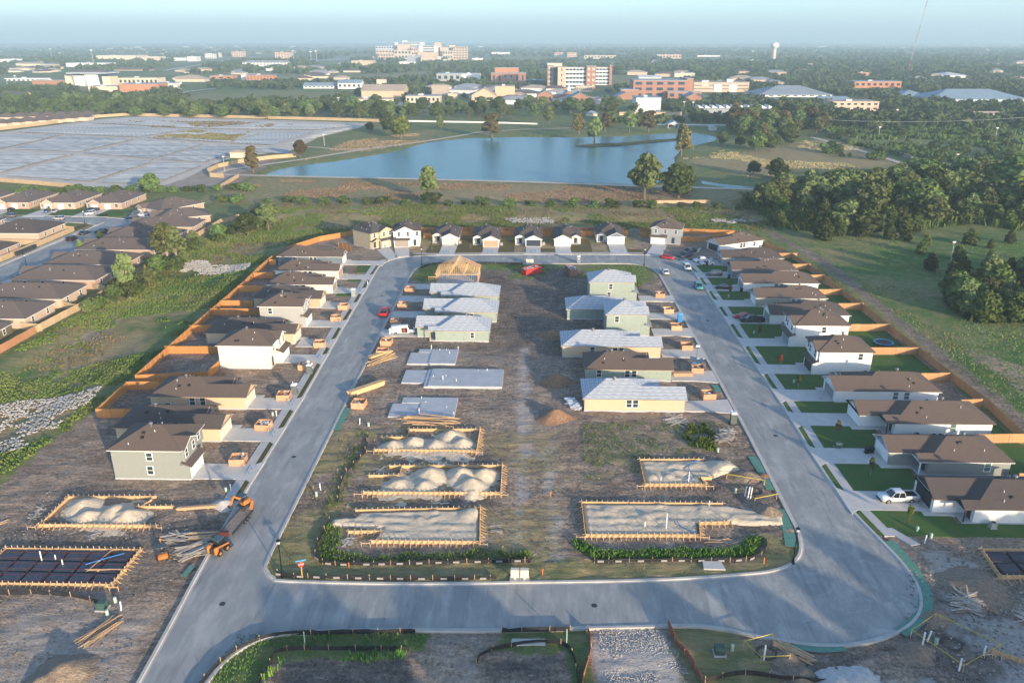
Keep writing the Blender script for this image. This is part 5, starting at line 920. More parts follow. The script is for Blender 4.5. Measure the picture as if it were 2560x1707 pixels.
# scrap bins
def scrap_bin(label, x, y, rz=0, fill=1, seed=0, w=2.5, d=2.4, h=1.25):
    rr = random.Random(seed); r = thing('scrap_bin', label, 'scrap bin', (x, y, 0), rz, 'plywood scrap bins at the kerb')
    for (a, b, c, e) in ((-w / 2, -d / 2, w / 2, -d / 2 + .04), (-w / 2, d / 2 - .04, w / 2, d / 2)): O('plywood_panel', cached(('bpx', w), lambda: MB().box(-w / 2, -.02, .02, w / 2, .02, h).mesh('plywood_panel', OSB)), r, (0, (b + e) / 2, 0))
    for s in (-1, 1): O('plywood_panel', cached(('bpy', d), lambda: MB().box(-.02, -d / 2 + .045, .02, .02, d / 2 - .045, h).mesh('plywood_panel', OSB)), r, (s * (w / 2 - .02), 0, 0))
    mb = MB()
    for k in range(14 if fill else 5):
        p = Vector((rr.uniform(-.9, .9), rr.uniform(-.8, .8), rr.uniform(.3, .85 + .4 * fill))); q = p + Vector((rr.uniform(-.8, .8), rr.uniform(-.7, .7), rr.uniform(-.3, .4))); mb.beam(p, q, rr.uniform(.1, .5), rr.uniform(.03, .08), m=rr.randint(0, 2))
    mb.box(-w / 2 + .05, -d / 2 + .05, .05, w / 2 - .05, d / 2 - .05, .3, m=0); stuff(O('scrap', mb.mesh('scrap', LUMG, OSB, PIPE), r)); return r
BINS = [(-47.9 - .9, 115.6, 'beside the drive of the grey-green two-storey'), (-48.6, 128.2, 'heaped with orange scrap in front of the tan house'), (-48.7, 141.0, 'beside a grey portable toilet left of the street'), (-48.6, 156.2, 'in front of the cream two-storey'), (-48.9, 169.6, 'in front of the tan house behind the cream two-storey'), (-49.4, 187.6, 'in front of the light grey two-storey'), (-49.6, 196.8, 'in front of the khaki house'),
        (-34.5, 212.6, 'at the block kerb nearest the timber frame'), (-34.3, 198.6, 'at the block kerb level with the middle felt roof'), (-33.9, 185.0, 'at the block kerb behind the white van'), (-33.8, 171.2, 'at the block kerb in front of the white van'), (-33.6, 165.0, 'at the block kerb beside the long lumber stack'), (-33.2, 137.8, 'at the block kerb below the yellow lumber bundle'),
        (34.6, 209.4, 'at the right kerb nearest the street bend'), (34.8, 196.0, 'at the right kerb left of the blue toilet'), (34.8, 183.4, 'at the right kerb just below the blue toilet'), (35.0, 170.2, 'at the right kerb, empty, beside the tan-walled shell'), (34.9, 156.9, 'overflowing at the right kerb beside the solar light tower'), (34.6, 143.8, 'at the right kerb beside the nearest felt-roofed house')]
for i, (x, y, lb) in enumerate(BINS): scrap_bin('plywood scrap bin ' + lb, x, y, random.uniform(-.12, .12), 0 if 'empty' in lb else 1, i)
def toilet(label, x, y, rz, body, roofm):
    r = thing('portable_toilet', label, 'portable toilet', (x, y, 0), rz, 'portable toilets at the kerb'); m = M('toilet_body_' + label[:8], body, rough=.55)
    O('base', MB().box(-.62, -.62, -.1, .62, .62, .1).mesh('base', VBLK), r); O('body', MB().frustum((-.55, .55, -.55, .55), (-.52, .52, -.52, .52), .1, 2.05).mesh('body', m), r); O('roof', MB().frustum((-.6, .6, -.6, .6), (-.4, .4, -.4, .4), 2.05, 2.3).mesh('roof', roofm), r)
    O('door', MB().box(-.36, -.585, .16, .36, -.545, 1.95).mesh('door', m), r); O('vent_pipe', MB().tube((.35, .35, 2.1), (.35, .35, 2.55), .05, n=8).mesh('vent_pipe', PIPE), r); O('sign', MB().box(-.2, -.6, 1.35, .2, -.587, 1.6).mesh('sign', PIPE), r); return r
WRF = M('white_plastic', (.75, .76, .76), rough=.5)
toilet('grey portable toilet on the left kerb beside the larger empty yard', -46.9, 153.4, PI2, (.12, .14, .14), WRF); toilet('grey portable toilet on the left kerb next to a scrap bin', -47.2, 143.2, PI2, (.11, .13, .13), WRF); toilet('blue portable toilet on the right kerb', 36.6, 188.8, PI2, (.03, .22, .48), M('toilet_blue_roof', (.12, .4, .7))); toilet('dark grey portable toilet at the end of the drive by the debris strip', 36.9, 132.6, PI2, (.10, .12, .11), WRF); toilet('pale grey portable toilet standing in the far street', 14.2, 244.4, 0, (.22, .26, .28), WRF); toilet('pale grey portable toilet on the lawn beside the left street bend', -49.2, 207.4, PI2, (.3, .33, .32), WRF)
def container(label, x, y, rz, w, d, h, body, ribs=7):
    r = thing('open_container', label, 'container', (x, y, 0), rz); m = M('container_' + label[:5], body, tuple(c * .7 for c in body), 1.5, rough=.6); t = .06
    O('floor', MB().box(0, 0, .15, w, d, .3).mesh('floor', m), r)
    for nm, b in (('side', (0, 0, .3, w, t, h)), ('side', (0, d - t, .3, w, d, h)), ('end', (0, t, .3, t, d - t, h)), ('end', (w - t, t, .3, w, d - t, h))): O(nm, MB().box(*b).mesh(nm, m), r)
    rb = MB().box(-.06, -.08, .2, .06, -.002, h + .03).mesh('rib', m)
    for k in range(ribs): O('rib', rb, r, (.1 + k * (w - .2) / (ribs - 1), 0, 0)); O('rib', rb, r, (.1 + k * (w - .2) / (ribs - 1), d, 0), math.pi)
    mb = MB(); rr = random.Random(3)
    for k in range(40): p = Vector((rr.uniform(.4, w - .4), rr.uniform(.3, d - .3), h - .25 + rr.uniform(0, .25))); mb.beam(p, p + Vector((rr.uniform(-.9, .9), rr.uniform(-.5, .5), rr.uniform(-.1, .2))), .3, .05, m=rr.randint(0, 1))
    mb.box(.1, .1, .3, w - .1, d - .1, h - .35); stuff(O('rubble', mb.mesh('rubble', LUMG, WRF), r))
container('red open roll-off container full of rubble in the middle of the block', -2.2, 228.6, R(38), 6.2, 2.4, 2.1, (.50, .045, .04)); container('rust-brown and white open container beside the far corner grass', 13.0, 228.6, R(103), 5.6, 2.3, 2.3, (.32, .16, .11), 9)
def mailbox(label, x, y, rz=0):
    r = thing('mailbox_cluster', label, 'mailboxes', (x, y, 0), rz); O('base', MB().box(-1.3, -.55, -.1, 1.3, .55, .16).mesh('base', MT['walk']), r); mm = M('mailbox_tan', (.62, .56, .44), rough=.5); 
    for s in (-.62, .62):
        O('box', MB().box(s - .55, -.3, .55, s + .55, .25, 1.75).mesh('box', mm), r); O('leg', MB().box(s - .12, -.12, .16, s + .12, .12, .55).mesh('leg', mm), r)
        dm = cached('mbdoor', lambda: MB().box(-.16, -.02, -.1, .16, 0, .1).mesh('mail_door', M('mailbox_door', (.68, .63, .52), rough=.45)))
        for i in range(3):
            for j in range(4): O('mail_door', dm, r, (s - .35 + i * .35, -.302, .75 + j * .26))
mailbox('pair of tan mailbox units beside the lower street', -1.4, 86.2); mailbox('pair of tan mailbox units beside the far street', -1.2, 242.0)
def lamp(label, x, y, h=5.6):
    m = cached('lampm', lambda: M('black_lamp_metal', (.012, .012, .014), rough=.4, metal=.4)); r = thing('street_lamp', label, 'street lamp', (x, y, 0), 0, 'street lamps')
    O('base', MB().lathe([(.22, -.05), (.22, .25), (.14, .6), (.1, .9)], 10).mesh('base', m), r); O('pole', MB().tube((0, 0, .85), (0, 0, h - .6), .085, .06, 10).mesh('pole', m), r)
    O('lantern', MB().lathe([(.07, h - .6), (.2, h - .5), (.26, h - .12)], 8).mesh('lantern', M('lamp_glass', (.6, .6, .55), rough=.3)), r); O('lamp_cap', MB().lathe([(.32, h - .12), (.3, h - .02), (.08, h + .14), (.03, h + .3)], 8).mesh('lamp_cap', m), r)
lamp('black street lamp beside the stop sign at the lower left corner', -32.6, 86.1); lamp('black street lamp inside the lower right street bend', 35.3, 90.7); lamp('black street lamp at the far right corner of the block', 34.4, 241.2); lamp('black street lamp at the far left corner of the block', -34.8, 239.8); lamp('black street lamp on the near side of the older street', -152.9, 228.6); lamp('black street lamp on the corner of the older streets', -170.1, 293.5)
def stop_sign():
    r = thing('stop_sign', 'stop sign with blue street names on an orange post', 'stop sign', (-29.9, 85.9, 0), R(20)); O('post', MB().box(-.06, -.03, -.1, .06, .03, 2.5).mesh('post', M('sign_post_orange', (.62, .33, .06))), r)
    O('sign', MB().extr([(.4 * math.cos(R(22.5 + 45 * k)), 2.1 + .4 * math.sin(R(22.5 + 45 * k))) for k in range(8)], -.06, -.035).mesh('sign', M('stop_red', (.55, .05, .04))), r)
    O('street_name', MB().box(-.65, -.015, 2.55, .65, .015, 2.75).mesh('street_name', M('sign_blue', (.08, .32, .55))), r); O('street_name', MB().box(-.015, -.65, 2.78, .015, .65, 2.98).mesh('street_name', M('sign_blue2', (.08, .32, .55))), r)
    cu = bpy.data.curves.new('lettering', 'FONT'); cu.body = 'STOP'; cu.size = .3; cu.align_x = 'CENTER'; cu.align_y = 'CENTER'; cu.extrude = .004; t = bpy.data.objects.new('tmp', cu); C.objects.link(t); me = bpy.data.meshes.new_from_object(t.evaluated_get(bpy.context.evaluated_depsgraph_get())); bpy.data.objects.remove(t); me.materials.append(PIPE); O('lettering', me, r, (0, -.066, 2.1), rot=(math.pi / 2, 0, 0))
stop_sign()
# silt fences
def silt(label, P, red=False, h=.55, dash=0):
    pts = catmull([(x, y, 0) for x, y in P], False, 1.2); r = thing('silt_fence', label, 'silt fence', (pts[0].x, pts[0].y, 0)); o = pts[0]; mt = SILTR if red else SILT; mb = MB(); V = []; rr = random.Random(len(P))
    for i, p in enumerate(pts): q = p - o; lean = rr.uniform(-.12, .12); V += [(q.x, q.y, -.1), (q.x + lean, q.y + lean, h + rr.uniform(-.08, .05)), (q.x + lean + .05, q.y + lean + .05, h - .02), (q.x + .06, q.y + .06, -.1)]
    for i in range(len(pts) - 1):
        for k in range(3): mb.f.append((i * 4 + k, i * 4 + k + 1, (i + 1) * 4 + k + 1, (i + 1) * 4 + k)); mb.m.append(0)
    mb.v = V; O('fabric', mb.mesh('fabric', mt), r)
    for i in range(0, len(pts), 2): O('stake', cached('sst', lambda: MB().box(-.03, -.03, -.1, .03, .03, .8).mesh('stake', LUM)), r, tuple(pts[i] - o))
    if dash:
        for i in range(1, len(pts) - 1, 2): O('patch', cached('sdash', lambda: MB().box(-.42, -.02, .12, .42, .0, .42).mesh('patch', M('grey_mesh_patch', (.30, .28, .26)))), r, tuple(pts[i] - o - Vector((0, .12, 0))), math.atan2((pts[i + 1] - pts[i]).y, (pts[i + 1] - pts[i]).x))
    return r
silt('black silt fence with grey patches along the lower street kerb', [(-33.4, 86.6), (-31, 85.9), (-17, 85.8), (-4.5, 86.2)], dash=1); silt('black silt fence with grey patches below the left weed border', [(-29.5, 99), (-29.8, 92.5), (-28, 89), (-22, 88.7), (-10, 89.5), (0, 90.1)], dash=1); silt('black silt fence with grey patches below the right weed border', [(8.6, 90.2), (18, 90.6), (30, 91.4), (33.5, 96)], dash=1)
silt('black silt fence curving along the lower left kerb', [(-36.2, 60), (-35.8, 68), (-33.8, 72.4), (-30.5, 74.8), (-26, 75.4), (-13.6, 76.0)]); silt('black silt fence beside the dark graded lot at the bottom', [(-30, 60), (-29.3, 70.5), (-28, 72.6), (-14, 73.0)]); silt('black silt fence at the kerb above the pale stone strip', [(-3.4, 76.4), (4.8, 76.9)]); silt('black silt fence round the second dark graded lot at the bottom', [(-6.0, 71.2), (-4.4, 73.3), (4.5, 73.8), (4.7, 60)])
silt('rust-red silt fence left of the white rock entrance', [(6.9, 77.0), (7.1, 74), (5.8, 68), (5.6, 60)], True, .7); silt('rust-red silt fence right of the white rock entrance', [(16.6, 78.2), (17.0, 75.5), (18.2, 72), (19.4, 67), (20.5, 60)], True, .8); silt('black silt fence along the far street above the timber frame', [(-34.8, 236), (-32, 240.2), (-26, 241.6), (-12, 241.9), (-3.5, 241.8)], h=.7); silt('black silt fence below the left pads lot', [(-76, 81.2), (-60, 81.5), (-52.6, 79.6)]); silt('black silt fence below the trench at the lower edge', [(19.3, 69.2), (24, 70.4), (29, 69.6), (33, 69.4)])
silt('black silt fence through the weeds left of the sand lots', [(-29.2, 126), (-28.6, 119), (-30.4, 112), (-29.6, 104)], h=.35)
MATG = M('green_erosion_mat', (.09, .23, .165), (.15, .31, .23), 1.6, rough=.9, bmp=.6, bsc=6, bd=.06)
def mat_strip(label, P, w): o = pathline('erosion_mat', P, w, .07, MATG); del o['kind']; return tag(o, label, 'erosion mat')
mat_strip('green erosion mat hugging the outside of the lower right street bend', [(50.3, 96.2), (51.0, 90.5), (50.5, 85.2), (48.6, 81.2), (45.4, 78.4), (44.0, 77.6)], 1.7); mat_strip('green erosion mat at the bottom kerb under the plank pile', [(36.6, 74.9), (33.5, 74.6), (30.6, 75.0)], 1.3); mat_strip('green erosion mat on the left block kerb below the scrap bin', [(-35.3, 127.8), (-35.1, 137)], 1.3); mat_strip('green erosion mat on the right block kerb above the soil heap', [(37.3, 120.2), (37.6, 114.6)], 1.5); mat_strip('green erosion mat on the right block kerb beside the yellow tape', [(37.5, 112.8), (37.6, 109.4)], 1.5); mat_strip('green erosion mat on the right block kerb above the street lamp', [(37.3, 104), (37.0, 98.5), (36.2, 94.4)], 1.6); mat_strip('small green erosion mat at the right kerb beside the nearest felt-roofed house', [(37.2, 150), (37.3, 146.5)], 1.3)
mat_strip('torn green erosion mat on the left verge beside the mini excavator', [(-45.6, 85.5), (-45.3, 88.0)], .8)
GRM_ = M('cast_iron', (.05, .05, .05), rough=.7)
# soil heaps
pile('orange soil heap behind the felt-roofed shells', [(4.6, 178.2, 3.0, 1.5)], DIRT1, 'soil heap', 'soil_heap', 21); pile('orange soil heap level with the brown-shingled house', [(5.0, 151.0, 3.2, 1.8)], DIRT1, 'soil heap', 'soil_heap', 23); pile('bright orange soil heap nearest the raked lots', [(4.4, 134.2, 3.2, 1.9)], DIRT1, 'soil heap', 'soil_heap', 25)
pile('long shaded soil heap near the lower left corner', [(-51.6, 68.2, 3.6, 1.7), (-53.2, 66.6, 2.6, 1.2)], DIRT2, 'soil heap', 'soil_heap', 27); pile('tan soil heap beside the taped trench', [(34.6, 113.4, 2.4, 1.1)], DIRT2, 'soil heap', 'soil_heap', 29); pile('brown soil heap near the small sand trail', [(35.2, 102.8, 2.6, 1.3)], DIRT2, 'soil heap', 'soil_heap', 31); pile('small orange soil spill on the kerb between two green mats', [(37.6, 113.7, 1.3, .45)], DIRT1, 'soil heap', 'soil_heap', 33); pile('white caliche heap cut by the bottom edge', [(35.6, 69.4, 3.0, 1.1), (33.6, 68.9, 2.4, 1.2)], CALI, 'caliche heap', 'caliche_heap', 35); pile('brown soil heap behind the lower right trench', [(44.8, 74.4, 1.9, 1.0), (49.6, 80.4, 1.7, .8)], DIRT2, 'soil heap', 'soil_heap', 37); pile('brown soil heap beside the bottom trench', [(29.6, 73.0, 1.9, .9)], DIRT2, 'soil heap', 'soil_heap', 39); pile('pale soil heap at the bottom right of the rock entrance', [(30.2, 70.4, 1.8, .8)], DIRT2, 'soil heap', 'soil_heap', 41)
pile('white sand heap behind the excavator trailer', [(-46.8, 102.9, 1.7, .8)], CALI, 'sand pile', 'sand_pile', 43); pile('broad soil mound on the right lot beside the pads', [(57.5, 86.4, 4.4, 1.0)], DIRT2, 'soil heap', 'soil_heap', 45)
# lumber
def lumber(label, x, y, rz, n, L_, spread, mat=None, w=.14, h=.045, seed=0, name='lumber_pile', cat='lumber pile', messy=.15, zt=.5):
    rr = random.Random(seed); r = thing(name, label, cat, (x, y, 0), rz); mt = mat or LUM
    for k in range(n):
        l = L_ * rr.uniform(.6, 1.0); a = rr.gauss(0, messy); c = Vector((rr.uniform(-.12, .12) * L_, rr.uniform(-spread, spread), .04 + zt * rr.random())); d = Vector((math.cos(a), math.sin(a), rr.uniform(-.06, .06) * (1 if messy > .1 else .1))) * (l / 2)
        O('plank', MB().beam(c - d, c + d, w * rr.uniform(.7, 1.4), h).mesh('plank', mt), r)
    return r
def bundle(label, x, y, rz, L_, w, h, mat, n=8):
    r = thing('lumber_bundle', label, 'lumber bundle', (x, y, 0), rz)
    for j in range(4):
        for i in range(n): O('board', cached(('brd', L_, w, h, n), lambda: MB().box(-L_ / 2, -w / n / 2 + .01, 0, L_ / 2, w / n / 2 - .01, h / 4 - .012).mesh('board', mat)), r, (random.uniform(-.25, .25), -w / 2 + (i + .5) * w / n, .12 + j * h / 4))
    for s in (-.3, .3): O('bearer', MB().box(s * L_ - .06, -w / 2, -.02, s * L_ + .06, w / 2, .115).mesh('bearer', LUMG), r)
    return r
bundle('bright yellow lumber bundle on the left kerb of the block', -33.3, 145.2, R(46), 8.2, 1.2, 1.0, LUM2, 4); bundle('long bright lumber bundle beside the plywood bin and truss heap', -33.8, 163.6, R(46), 5.6, 1.2, .8, LUM2, 4); bundle('pale plywood stack beside the overflowing scrap bin', 31.5, 154.6, R(3), 4.0, 1.3, .7, OSB, 3); bundle('long beam lying on the soil behind the left sand lot', -50.2, 101.6, R(10), 5.6, .5, .45, LUM, 2)
lumber('fan of bright trusses lying beside the far slab', -33.0, 160.6, R(48), 16, 8.2, 1.2, LUM2, .1, .1, 1, 'truss_heap', 'truss heap', .1, .7); lumber('truss heap with white bundle in front of the nearest slab', -19.0, 131.2, R(-6), 34, 10.5, 1.4, LUM, .1, .1, 2, 'truss_heap', 'truss heap', .1, 1.0); lumber('loose grey planks beside the skid steer', -46.4, 91.0, R(30), 34, 4.8, 1.5, LUMG, .2, .05, 3, messy=.3); lumber('pale planks stacked behind the skid steer', -46.6, 94.4, R(5), 12, 4.6, .7, LUM, .25, .06, 4, messy=.05); lumber('scattered planks behind the mini excavator arm', -50.0, 93.8, R(-12), 16, 4.6, 1.0, LUMG, .18, .05, 5, messy=.25)
lumber('thin brown stakes fanned on the ground below the left pads', -51.2, 75.0, R(60), 30, 5.4, 1.0, LUM, .06, .05, 6, messy=.12, zt=.3); lumber('splintered scrap heap beside the weeds at the right kerb', 34.2, 126.6, R(-35), 60, 3.4, 2.0, LUMG, .2, .05, 7, 'scrap_heap', 'scrap heap', 1.2, .9); lumber('scrap boards strewn in front of the nearest felt-roofed house', 26.5, 133.6, R(8), 34, 4.4, 1.6, LUMG, .2, .05, 8, 'scrap_boards', 'scrap boards', .6, .15); lumber('grey scrap wood heap on the lower right lot', 54.4, 83.0, R(-30), 54, 4.2, 1.7, LUMG, .18, .06, 9, 'scrap_heap', 'scrap heap', .8, .7); lumber('stacked planks sticking over the bottom kerb', 30.4, 73.6, R(-38), 14, 5.2, .6, LUM, .22, .06, 10, messy=.05, zt=.5); lumber('white sheathing scrap heap at the corner of the nearest felt-roofed house', 7.8, 139.4, R(20), 46, 2.4, 1.9, WRF, .5, .04, 11, 'scrap_heap', 'scrap heap', 1.4, .8)
lumber('few scrap boards left of the level sand lot', -25.4, 94.2, R(-30), 14, 2.2, 1.0, LUMG, .16, .05, 12, 'scrap_boards', 'scrap boards', .8, .12); lumber('scrap boards right of the level sand lot', -5.0, 97.6, R(15), 8, 1.9, .9, LUMG, .15, .05, 13, 'scrap_boards', 'scrap boards', .7, .1); lumber('scrap boards left of the middle sand lot', -24.8, 113.6, R(-15), 10, 2.4, .9, LUMG, .16, .05, 14, 'scrap_boards', 'scrap boards', .7, .12); lumber('scrap boards left of the left sand lot', -73.6, 99.6, R(10), 16, 2.2, 1.8, LUMG, .14, .05, 15, 'scrap_boards', 'scrap boards', .9, .12); lumber('two long boards at the left picture edge', -78.6, 95.6, R(48), 5, 5.5, .3, LUM, .22, .06, 16, messy=.03, zt=.1); lumber('long boards lying below the long sand formwork', 26.4, 95.2, R(6), 5, 4.8, .8, LUM, .14, .05, 17, 'scrap_boards', 'scrap boards', .2, .08); lumber('grey boards lying near the right pads', 60.8, 80.6, R(-40), 12, 3.6, 1.6, LUMG, .18, .05, 18, 'scrap_boards', 'scrap boards', .6, .1); lumber('offcuts scattered along the near board of the left sand lot', -62, 94.6, R(2), 22, 1.4, .9, LUMG, .12, .05, 19, 'scrap_boards', 'scrap boards', .9, .1)
# rubble rock: pale stones of the entrance and the basin
def rocks(name, label, poly, n, smin, smax, mat, seed, zoff=0.0, cat='rocks', fn=None):
    r_ = np.random.default_rng(seed); xs = [p[0] for p in poly]; ys = [p[1] for p in poly]; X = r_.uniform(min(xs), max(xs), n * 3); Y = r_.uniform(min(ys), max(ys), n * 3); s = sdist(X, Y, poly) + (fbm(X * .3, Y * .3, seed) - .5) * 3; k = (s > 0) & (fbm(X * .25, Y * .25, seed + 5) > .4); X = X[k][:n]; Y = Y[k][:n]; m = len(X)
    base = np.array([(1, 0, 0), (-1, 0, 0), (0, 1, 0), (0, -1, 0), (0, 0, 1), (0, 0, -.4), (.6, .6, .5), (-.6, .6, .45), (.6, -.6, .5), (-.6, -.6, .5)], float); tr = np.array([(0, 6, 8, 8), (6, 0, 2, 2), (2, 7, 6, 6), (7, 2, 1, 1), (1, 9, 7, 7), (9, 1, 3, 3), (3, 8, 9, 9), (8, 3, 0, 0), (4, 8, 6, 6), (4, 6, 7, 7), (4, 7, 9, 9), (4, 9, 8, 8)])[:, :3]
    S = r_.uniform(smin, smax, (m, 1, 1)) * r_.uniform(.6, 1.3, (m, 1, 3)) * np.array([1, 1, .75]); a = r_.uniform(0, 6.28, m); V = base[None] * S * (1 + r_.uniform(-.18, .18, (m, 10, 3))); ca, sa = np.cos(a)[:, None], np.sin(a)[:, None]; vx = V[:, :, 0] * ca - V[:, :, 1] * sa + X[:, None]; vy = V[:, :, 0] * sa + V[:, :, 1] * ca + Y[:, None]; gz = fn(X, Y) if fn else np.zeros(m); vz = V[:, :, 2] + gz[:, None] + zoff
    F = (tr[None] + (np.arange(m) * 10)[:, None, None]).reshape(-1, 3); o = stuff(O(name, npmesh(name, np.stack([vx, vy, vz], -1).reshape(-1, 3), F, mat))); return o
ROCK = M('pale_limestone', (.36, .335, .29), (.58, .54, .47), .35, rough=.9); ROCKG = M('grey_limestone', (.34, .33, .31), (.52, .49, .45), .6, rough=.9)
bfn = lambda X, Y: -1.1 * np.clip((np.minimum(X + 116, -87 - X)) / 9, 0, 1) ** 2 * (3 - 2 * np.clip((np.minimum(X + 116, -87 - X)) / 9, 0, 1))
rocks('riprap_stones', '', [(-108, 122), (-107, 139), (-97, 142), (-87.3, 145.5), (-86, 140), (-87, 127), (-88, 119), (-96, 118)], 2600, .1, .3, ROCK, 51, .2, fn=bfn); rocks('riprap_stones', '', [(-110.5, 231), (-110, 247), (-106, 248), (-101.6, 242), (-88.9, 241.5), (-87.6, 238), (-88.6, 232), (-97.5, 230)], 1700, .14, .38, ROCK, 53, .2, fn=bfn)
rocks('entrance_stones', '', [(7.2, 56), (18.6, 56), (16.6, 77.6), (8.2, 77)], 5200, .025, .12, ROCKG, 55, .0); rocks('riprap_stones', '', [tuple(G(a, b).xy) for a, b in [(1258, 540), (1375, 536), (1385, 556), (1290, 560)]], 900, .15, .35, ROCKG, 57, -.5); rocks('riprap_stones', '', [tuple(G(a, b).xy) for a, b in [(1768, 537), (1850, 541), (1905, 552), (1800, 558)]], 700, .15, .35, ROCKG, 59, -.5)
rocks('soil_clods', '', [(-34, 100), (-3, 90), (36, 92), (36, 132), (5, 135), (-5, 240), (-34, 168)], 5200, .04, .17, M('dark_clod', (.11, .09, .075)), 61, .0); rocks('soil_clods', '', [(30, 60), (80, 60), (80, 96), (52, 94), (44, 76), (30, 72)], 3200, .04, .24, M('grey_clod', (.2, .175, .15)), 63, .0); rocks('soil_clods', '', [(-76, 62), (-46, 62), (-46, 106), (-76, 106)], 3000, .03, .14, M('brown_clod', (.2, .165, .13)), 65, .0)
# utility stubs and marker posts
def stub(label, x, y, kind):
    if kind == 'ped': return tag(O('utility_pedestal', cached('ped', lambda: MB().lathe([(.2, -.1), (.2, .7), (.16, .78)], 10).mesh('utility_pedestal', GRNP)), None, (x, y, 0)), label, 'pedestal', 'green utility pedestals')
    if kind == 'pipe': return tag(O('sewer_stub', cached('sst2', lambda: MB().tube((0, 0, -.2), (0.03, 0, 1.1), .085, n=8).tube((0.03, 0, 1.1), (.03, 0, 1.22), .11, n=8).mesh('sewer_stub', PIPE)), None, (x, y, 0), 0, rot=(random.uniform(-.1, .1), random.uniform(-.1, .1), 0)), label, 'pipe stub', 'white pipe stubs')
    if kind == 'post': return tag(O('marker_post', cached('mkp', lambda: MB().box(-.05, -.03, -.1, .05, .03, .95).mesh('marker_post', ORG)), None, (x, y, 0)), label, 'marker post', 'orange marker posts')
    if kind == 'box':
        r = thing('transformer', label, 'transformer', (x, y, 0)); O('cabinet', MB().box(-.55, -.5, .12, .55, .45, .75).mesh('cabinet', GRND), r); O('lid', MB().frustum((-.6, .6, -.55, .5), (-.5, .5, -.35, .45), .753, 1.0).mesh('lid', GRND), r); O('pad', MB().box(-.7, -.65, -.1, .7, .6, .118).mesh('pad', MT['walk']), r); return r
for i, (x, y, k, lb) in enumerate([(-47.6, 106.6, 'ped', 'pale green utility pedestal at the end of the left sidewalk'), (-46.9, 106.8, 'pipe', 'white pipe stub at the end of the left sidewalk'), (-48.6, 133.4, 'ped', 'pale green utility pedestal between the two tan houses'), (-47.8, 133.2, 'pipe', 'white pipe stub between the two tan houses'), (-31.6, 130.4, 'pipe', 'white pipe stub left of the truss heap'), (-29.8, 129.6, 'ped', 'pale green utility pedestal left of the truss heap'), (-33.2, 105.8, 'ped', 'pale green utility pedestal in the brown grass left of the sand lots'), (-33.0, 107.5, 'pipe', 'white pipe stub in the brown grass left of the sand lots'), (-34.0, 107.2, 'post', 'orange marker post in the brown grass left of the sand lots'), (-24.2, 88.0, 'post', 'orange marker post below the left weed border'), (1.6, 87.4, 'post', 'orange marker post in the lower grass right of the mailboxes'), (3.0, 106.6, 'post', 'orange marker post on the dirt track between the sand lots'), (31.4, 90.6, 'post', 'orange marker post at the end of the right weed border'), (-28.0, 66.6, 'post', 'orange marker post in the bottom left grass'),
        (55.4, 98.8, 'ped', 'pale green utility pedestal on the lawn corner nearest the sidewalk end'), (56.6, 97.2, 'ped', 'pale green utility pedestal at the bare edge of the nearest right lawn'), (55.2, 96.0, 'pipe', 'white pipe stub where the right lawn ends'), (52.9, 123.8, 'box', 'dark green transformer on the lawn of the white house with black posts'), (-53.0, 79.2, 'box', 'dark green transformer beside yellow posts below the left pads'), (21.8, 73.6, 'box', 'dark green transformer box in the grass right of the rock entrance'), (23.4, 74.2, 'ped', 'pale green utility pedestal right of the rock entrance'), (47.4, 75.8, 'ped', 'pale green utility pedestal by the lower right trench'), (-51.8, 78.0, 'ped', 'pale green utility pedestal beside the lower left transformer'), (-52.0, 80.4, 'ped', 'pale green utility pedestal behind the lower left transformer'), (-50.6, 79.0, 'pipe', 'white pipe stub beside the lower left transformer'), (53.6, 151.4, 'ped', 'pale green utility pedestal on the lawn beside the bare fenced yard house'), (52.9, 180.6, 'ped', 'pale green utility pedestal on the lawn of the grey-garage two-storey'), (53.4, 209.6, 'ped', 'pale green utility pedestal beside the red-leaved young tree'), (31.8, 121.6, 'ped', 'green utility pedestal at the foot of the tall weeds'), (31.8, 108.6, 'ped', 'green utility pedestal inside the taped trench'), (-47.6, 218.5, 'pipe', 'white pipe stub beside the left street bend lawn')]): stub(lb, x, y, k)
def trench(label, pts, pipes):
    cx = sum(p[0] for p in pts) / len(pts); cy = sum(p[1] for p in pts) / len(pts); r = thing('taped_trench', label, 'taped trench', (cx, cy, 0))
    for (x, y) in pts: O('stake', MB().box(-.04, -.04, -.1, .04, .04, 1.1).mesh('stake', LUM), r, (x - cx, y - cy, 0))
    for i in range(len(pts)):
        a, b = pts[i], pts[(i + 1) % len(pts)]; O('tape', MB().beam((a[0] - cx, a[1] - cy, .95), (b[0] - cx, b[1] - cy, .95), .02, .09).mesh('tape', YEL), r)
    for (x, y, h, lean) in pipes: O('pipe', MB().tube((0, 0, 0), (lean, 0, h), .1, n=8).tube((lean, 0, h), (lean, 0, h + .12), .11, n=8).mesh('pipe', PIPE), r, (x - cx, y - cy, 0))
    O('pit', heightfield('pit', -1.3, 1.3, -1.3, 1.3, lambda X, Y: .13 - .25 * np.clip(1 - (X ** 2 + Y ** 2) / 1.2, 0, 1) + .03 * (fbm(X * 3, Y * 3, 3) - .5) - np.where(X ** 2 + Y ** 2 > 1.5, .35, 0), M('dark_pit_soil', (.05, .04, .033), (.1, .08, .065), 3), .12), r); return r
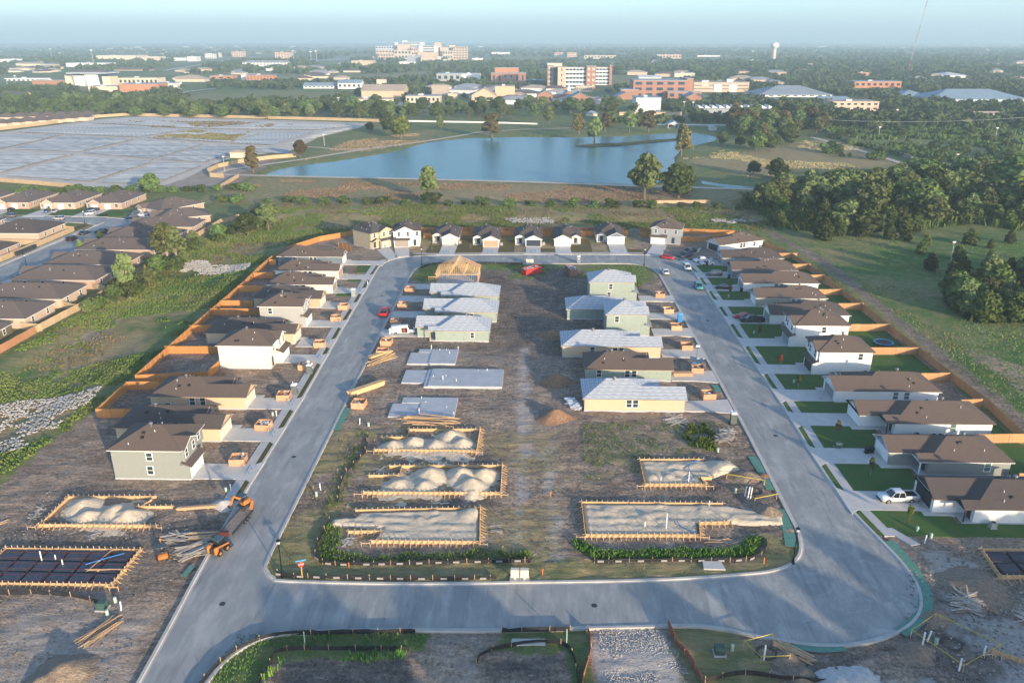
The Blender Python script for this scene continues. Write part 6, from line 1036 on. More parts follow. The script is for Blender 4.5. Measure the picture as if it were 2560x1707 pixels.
trench('yellow-taped trench with white pipes at the right kerb of the block', [(31.3, 112.6), (36.8, 110.8), (37.6, 106.8), (33.9, 105.4)], [(33.2, 106.8, 2.0, .15), (33.6, 106.7, 2.0, .1), (33.0, 107.6, 1.6, .1)]); trench('yellow-taped trench with a white pipe at the bottom right of the rock entrance', [(24.8, 74.6), (28.4, 75.9), (29.4, 72.4), (26.1, 72.1)], [(26.6, 72.6, 2.0, .0)]); trench('large yellow-taped trench with pipes in the lower right lot', [(45.0, 77.0), (49.2, 80.0), (54.2, 74.9), (48.3, 71.4)], [(45.4, 75.0, 2.2, .0), (46.6, 76.2, 1.4, .2), (48.0, 71.6, 1.6, 0), (52.0, 74.1, 1.2, 0)])
def hose(label, P, mat, r_=.07, name='water_pipe', cat='pipe'):
    pts = catmull(P, False, .5); o = pts[0]; mb = MB()
    for i in range(len(pts) - 1): mb.tube(pts[i] - o, pts[i + 1] - o, r_, n=6)
    return tag(O(name, mb.mesh(name, mat), None, tuple(o)), label, cat)
hose('blue water pipe curving over the small sand formwork', [(28.0, 117.6, .5), (26.4, 116.8, .5), (25.6, 114.6, .5), (26.0, 112.4, .5), (24.6, 110.8, .5)], BLUE); hose('blue water pipe at the near corner of the long sand formwork', [(21.2, 99.6, .6), (21.6, 98.2, .5), (23.4, 96.8, .5)], BLUE); hose('blue pipe lying across the black pads', [(-55.4, 89.8, .5), (-57.4, 88.6, .5), (-59.4, 87.2, .5)], BLUE)
for i, (x, y, h, lb) in enumerate([(24.9, 110.9, 2.0, 'tall white pipe standing in the small sand formwork'), (19.4, 98.0, 2.6, 'tall white pipe standing in the long sand formwork'), (16.4, 98.4, .9, 'short white pipe left of the tall one in the long formwork'), (26.8, 104.2, .9, 'white pipe at the far corner of the long sand formwork'), (20.6, 111.4, .8, 'short white pipe in the small sand formwork'), (-66.0, 88.3, 1.4, 'white pipe with black cap standing on the left pads'), (-64.2, 88.5, .7, 'short white pipe on the left pads, left one'), (-62.6, 87.4, .8, 'short white pipe on the left pads, right one')]): tag(O('upright_pipe', MB().tube((0, 0, .1), (0, 0, .3 + h), .08, n=8).mesh('upright_pipe', PIPE), None, (x, y, 0)), lb, 'pipe')
tag(O('concrete_pad', MB().prism([(0, 0), (2.9, 0), (2.6, 1.7), (.2, 1.7)], -.1, .28).mesh('concrete_pad', MT['drive']), None, (23.0, 88.9, 0)), 'pale concrete pad in the grass below the right weed border', 'concrete pad'); tag(O('concrete_pad', MB().prism([(0, 0), (4.0, .2), (4.0, 1.2), (.1, 1.1)], -.1, .12).mesh('concrete_pad', MT['drive']), None, (-2.2, 74.1, 0)), 'white concrete strip in the grass above the second graded lot', 'concrete pad')
for (x, y, lb) in ((-26.2, 73.6, 'pale green pole standing in the bottom left grass'), (4.3, 74.9, 'pale green pole at the corner of the second graded lot')): tag(O('vent_pole', MB().tube((0, 0, -.1), (0, 0, 1.9), .07, n=8).mesh('vent_pole', GRNP), None, (x, y, 0)), lb, 'pole')
def light_tower():
    r = thing('solar_light_tower', 'solar light tower with tilted panels at the right kerb', 'light tower', (35.2, 159.6, 0)); O('base', MB().box(-.7, -.6, 0, .7, .6, .9).mesh('base', WRF), r); O('mast', MB().tube((0, 0, .9), (0, 0, 4.6), .07, n=8).mesh('mast', METAL), r); O('lamp_head', MB().box(-.4, -.2, 4.6, .4, .2, 5.0).mesh('lamp_head', WRF), r); pv = M('solar_panel_blue', (.04, .09, .16), rough=.2)
    for s in (-1, 1): O('solar_panel', MB().box(-.8, -.5, -.03, .8, .5, .03).mesh('solar_panel', pv), r, (-.7 * s, -.2, 1.7 + .25 * s), rot=(.6, .3 * s, .3))
light_tower()
rocks('litter', '', [(-34, 92), (36, 92), (37, 240), (-34, 240)], 160, .03, .1, WRF, 67, .02); rocks('litter', '', [(-34, 92), (36, 92), (37, 240), (-34, 240)], 450, .04, .14, LUM, 69, .02); rocks('litter', '', [(-76, 84), (-46, 84), (-46, 106), (-76, 106)], 350, .04, .15, LUMG, 70, .02); rocks('litter', '', [(40, 60), (80, 60), (80, 96), (52, 94)], 700, .05, .22, LUMG, 72, .02)
for x, y, lb in ((-40.2, 118, 'in the left street beside the brown grass verge'), (43.4, 128, 'in the right street level with the raked lots'), (8, 81.5, 'in the lower street right of the mailboxes'), (-41.5, 208, 'in the left street near the bend'), (43.8, 190, 'in the right street beside the blue toilet'), (-38.5, 80.5, 'at the lower left street junction')): tag(O('manhole_cover', cached('mhc', lambda: MB().lathe([(.38, -.02), (.38, .012), (.3, .016)], 16).mesh('manhole_cover', GRM_)), None, (x, y, -.02)), 'round dark manhole cover ' + lb, 'manhole cover', 'manhole covers')
# ------------------------------------------------------------------ vehicles
def paint(name, c): return cached(('paint', name), lambda: M('paint_' + name, c, rough=.3, spec=.55))
PAINT = {'white': (.72, .73, .73), 'black': (.012, .012, .014), 'red': (.45, .02, .025), 'teal': (.05, .27, .30), 'grey': (.13, .13, .135), 'silver': (.42, .44, .46), 'navy': (.02, .035, .07), 'blue': (.05, .14, .30), 'darkgrey': (.04, .042, .045)}
TYRE = M('tyre_rubber', (.014, .014, .014), rough=.9); RIM = M('wheel_rim', (.35, .35, .36), rough=.35, metal=.7); CGL = M('car_glass', (.012, .017, .02), rough=.06, spec=.8); HL = M('headlight_lens', (.7, .7, .68), rough=.15); TL = M('tail_light', (.4, .01, .01), rough=.25); BLKT = M('black_trim', (.02, .02, .02), rough=.7)
SPEC = {  # lower body profile (x,z), cabin base x0,x1, cabin top x0,x1, belt z, roof z, width, wheel xs
    'sedan': ([(-2.3, .42), (-2.35, .7), (-2.2, .92), (-1.4, .98), (1.0, .95), (1.9, .85), (2.28, .68), (2.32, .4), (2.1, .25), (-2.1, .25)], (-1.75, 1.15), (-1.05, .35), .95, 1.45, 1.8, (-1.4, 1.4), .33),
    'suv': ([(-2.3, .45), (-2.35, .8), (-2.3, 1.06), (.95, 1.06), (1.95, .98), (2.3, .8), (2.34, .45), (2.1, .3), (-2.1, .3)], (-2.25, 1.2), (-1.95, .45), 1.05, 1.72, 1.88, (-1.42, 1.42), .37),
    'pickup': ([(-2.9, .5), (-2.92, 1.05), (-.55, 1.08), (1.35, 1.1), (2.5, 1.06), (2.85, .9), (2.9, .5), (2.6, .35), (-2.7, .35)], (-.75, 1.6), (-.55, .85), 1.09, 1.85, 1.96, (-1.75, 1.85), .41),
    'van': ([(-2.9, .5), (-2.92, 1.25), (1.9, 1.25), (2.6, 1.1), (2.92, .9), (2.94, .5), (2.7, .35), (-2.7, .35)], (-2.9, 2.2), (-2.85, 1.35), 1.24, 2.1, 1.98, (-1.8, 1.85), .38)}
def bevel_mesh(me, off=.06, seg=2):
    bm = bmesh.new(); bm.from_mesh(me); bmesh.ops.bevel(bm, geom=list(bm.edges), offset=off, segments=seg, affect='EDGES', clamp_overlap=True); bm.to_mesh(me); bm.free(); me.polygons.foreach_set('use_smooth', [True] * len(me.polygons)); return me
def vehicle(label, x, y, rz, kind, col, group=None):
    prof, cb, ct, bz, rz_, w, wx, wr = SPEC[kind]; pm = paint(col, PAINT[col]); r = thing({'sedan': 'car', 'suv': 'suv', 'pickup': 'pickup_truck', 'van': 'van'}[kind], label, {'sedan': 'car', 'suv': 'car', 'pickup': 'pickup truck', 'van': 'van'}[kind], (x, y, -.02), R(rz), group)
    h = w / 2
    O('body', cached(('cb', kind, col), lambda: bevel_mesh(MB().extr(prof, -h, h).mesh('body', pm), .07, 2)), r)
    if kind == 'van':
        O('cabin', cached(('cc', kind, col), lambda: bevel_mesh(MB().frustum((cb[0], 1.55, -h + .02, h - .02), (ct[0], 1.1, -h + .14, h - .14), bz - .05, rz_).mesh('cabin', pm), .06, 2)), r); O('windscreen', cached(('cw', kind), lambda: MB().frustum((1.0, cb[1], -h + .06, h - .06), (.95, ct[1], -h + .17, h - .17), bz - .02, rz_ - .06).mesh('windscreen', CGL)), r)
    else:
        O('window_glass', cached(('cg', kind), lambda: MB().frustum((cb[0], cb[1], -h + .05, h - .05), (ct[0], ct[1], -h + .24, h - .24), bz - .06, rz_ - .05).mesh('window_glass', CGL)), r)
        O('roof', cached(('cr', kind, col), lambda: bevel_mesh(MB().frustum((ct[0] - .06, ct[1] + .06, -h + .21, h - .21), (ct[0] + .1, ct[1] - .1, -h + .3, h - .3), rz_ - .06, rz_).mesh('roof', pm), .02, 1)), r)
        def pil():
            mb = MB()
            for s in (-1, 1):
                for (a, b) in ((cb[0], ct[0]), (cb[1], ct[1]), ((cb[0] + cb[1]) / 2 - .1, (ct[0] + ct[1]) / 2)): mb.beam((a, s * (h - .04), bz - .05), (b, s * (h - .23), rz_ - .03), .07, .06)
            return mb.mesh('pillars', pm)
        O('pillars', cached(('cp', kind, col), pil), r)
    if kind == 'pickup': O('bed', cached('bed', lambda: MB().box(-2.75, -h + .14, 1.02, -.8, h - .14, 1.1).mesh('bed', BLKT)), r); O('bed_side', cached(('bs', col), lambda: MB().box(-2.88, -h + .03, 1.05, -.78, -h + .13, 1.28).mesh('bed_side', pm)), r); O('bed_side', cached(('bs2', col), lambda: MB().box(-2.88, h - .13, 1.05, -.78, h - .03, 1.28).mesh('bed_side', pm)), r); O('tailgate', cached(('tg', col), lambda: MB().box(-2.92, -h + .05, .75, -2.82, h - .05, 1.27).mesh('tailgate', pm)), r)
    tm = cached(('ty', wr), lambda: MB().tube((0, -.12, 0), (0, .12, 0), wr, n=16).mesh('tyre', TYRE)); rm = cached(('ri', wr), lambda: MB().tube((0, -.135, 0), (0, .135, 0), wr * .6, n=12).mesh('rim', RIM))
    for xx in wx:
        for s in (-1, 1): o = O('wheel', tm, r, (xx, s * (h - .08), wr)); O('rim', rm, o)
    fx = max(p[0] for p in prof); bx = min(p[0] for p in prof); hm = cached('hl', lambda: MB().box(-.06, -.2, -.08, .035, .2, .08).mesh('headlight', HL)); tl = cached('tl', lambda: MB().box(-.03, -.14, -.13, .06, .14, .13).mesh('tail_light', TL)); mm = cached(('mi', col), lambda: MB().box(-.08, -.1, -.07, .08, .1, .08).mesh('mirror', pm))
    for s in (-1, 1): O('headlight', hm, r, (fx - .08, s * (h - .32), .72)); O('tail_light', tl, r, (bx + .01, s * (h - .2), .85)); O('mirror', mm, r, (cb[1] - .35, s * (h + .06), bz + .08))
    O('bumper', cached(('bu', kind), lambda: MB().box(fx - .12, -h + .08, .36, fx + .05, h - .08, .56).mesh('bumper', BLKT)), r); O('bumper', cached(('bb', kind), lambda: MB().box(bx - .05, -h + .08, .36, bx + .12, h - .08, .56).mesh('bumper', BLKT)), r); return r
vehicle('white pickup truck parked on the nearest right-hand drive', 56.0, 107.0, 184, 'pickup', 'white'); vehicle('black pickup truck on the drive of a white house', 54.6, 189.2, 182, 'pickup', 'black'); vehicle('red car partly hidden behind the black pickup', 53.0, 192.0, 180, 'sedan', 'red'); vehicle('black sedan on a right-hand drive', 53.6, 217.3, 182, 'sedan', 'black'); vehicle('grey car on the drive of the dark blue-grey house', 53.8, 230.6, 182, 'suv', 'grey'); vehicle('white car beside the white pickup near the right bend', 54.2, 242.9, 190, 'sedan', 'white'); vehicle('white pickup truck near the right bend', 53.4, 246.2, 190, 'pickup', 'white'); vehicle('teal hatchback parked at the right kerb', 46.7, 217.6, -90, 'suv', 'teal'); vehicle('white suv parked at the right kerb near the bend', 47.0, 237.6, -88, 'suv', 'white'); vehicle('white sedan parked on the inner side of the right street', 39.6, 232.6, 92, 'sedan', 'white'); vehicle('red sedan parked in the far right bend', 43.0, 250.0, -28, 'sedan', 'red'); vehicle('dark blue pickup truck at the right bend, nearer of two', 49.0, 252.4, 218, 'pickup', 'navy'); vehicle('dark grey pickup truck at the right bend, farther of two', 51.2, 257.2, 218, 'pickup', 'darkgrey')
vehicle('red pickup truck parked in the left street', -38.1, 192.6, 90, 'pickup', 'red')
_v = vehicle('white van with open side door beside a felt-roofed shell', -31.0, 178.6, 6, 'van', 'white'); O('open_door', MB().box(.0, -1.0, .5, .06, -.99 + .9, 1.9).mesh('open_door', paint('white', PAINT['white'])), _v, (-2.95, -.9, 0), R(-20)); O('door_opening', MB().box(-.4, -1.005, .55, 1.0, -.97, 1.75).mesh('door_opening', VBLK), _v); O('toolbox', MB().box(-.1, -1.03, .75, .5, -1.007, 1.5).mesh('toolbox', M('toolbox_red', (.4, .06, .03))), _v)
NC = [(-161.9, 269.6, 88, 'suv', 'black', 'black suv parked beside the pale street fence'), (-162.2, 278.6, 80, 'sedan', 'navy', 'dark coupe parked near the old street corner'), (-185.6, 302.6, 175, 'suv', 'silver', 'silver suv parked along the old cross street'), (-207.5, 306.8, 178, 'suv', 'grey', 'grey suv at the left end of the old cross street'), (-214.5, 318.4, -80, 'sedan', 'black', 'black sedan on the leftmost old drive'), (-198.4, 316.6, -78, 'sedan', 'blue', 'blue sedan on an old drive, left of a silver car'), (-195.0, 316.4, -78, 'sedan', 'silver', 'silver sedan on an old drive, right of a blue car'), (-178.4, 312.6, -118, 'suv', 'white', 'white suv nose out on an old drive'), (-180.4, 318.2, -110, 'pickup', 'navy', 'dark pickup behind the white suv on an old drive'), (-157.6, 305.2, 215, 'suv', 'navy', 'dark blue suv at the old street corner'), (-156.4, 310.8, 200, 'sedan', 'white', 'white sedan behind the dark blue suv'), (-160.2, 312.6, 205, 'suv', 'darkgrey', 'dark suv left of the white sedan'), (-150.6, 298.4, 195, 'sedan', 'white', 'white sedan beside the corner lawn'), (-149.4, 304.6, 195, 'suv', 'white', 'white suv behind the corner white sedan'), (-150.6, 289.0, 188, 'sedan', 'red', 'red sedan at the old street corner'), (-156.2, 280.4, 182, 'pickup', 'black', 'black pickup on the old street edge'), (-150.8, 234.4, 185, 'sedan', 'silver', 'silver sedan beside the old street lamp'), (-149.6, 238.6, 187, 'suv', 'black', 'black suv behind the silver sedan'), (-150.6, 221.6, 185, 'suv', 'blue', 'blue suv on an old drive at the left edge'), (-150.0, 274.2, 185, 'sedan', 'blue', 'light blue car half hidden behind a brown roof')]
for x, y, rz, k, c, lb in NC: vehicle(lb, x, y, rz, k, c)
# ---- machines
ORM = M('machine_orange', (.50, .17, .035), rough=.6); GRM = M('machine_dark', (.04, .042, .045), rough=.6)
def excavator(label, x, y, rz, boom):
    r = thing('mini_excavator', label, 'excavator', (x, y, 0), R(rz))
    for s in (-1, 1): O('track', bevel_mesh(MB().extr([(-1.1, .25), (-.95, .02), (.95, .02), (1.1, .25), (.95, .5), (-.95, .5)], s * .75 - .18, s * .75 + .18).mesh('track', GRM), .05, 1), r)
    O('platform', MB().box(-.9, -.55, .3, .9, .55, .6).mesh('platform', GRM), r); O('house', bevel_mesh(MB().extr([(-1.25, .62), (.6, .62), (.6, 1.0), (-.2, 1.25), (-1.15, 1.3), (-1.3, 1.0)], -.75, .75).mesh('house', ORM), .08, 2), r)
    mb = MB()
    for a in (-.35, .55):
        for s in (-.55, .55): mb.beam((a, s, .9), (a, s, 2.35), .07)
    O('cab_frame', mb.mesh('cab_frame', GRM), r); O('cab_roof', MB().box(-.5, -.68, 2.35, .75, .68, 2.45).mesh('cab_roof', M('cab_roof_blue', (.06, .09, .11), rough=.4)), r); O('seat', MB().box(-.3, -.25, .95, .2, .25, 1.5).mesh('seat', GRM), r)
    p = [Vector(q) for q in boom]
    for i, nm in enumerate(('boom', 'arm')): O(nm, MB().beam(p[i], p[i + 1], .22, .3).mesh(nm, ORM), r)
    r.scale = (.85, .85, .85)
    O('bucket', bevel_mesh(MB().extr([(p[2].x - .3, p[2].z + .1), (p[2].x + .35, p[2].z + .1), (p[2].x + .2, p[2].z - .45), (p[2].x - .3, p[2].z - .35)], -.35, .35).mesh('bucket', GRM), .03, 1), r); O('cylinder', MB().tube(p[0] + Vector((.3, 0, .1)), (p[0] + p[1]) * .5 + Vector((.2, 0, -.1)), .06, n=8).mesh('cylinder', METAL), r); return r
excavator('orange mini excavator standing beside the scattered planks', -49.9, 89.4, 118, [(.5, 0, 1.0), (1.9, 0, 2.6), (2.6, 0, 1.5)]); excavator('orange mini excavator loaded on the trailer', -42.8, 101.2, 240, [(.5, 0, 1.8), (1.9, 0, 3.0), (2.8, 0, 1.6)]).location.z = .85
def skid_steer():
    r = thing('skid_steer', 'orange and black skid steer loader at the kerb below the trailer', 'loader', (-42.9, 91.2, 0), R(70))
    O('body', bevel_mesh(MB().box(-1.3, -.55, .4, .9, .55, 1.15).mesh('body', GRM), .06, 1), r); O('cab', bevel_mesh(MB().frustum((-.5, .8, -.5, .5), (-.35, .65, -.42, .42), 1.15, 2.05).mesh('cab', CGL), .04, 1), r); O('cab_roof', MB().box(-.45, -.5, 2.05, .75, .5, 2.14).mesh('cab_roof', M('loader_roof', (.07, .12, .14), rough=.4)), r)
    for s in (-1, 1):
        O('lift_arm', MB().beam((-1.2, s * .72, 1.5), (1.2, s * .72, .9), .14, .22).mesh('lift_arm', ORM), r); O('rear_panel', bevel_mesh(MB().box(-1.45, s * .62 - .18, .5, -.8, s * .62 + .18, 1.55).mesh('rear_panel', ORM), .05, 1), r)
        for a in (-.75, .65): w = O('wheel', MB().tube((a, s * .62, .42), (a, s * .92, .42), .42, n=14).mesh('wheel', TYRE), r); O('rim', MB().tube((a, s * .93, .42), (a, s * .95, .42), .22, n=10).mesh('rim', ORM), w)
    O('bucket', MB().extr([(1.2, .1), (1.9, .05), (1.95, .15), (1.5, .75), (1.2, .8)], -.9, .9).mesh('bucket', GRM), r)
skid_steer()
def trailer():
    r = thing('equipment_trailer', 'long flatbed equipment trailer parked at the left kerb', 'trailer', (-42.7, 97.6, 0), R(82)); wd2 = M('trailer_deck_wood', (.24, .19, .15), (.34, .28, .22), 2); r.scale = (.86, .86, .86); 
    for k in range(8): O('deck_board', cached('dkb', lambda: MB().box(-3.4, -.12, .72, 3.6, .12, .8).mesh('deck_board', wd2)), r, (0, -1.0 + k * .285, 0))
    for s in (-1, 1): O('side_rail', MB().box(-3.6, s * 1.16 - .05, .55, 3.7, s * 1.16 + .05, .88).mesh('side_rail', GRM), r); O('ramp', MB().beam((3.7, s * .7, .75), (4.7, s * .7, 2.0), .5, .08).mesh('ramp', ORM), r)
    for a in (.6, 1.5, 2.4):
        for s in (-1, 1): w = O('wheel', MB().tube((a, s * 1.02, .4), (a, s * 1.24, .4), .38, n=14).mesh('wheel', TYRE), r); O('rim', MB().tube((a, s * 1.245, .4), (a, s * 1.26, .4), .2, n=10).mesh('rim', RIM), w)
    O('tongue', MB().beam((-3.5, -.6, .65), (-5.2, 0, .65), .12).mesh('tongue', GRM), r); O('tongue', MB().beam((-3.5, .6, .65), (-5.2, 0, .65), .12).mesh('tongue', GRM), r); O('tool_box', MB().box(-4.3, -.7, .7, -3.65, .7, 1.4).mesh('tool_box', M('dark_red_box', (.12, .03, .03))), r)
trailer()
# ---- yard things
def bin_(label, x, y):
    r = thing('wheeled_bin', label, 'bin', (x, y, .1), R(90), 'black wheeled bins'); m = cached('binm', lambda: M('black_bin_plastic', (.015, .017, .02), rough=.5)); O('body', cached('binb', lambda: MB().frustum((-.26, .26, -.28, .28), (-.32, .32, -.36, .36), .05, 1.0).mesh('body', m)), r); O('lid', cached('binl', lambda: MB().frustum((-.35, .35, -.4, .38), (-.3, .3, -.3, .33), 1.003, 1.1).mesh('lid', m)), r)
    for s in (-.25, .25): O('wheel', cached('binw', lambda: MB().tube((-.05, .3, .12), (.05, .3, .12), .12, n=10).mesh('wheel', TYRE)), r, (s, 0, 0))
for x, y, lb in ((57.0, 121.7, 'black wheeled bin nearest the grey-green garage, left of two'), (57.9, 121.9, 'black wheeled bin nearest the grey-green garage, right of two'), (58.0, 214.4, 'black wheeled bin beside the drive with the black sedan'), (57.6, 227.8, 'black wheeled bin beside the drive with the grey car'), (-172.2, 308.6, 'black wheeled bin on the old street kerb, left of three'), (-171.0, 308.7, 'black wheeled bin on the old street kerb, middle of three'), (-169.8, 308.8, 'black wheeled bin on the old street kerb, right of three')): bin_(lb, x, y)
def ac(label, x, y):
    r = thing('air_conditioner', label, 'air conditioner', (x, y, .05)); O('cabinet', cached('acc', lambda: MB().box(-.4, -.4, .1, .4, .4, .95).mesh('cabinet', M('ac_grey', (.33, .34, .33), rough=.5))), r); O('fan_grille', cached('acf', lambda: MB().lathe([(.3, .953), (.3, .99), (.1, .995)], 12).mesh('fan_grille', VBLK)), r); O('pad', cached('acp', lambda: MB().box(-.5, -.5, -.1, .5, .5, .098).mesh('pad', MT['walk'])), r)
for x, y, lb in ((66.6, 99.9, 'grey air conditioner beside the wall at the right edge'), (68.0, 127.6, 'grey air conditioner beside the white house with black posts'), (62.6, 154.9, 'grey air conditioner beside the black-garage two-storey'), (61.6, 186.4, 'grey air conditioner beside the house with the black pickup'), (60.2, 213.8, 'grey air conditioner beside the house with the black sedan'), (-61.0, 134.8, 'grey air conditioner beside the near wall of the tan house'), (-25.4, 268.6, 'tan air conditioner right of the cream garage house'), (-11.0, 266.4, 'tan air conditioner right of the tan garage house'), (3.4, 267.6, 'grey air conditioner right of the navy garage house')): ac(lb, x, y)
def trampoline():
    r = thing('trampoline', 'round trampoline with blue rim in a fenced lawn', 'trampoline', (80.6, 173.4, .1)); O('mat', MB().lathe([(1.75, .86), (1.75, .88), (.2, .87)], 28).mesh('mat', VBLK), r); 
    mb = MB()
    for k in range(28):
        a, b = 2 * math.pi * k / 28, 2 * math.pi * (k + 1) / 28; mb.solid([(q * math.cos(t), q * math.sin(t), z) for q, z in ((1.78, .9), (2.15, .92), (2.15, .84), (1.78, .84)) for t in (a, b)], [(0, 1, 3, 2), (2, 3, 5, 4), (4, 5, 7, 6), (6, 7, 1, 0)])
    O('rim', mb.mesh('rim', M('trampoline_blue', (.03, .20, .40), rough=.5)), r)
    for k in range(6):
        t = math.pi / 3 * k; c, s = math.cos(t), math.sin(t); O('leg', MB().tube((2 * c, 2 * s, -.1), (2 * c, 2 * s, .85), .04, n=6).mesh('leg', GRM), r); O('net_pole', MB().tube((2.15 * c, 2.15 * s, .2), (2.15 * c, 2.15 * s, 2.5), .03, n=6).mesh('net_pole', GRM), r)
trampoline()
def sign_rack():
    r = thing('mailbox_bank', 'long black mailbox bank on the old street verge', 'mailboxes', (-167.3, 251.5, .1), R(88))
    for k in range(9): O('box', cached('nbox', lambda: MB().box(-.5, -.35, .5, .5, .35, 1.6).mesh('box', GRM)), r, (-4.8 + k * 1.2, 0, 0)); O('leg', cached('nleg', lambda: MB().box(-.1, -.1, -.1, .1, .1, .5).mesh('leg', GRM)), r, (-4.8 + k * 1.2, 0, 0))
sign_rack()
# blue sawhorses across the new drives
SB = M('barrier_blue', (.05, .16, .30), rough=.6)
def barrier(label, x, y, rz):
    r = thing('folding_barrier', label, 'barrier', (x, y, .13), rz, 'blue folding barriers on the drives'); 
    for s in (-.7, .7): O('leg', cached('blg', lambda: MB().beam((0, -.35, 0), (0, 0, .8), .06).beam((0, .35, 0), (0, 0, .8), .06).mesh('leg', SB)), r, (s, 0, 0))
    O('bar', cached('bbar', lambda: MB().box(-1.0, -.03, .7, 1.0, .03, .85).mesh('bar', SB)), r)
for i, (a, b) in enumerate(DL[:8]): barrier('blue folding barrier on the drive of the %s left row house from the camera' % ('first', 'second', 'third', 'fourth', 'fifth', 'sixth', 'seventh', 'eighth')[i], kx(a, True) - 1.6, (a + b) / 2, PI2)
for i, (x0, x1, yf) in enumerate(TD[:3]): barrier('blue folding barrier across the drive of the %s far row house from the left' % ('second', 'third', 'fourth')[i], (x0 + x1) / 2, tk(x0) + 2.0, 0)
# ------------------------------------------------------------------ vegetation
def foliage(name, ca, cb, cc, var=.25, sc_=.5):
    m, N, L, b = nmat(name, .9, .12); g = N.new('ShaderNodeNewGeometry'); oi = N.new('ShaderNodeObjectInfo')
    n = noise(N, L, g.outputs['Position'], sc_, 3, .6); r = ramp(N, [(.25, ca), (.5, cb), (.8, cc)]); L.new(math_(N, L, 'MULTIPLY_ADD', math_(N, L, 'SUBTRACT', oi.outputs['Random'], .5), var, n), r.inputs[0])
    hs = N.new('ShaderNodeHueSaturation'); L.new(r.outputs[0], hs.inputs['Color']); L.new(math_(N, L, 'MULTIPLY_ADD', oi.outputs['Random'], .065, .462), hs.inputs['Hue']); L.new(math_(N, L, 'MULTIPLY_ADD', oi.outputs['Random'], .7, .65), hs.inputs['Value'])
    L.new(hs.outputs[0], b.inputs['Base Color']); return m
FO = {'oak': foliage('oak_leaves', (.042, .072, .022), (.078, .118, .034), (.13, .165, .052)), 'cedar': foliage('cedar_leaves', (.040, .066, .018), (.072, .105, .026), (.12, .145, .038)), 'elm': foliage('elm_leaves', (.07, .10, .034), (.115, .15, .052), (.18, .20, .08)), 'cypress': foliage('bronze_leaves', (.070, .062, .026), (.115, .092, .038), (.16, .125, .055)), 'far': foliage('far_wood_leaves', (.04, .066, .026), (.07, .105, .038), (.11, .14, .052), .2, .03), 'lime': foliage('lime_leaves', (.08, .11, .02), (.13, .16, .03), (.18, .2, .05)), 'red': foliage('red_leaves', (.16, .04, .02), (.24, .07, .04), (.3, .1, .05))}
BARK = M('bark', (.10, .08, .06), (.18, .15, .12), 3); BARKP = M('pale_bark', (.26, .22, .18), (.36, .31, .26), 3)
def cloud(ells, n, s, r_, flatten=1.0):
    E_ = np.array(ells, float); w = (E_[:, 3] * E_[:, 4] * E_[:, 5]) ** (2 / 3); k = r_.choice(len(E_), n, p=w / w.sum()); u = r_.normal(size=(n, 3)); u /= np.linalg.norm(u, axis=1, keepdims=True)
    rad = 1 - .5 * r_.random((n, 1)) ** 2.2; P = E_[k, :3] + u * rad * E_[k, 3:6]; nn = u + .75 * r_.normal(size=(n, 3)); nn /= np.linalg.norm(nn, axis=1, keepdims=True)
    t = np.cross(nn, r_.normal(size=(n, 3))); t /= np.linalg.norm(t, axis=1, keepdims=True); b = np.cross(nn, t); q = s * r_.uniform(.55, 1.35, (n, 1)); t *= q; b *= q * r_.uniform(.5, 1, (n, 1))
    return np.stack([P - t - b * .6, P + t * .9 - b, P + t + b * .7, P - t * .8 + b], 1)
def crown_mesh(name, Q, mat): n = len(Q); return npmesh(name, Q.reshape(-1, 3), np.arange(n * 4).reshape(n, 4), mat)
TP = {}
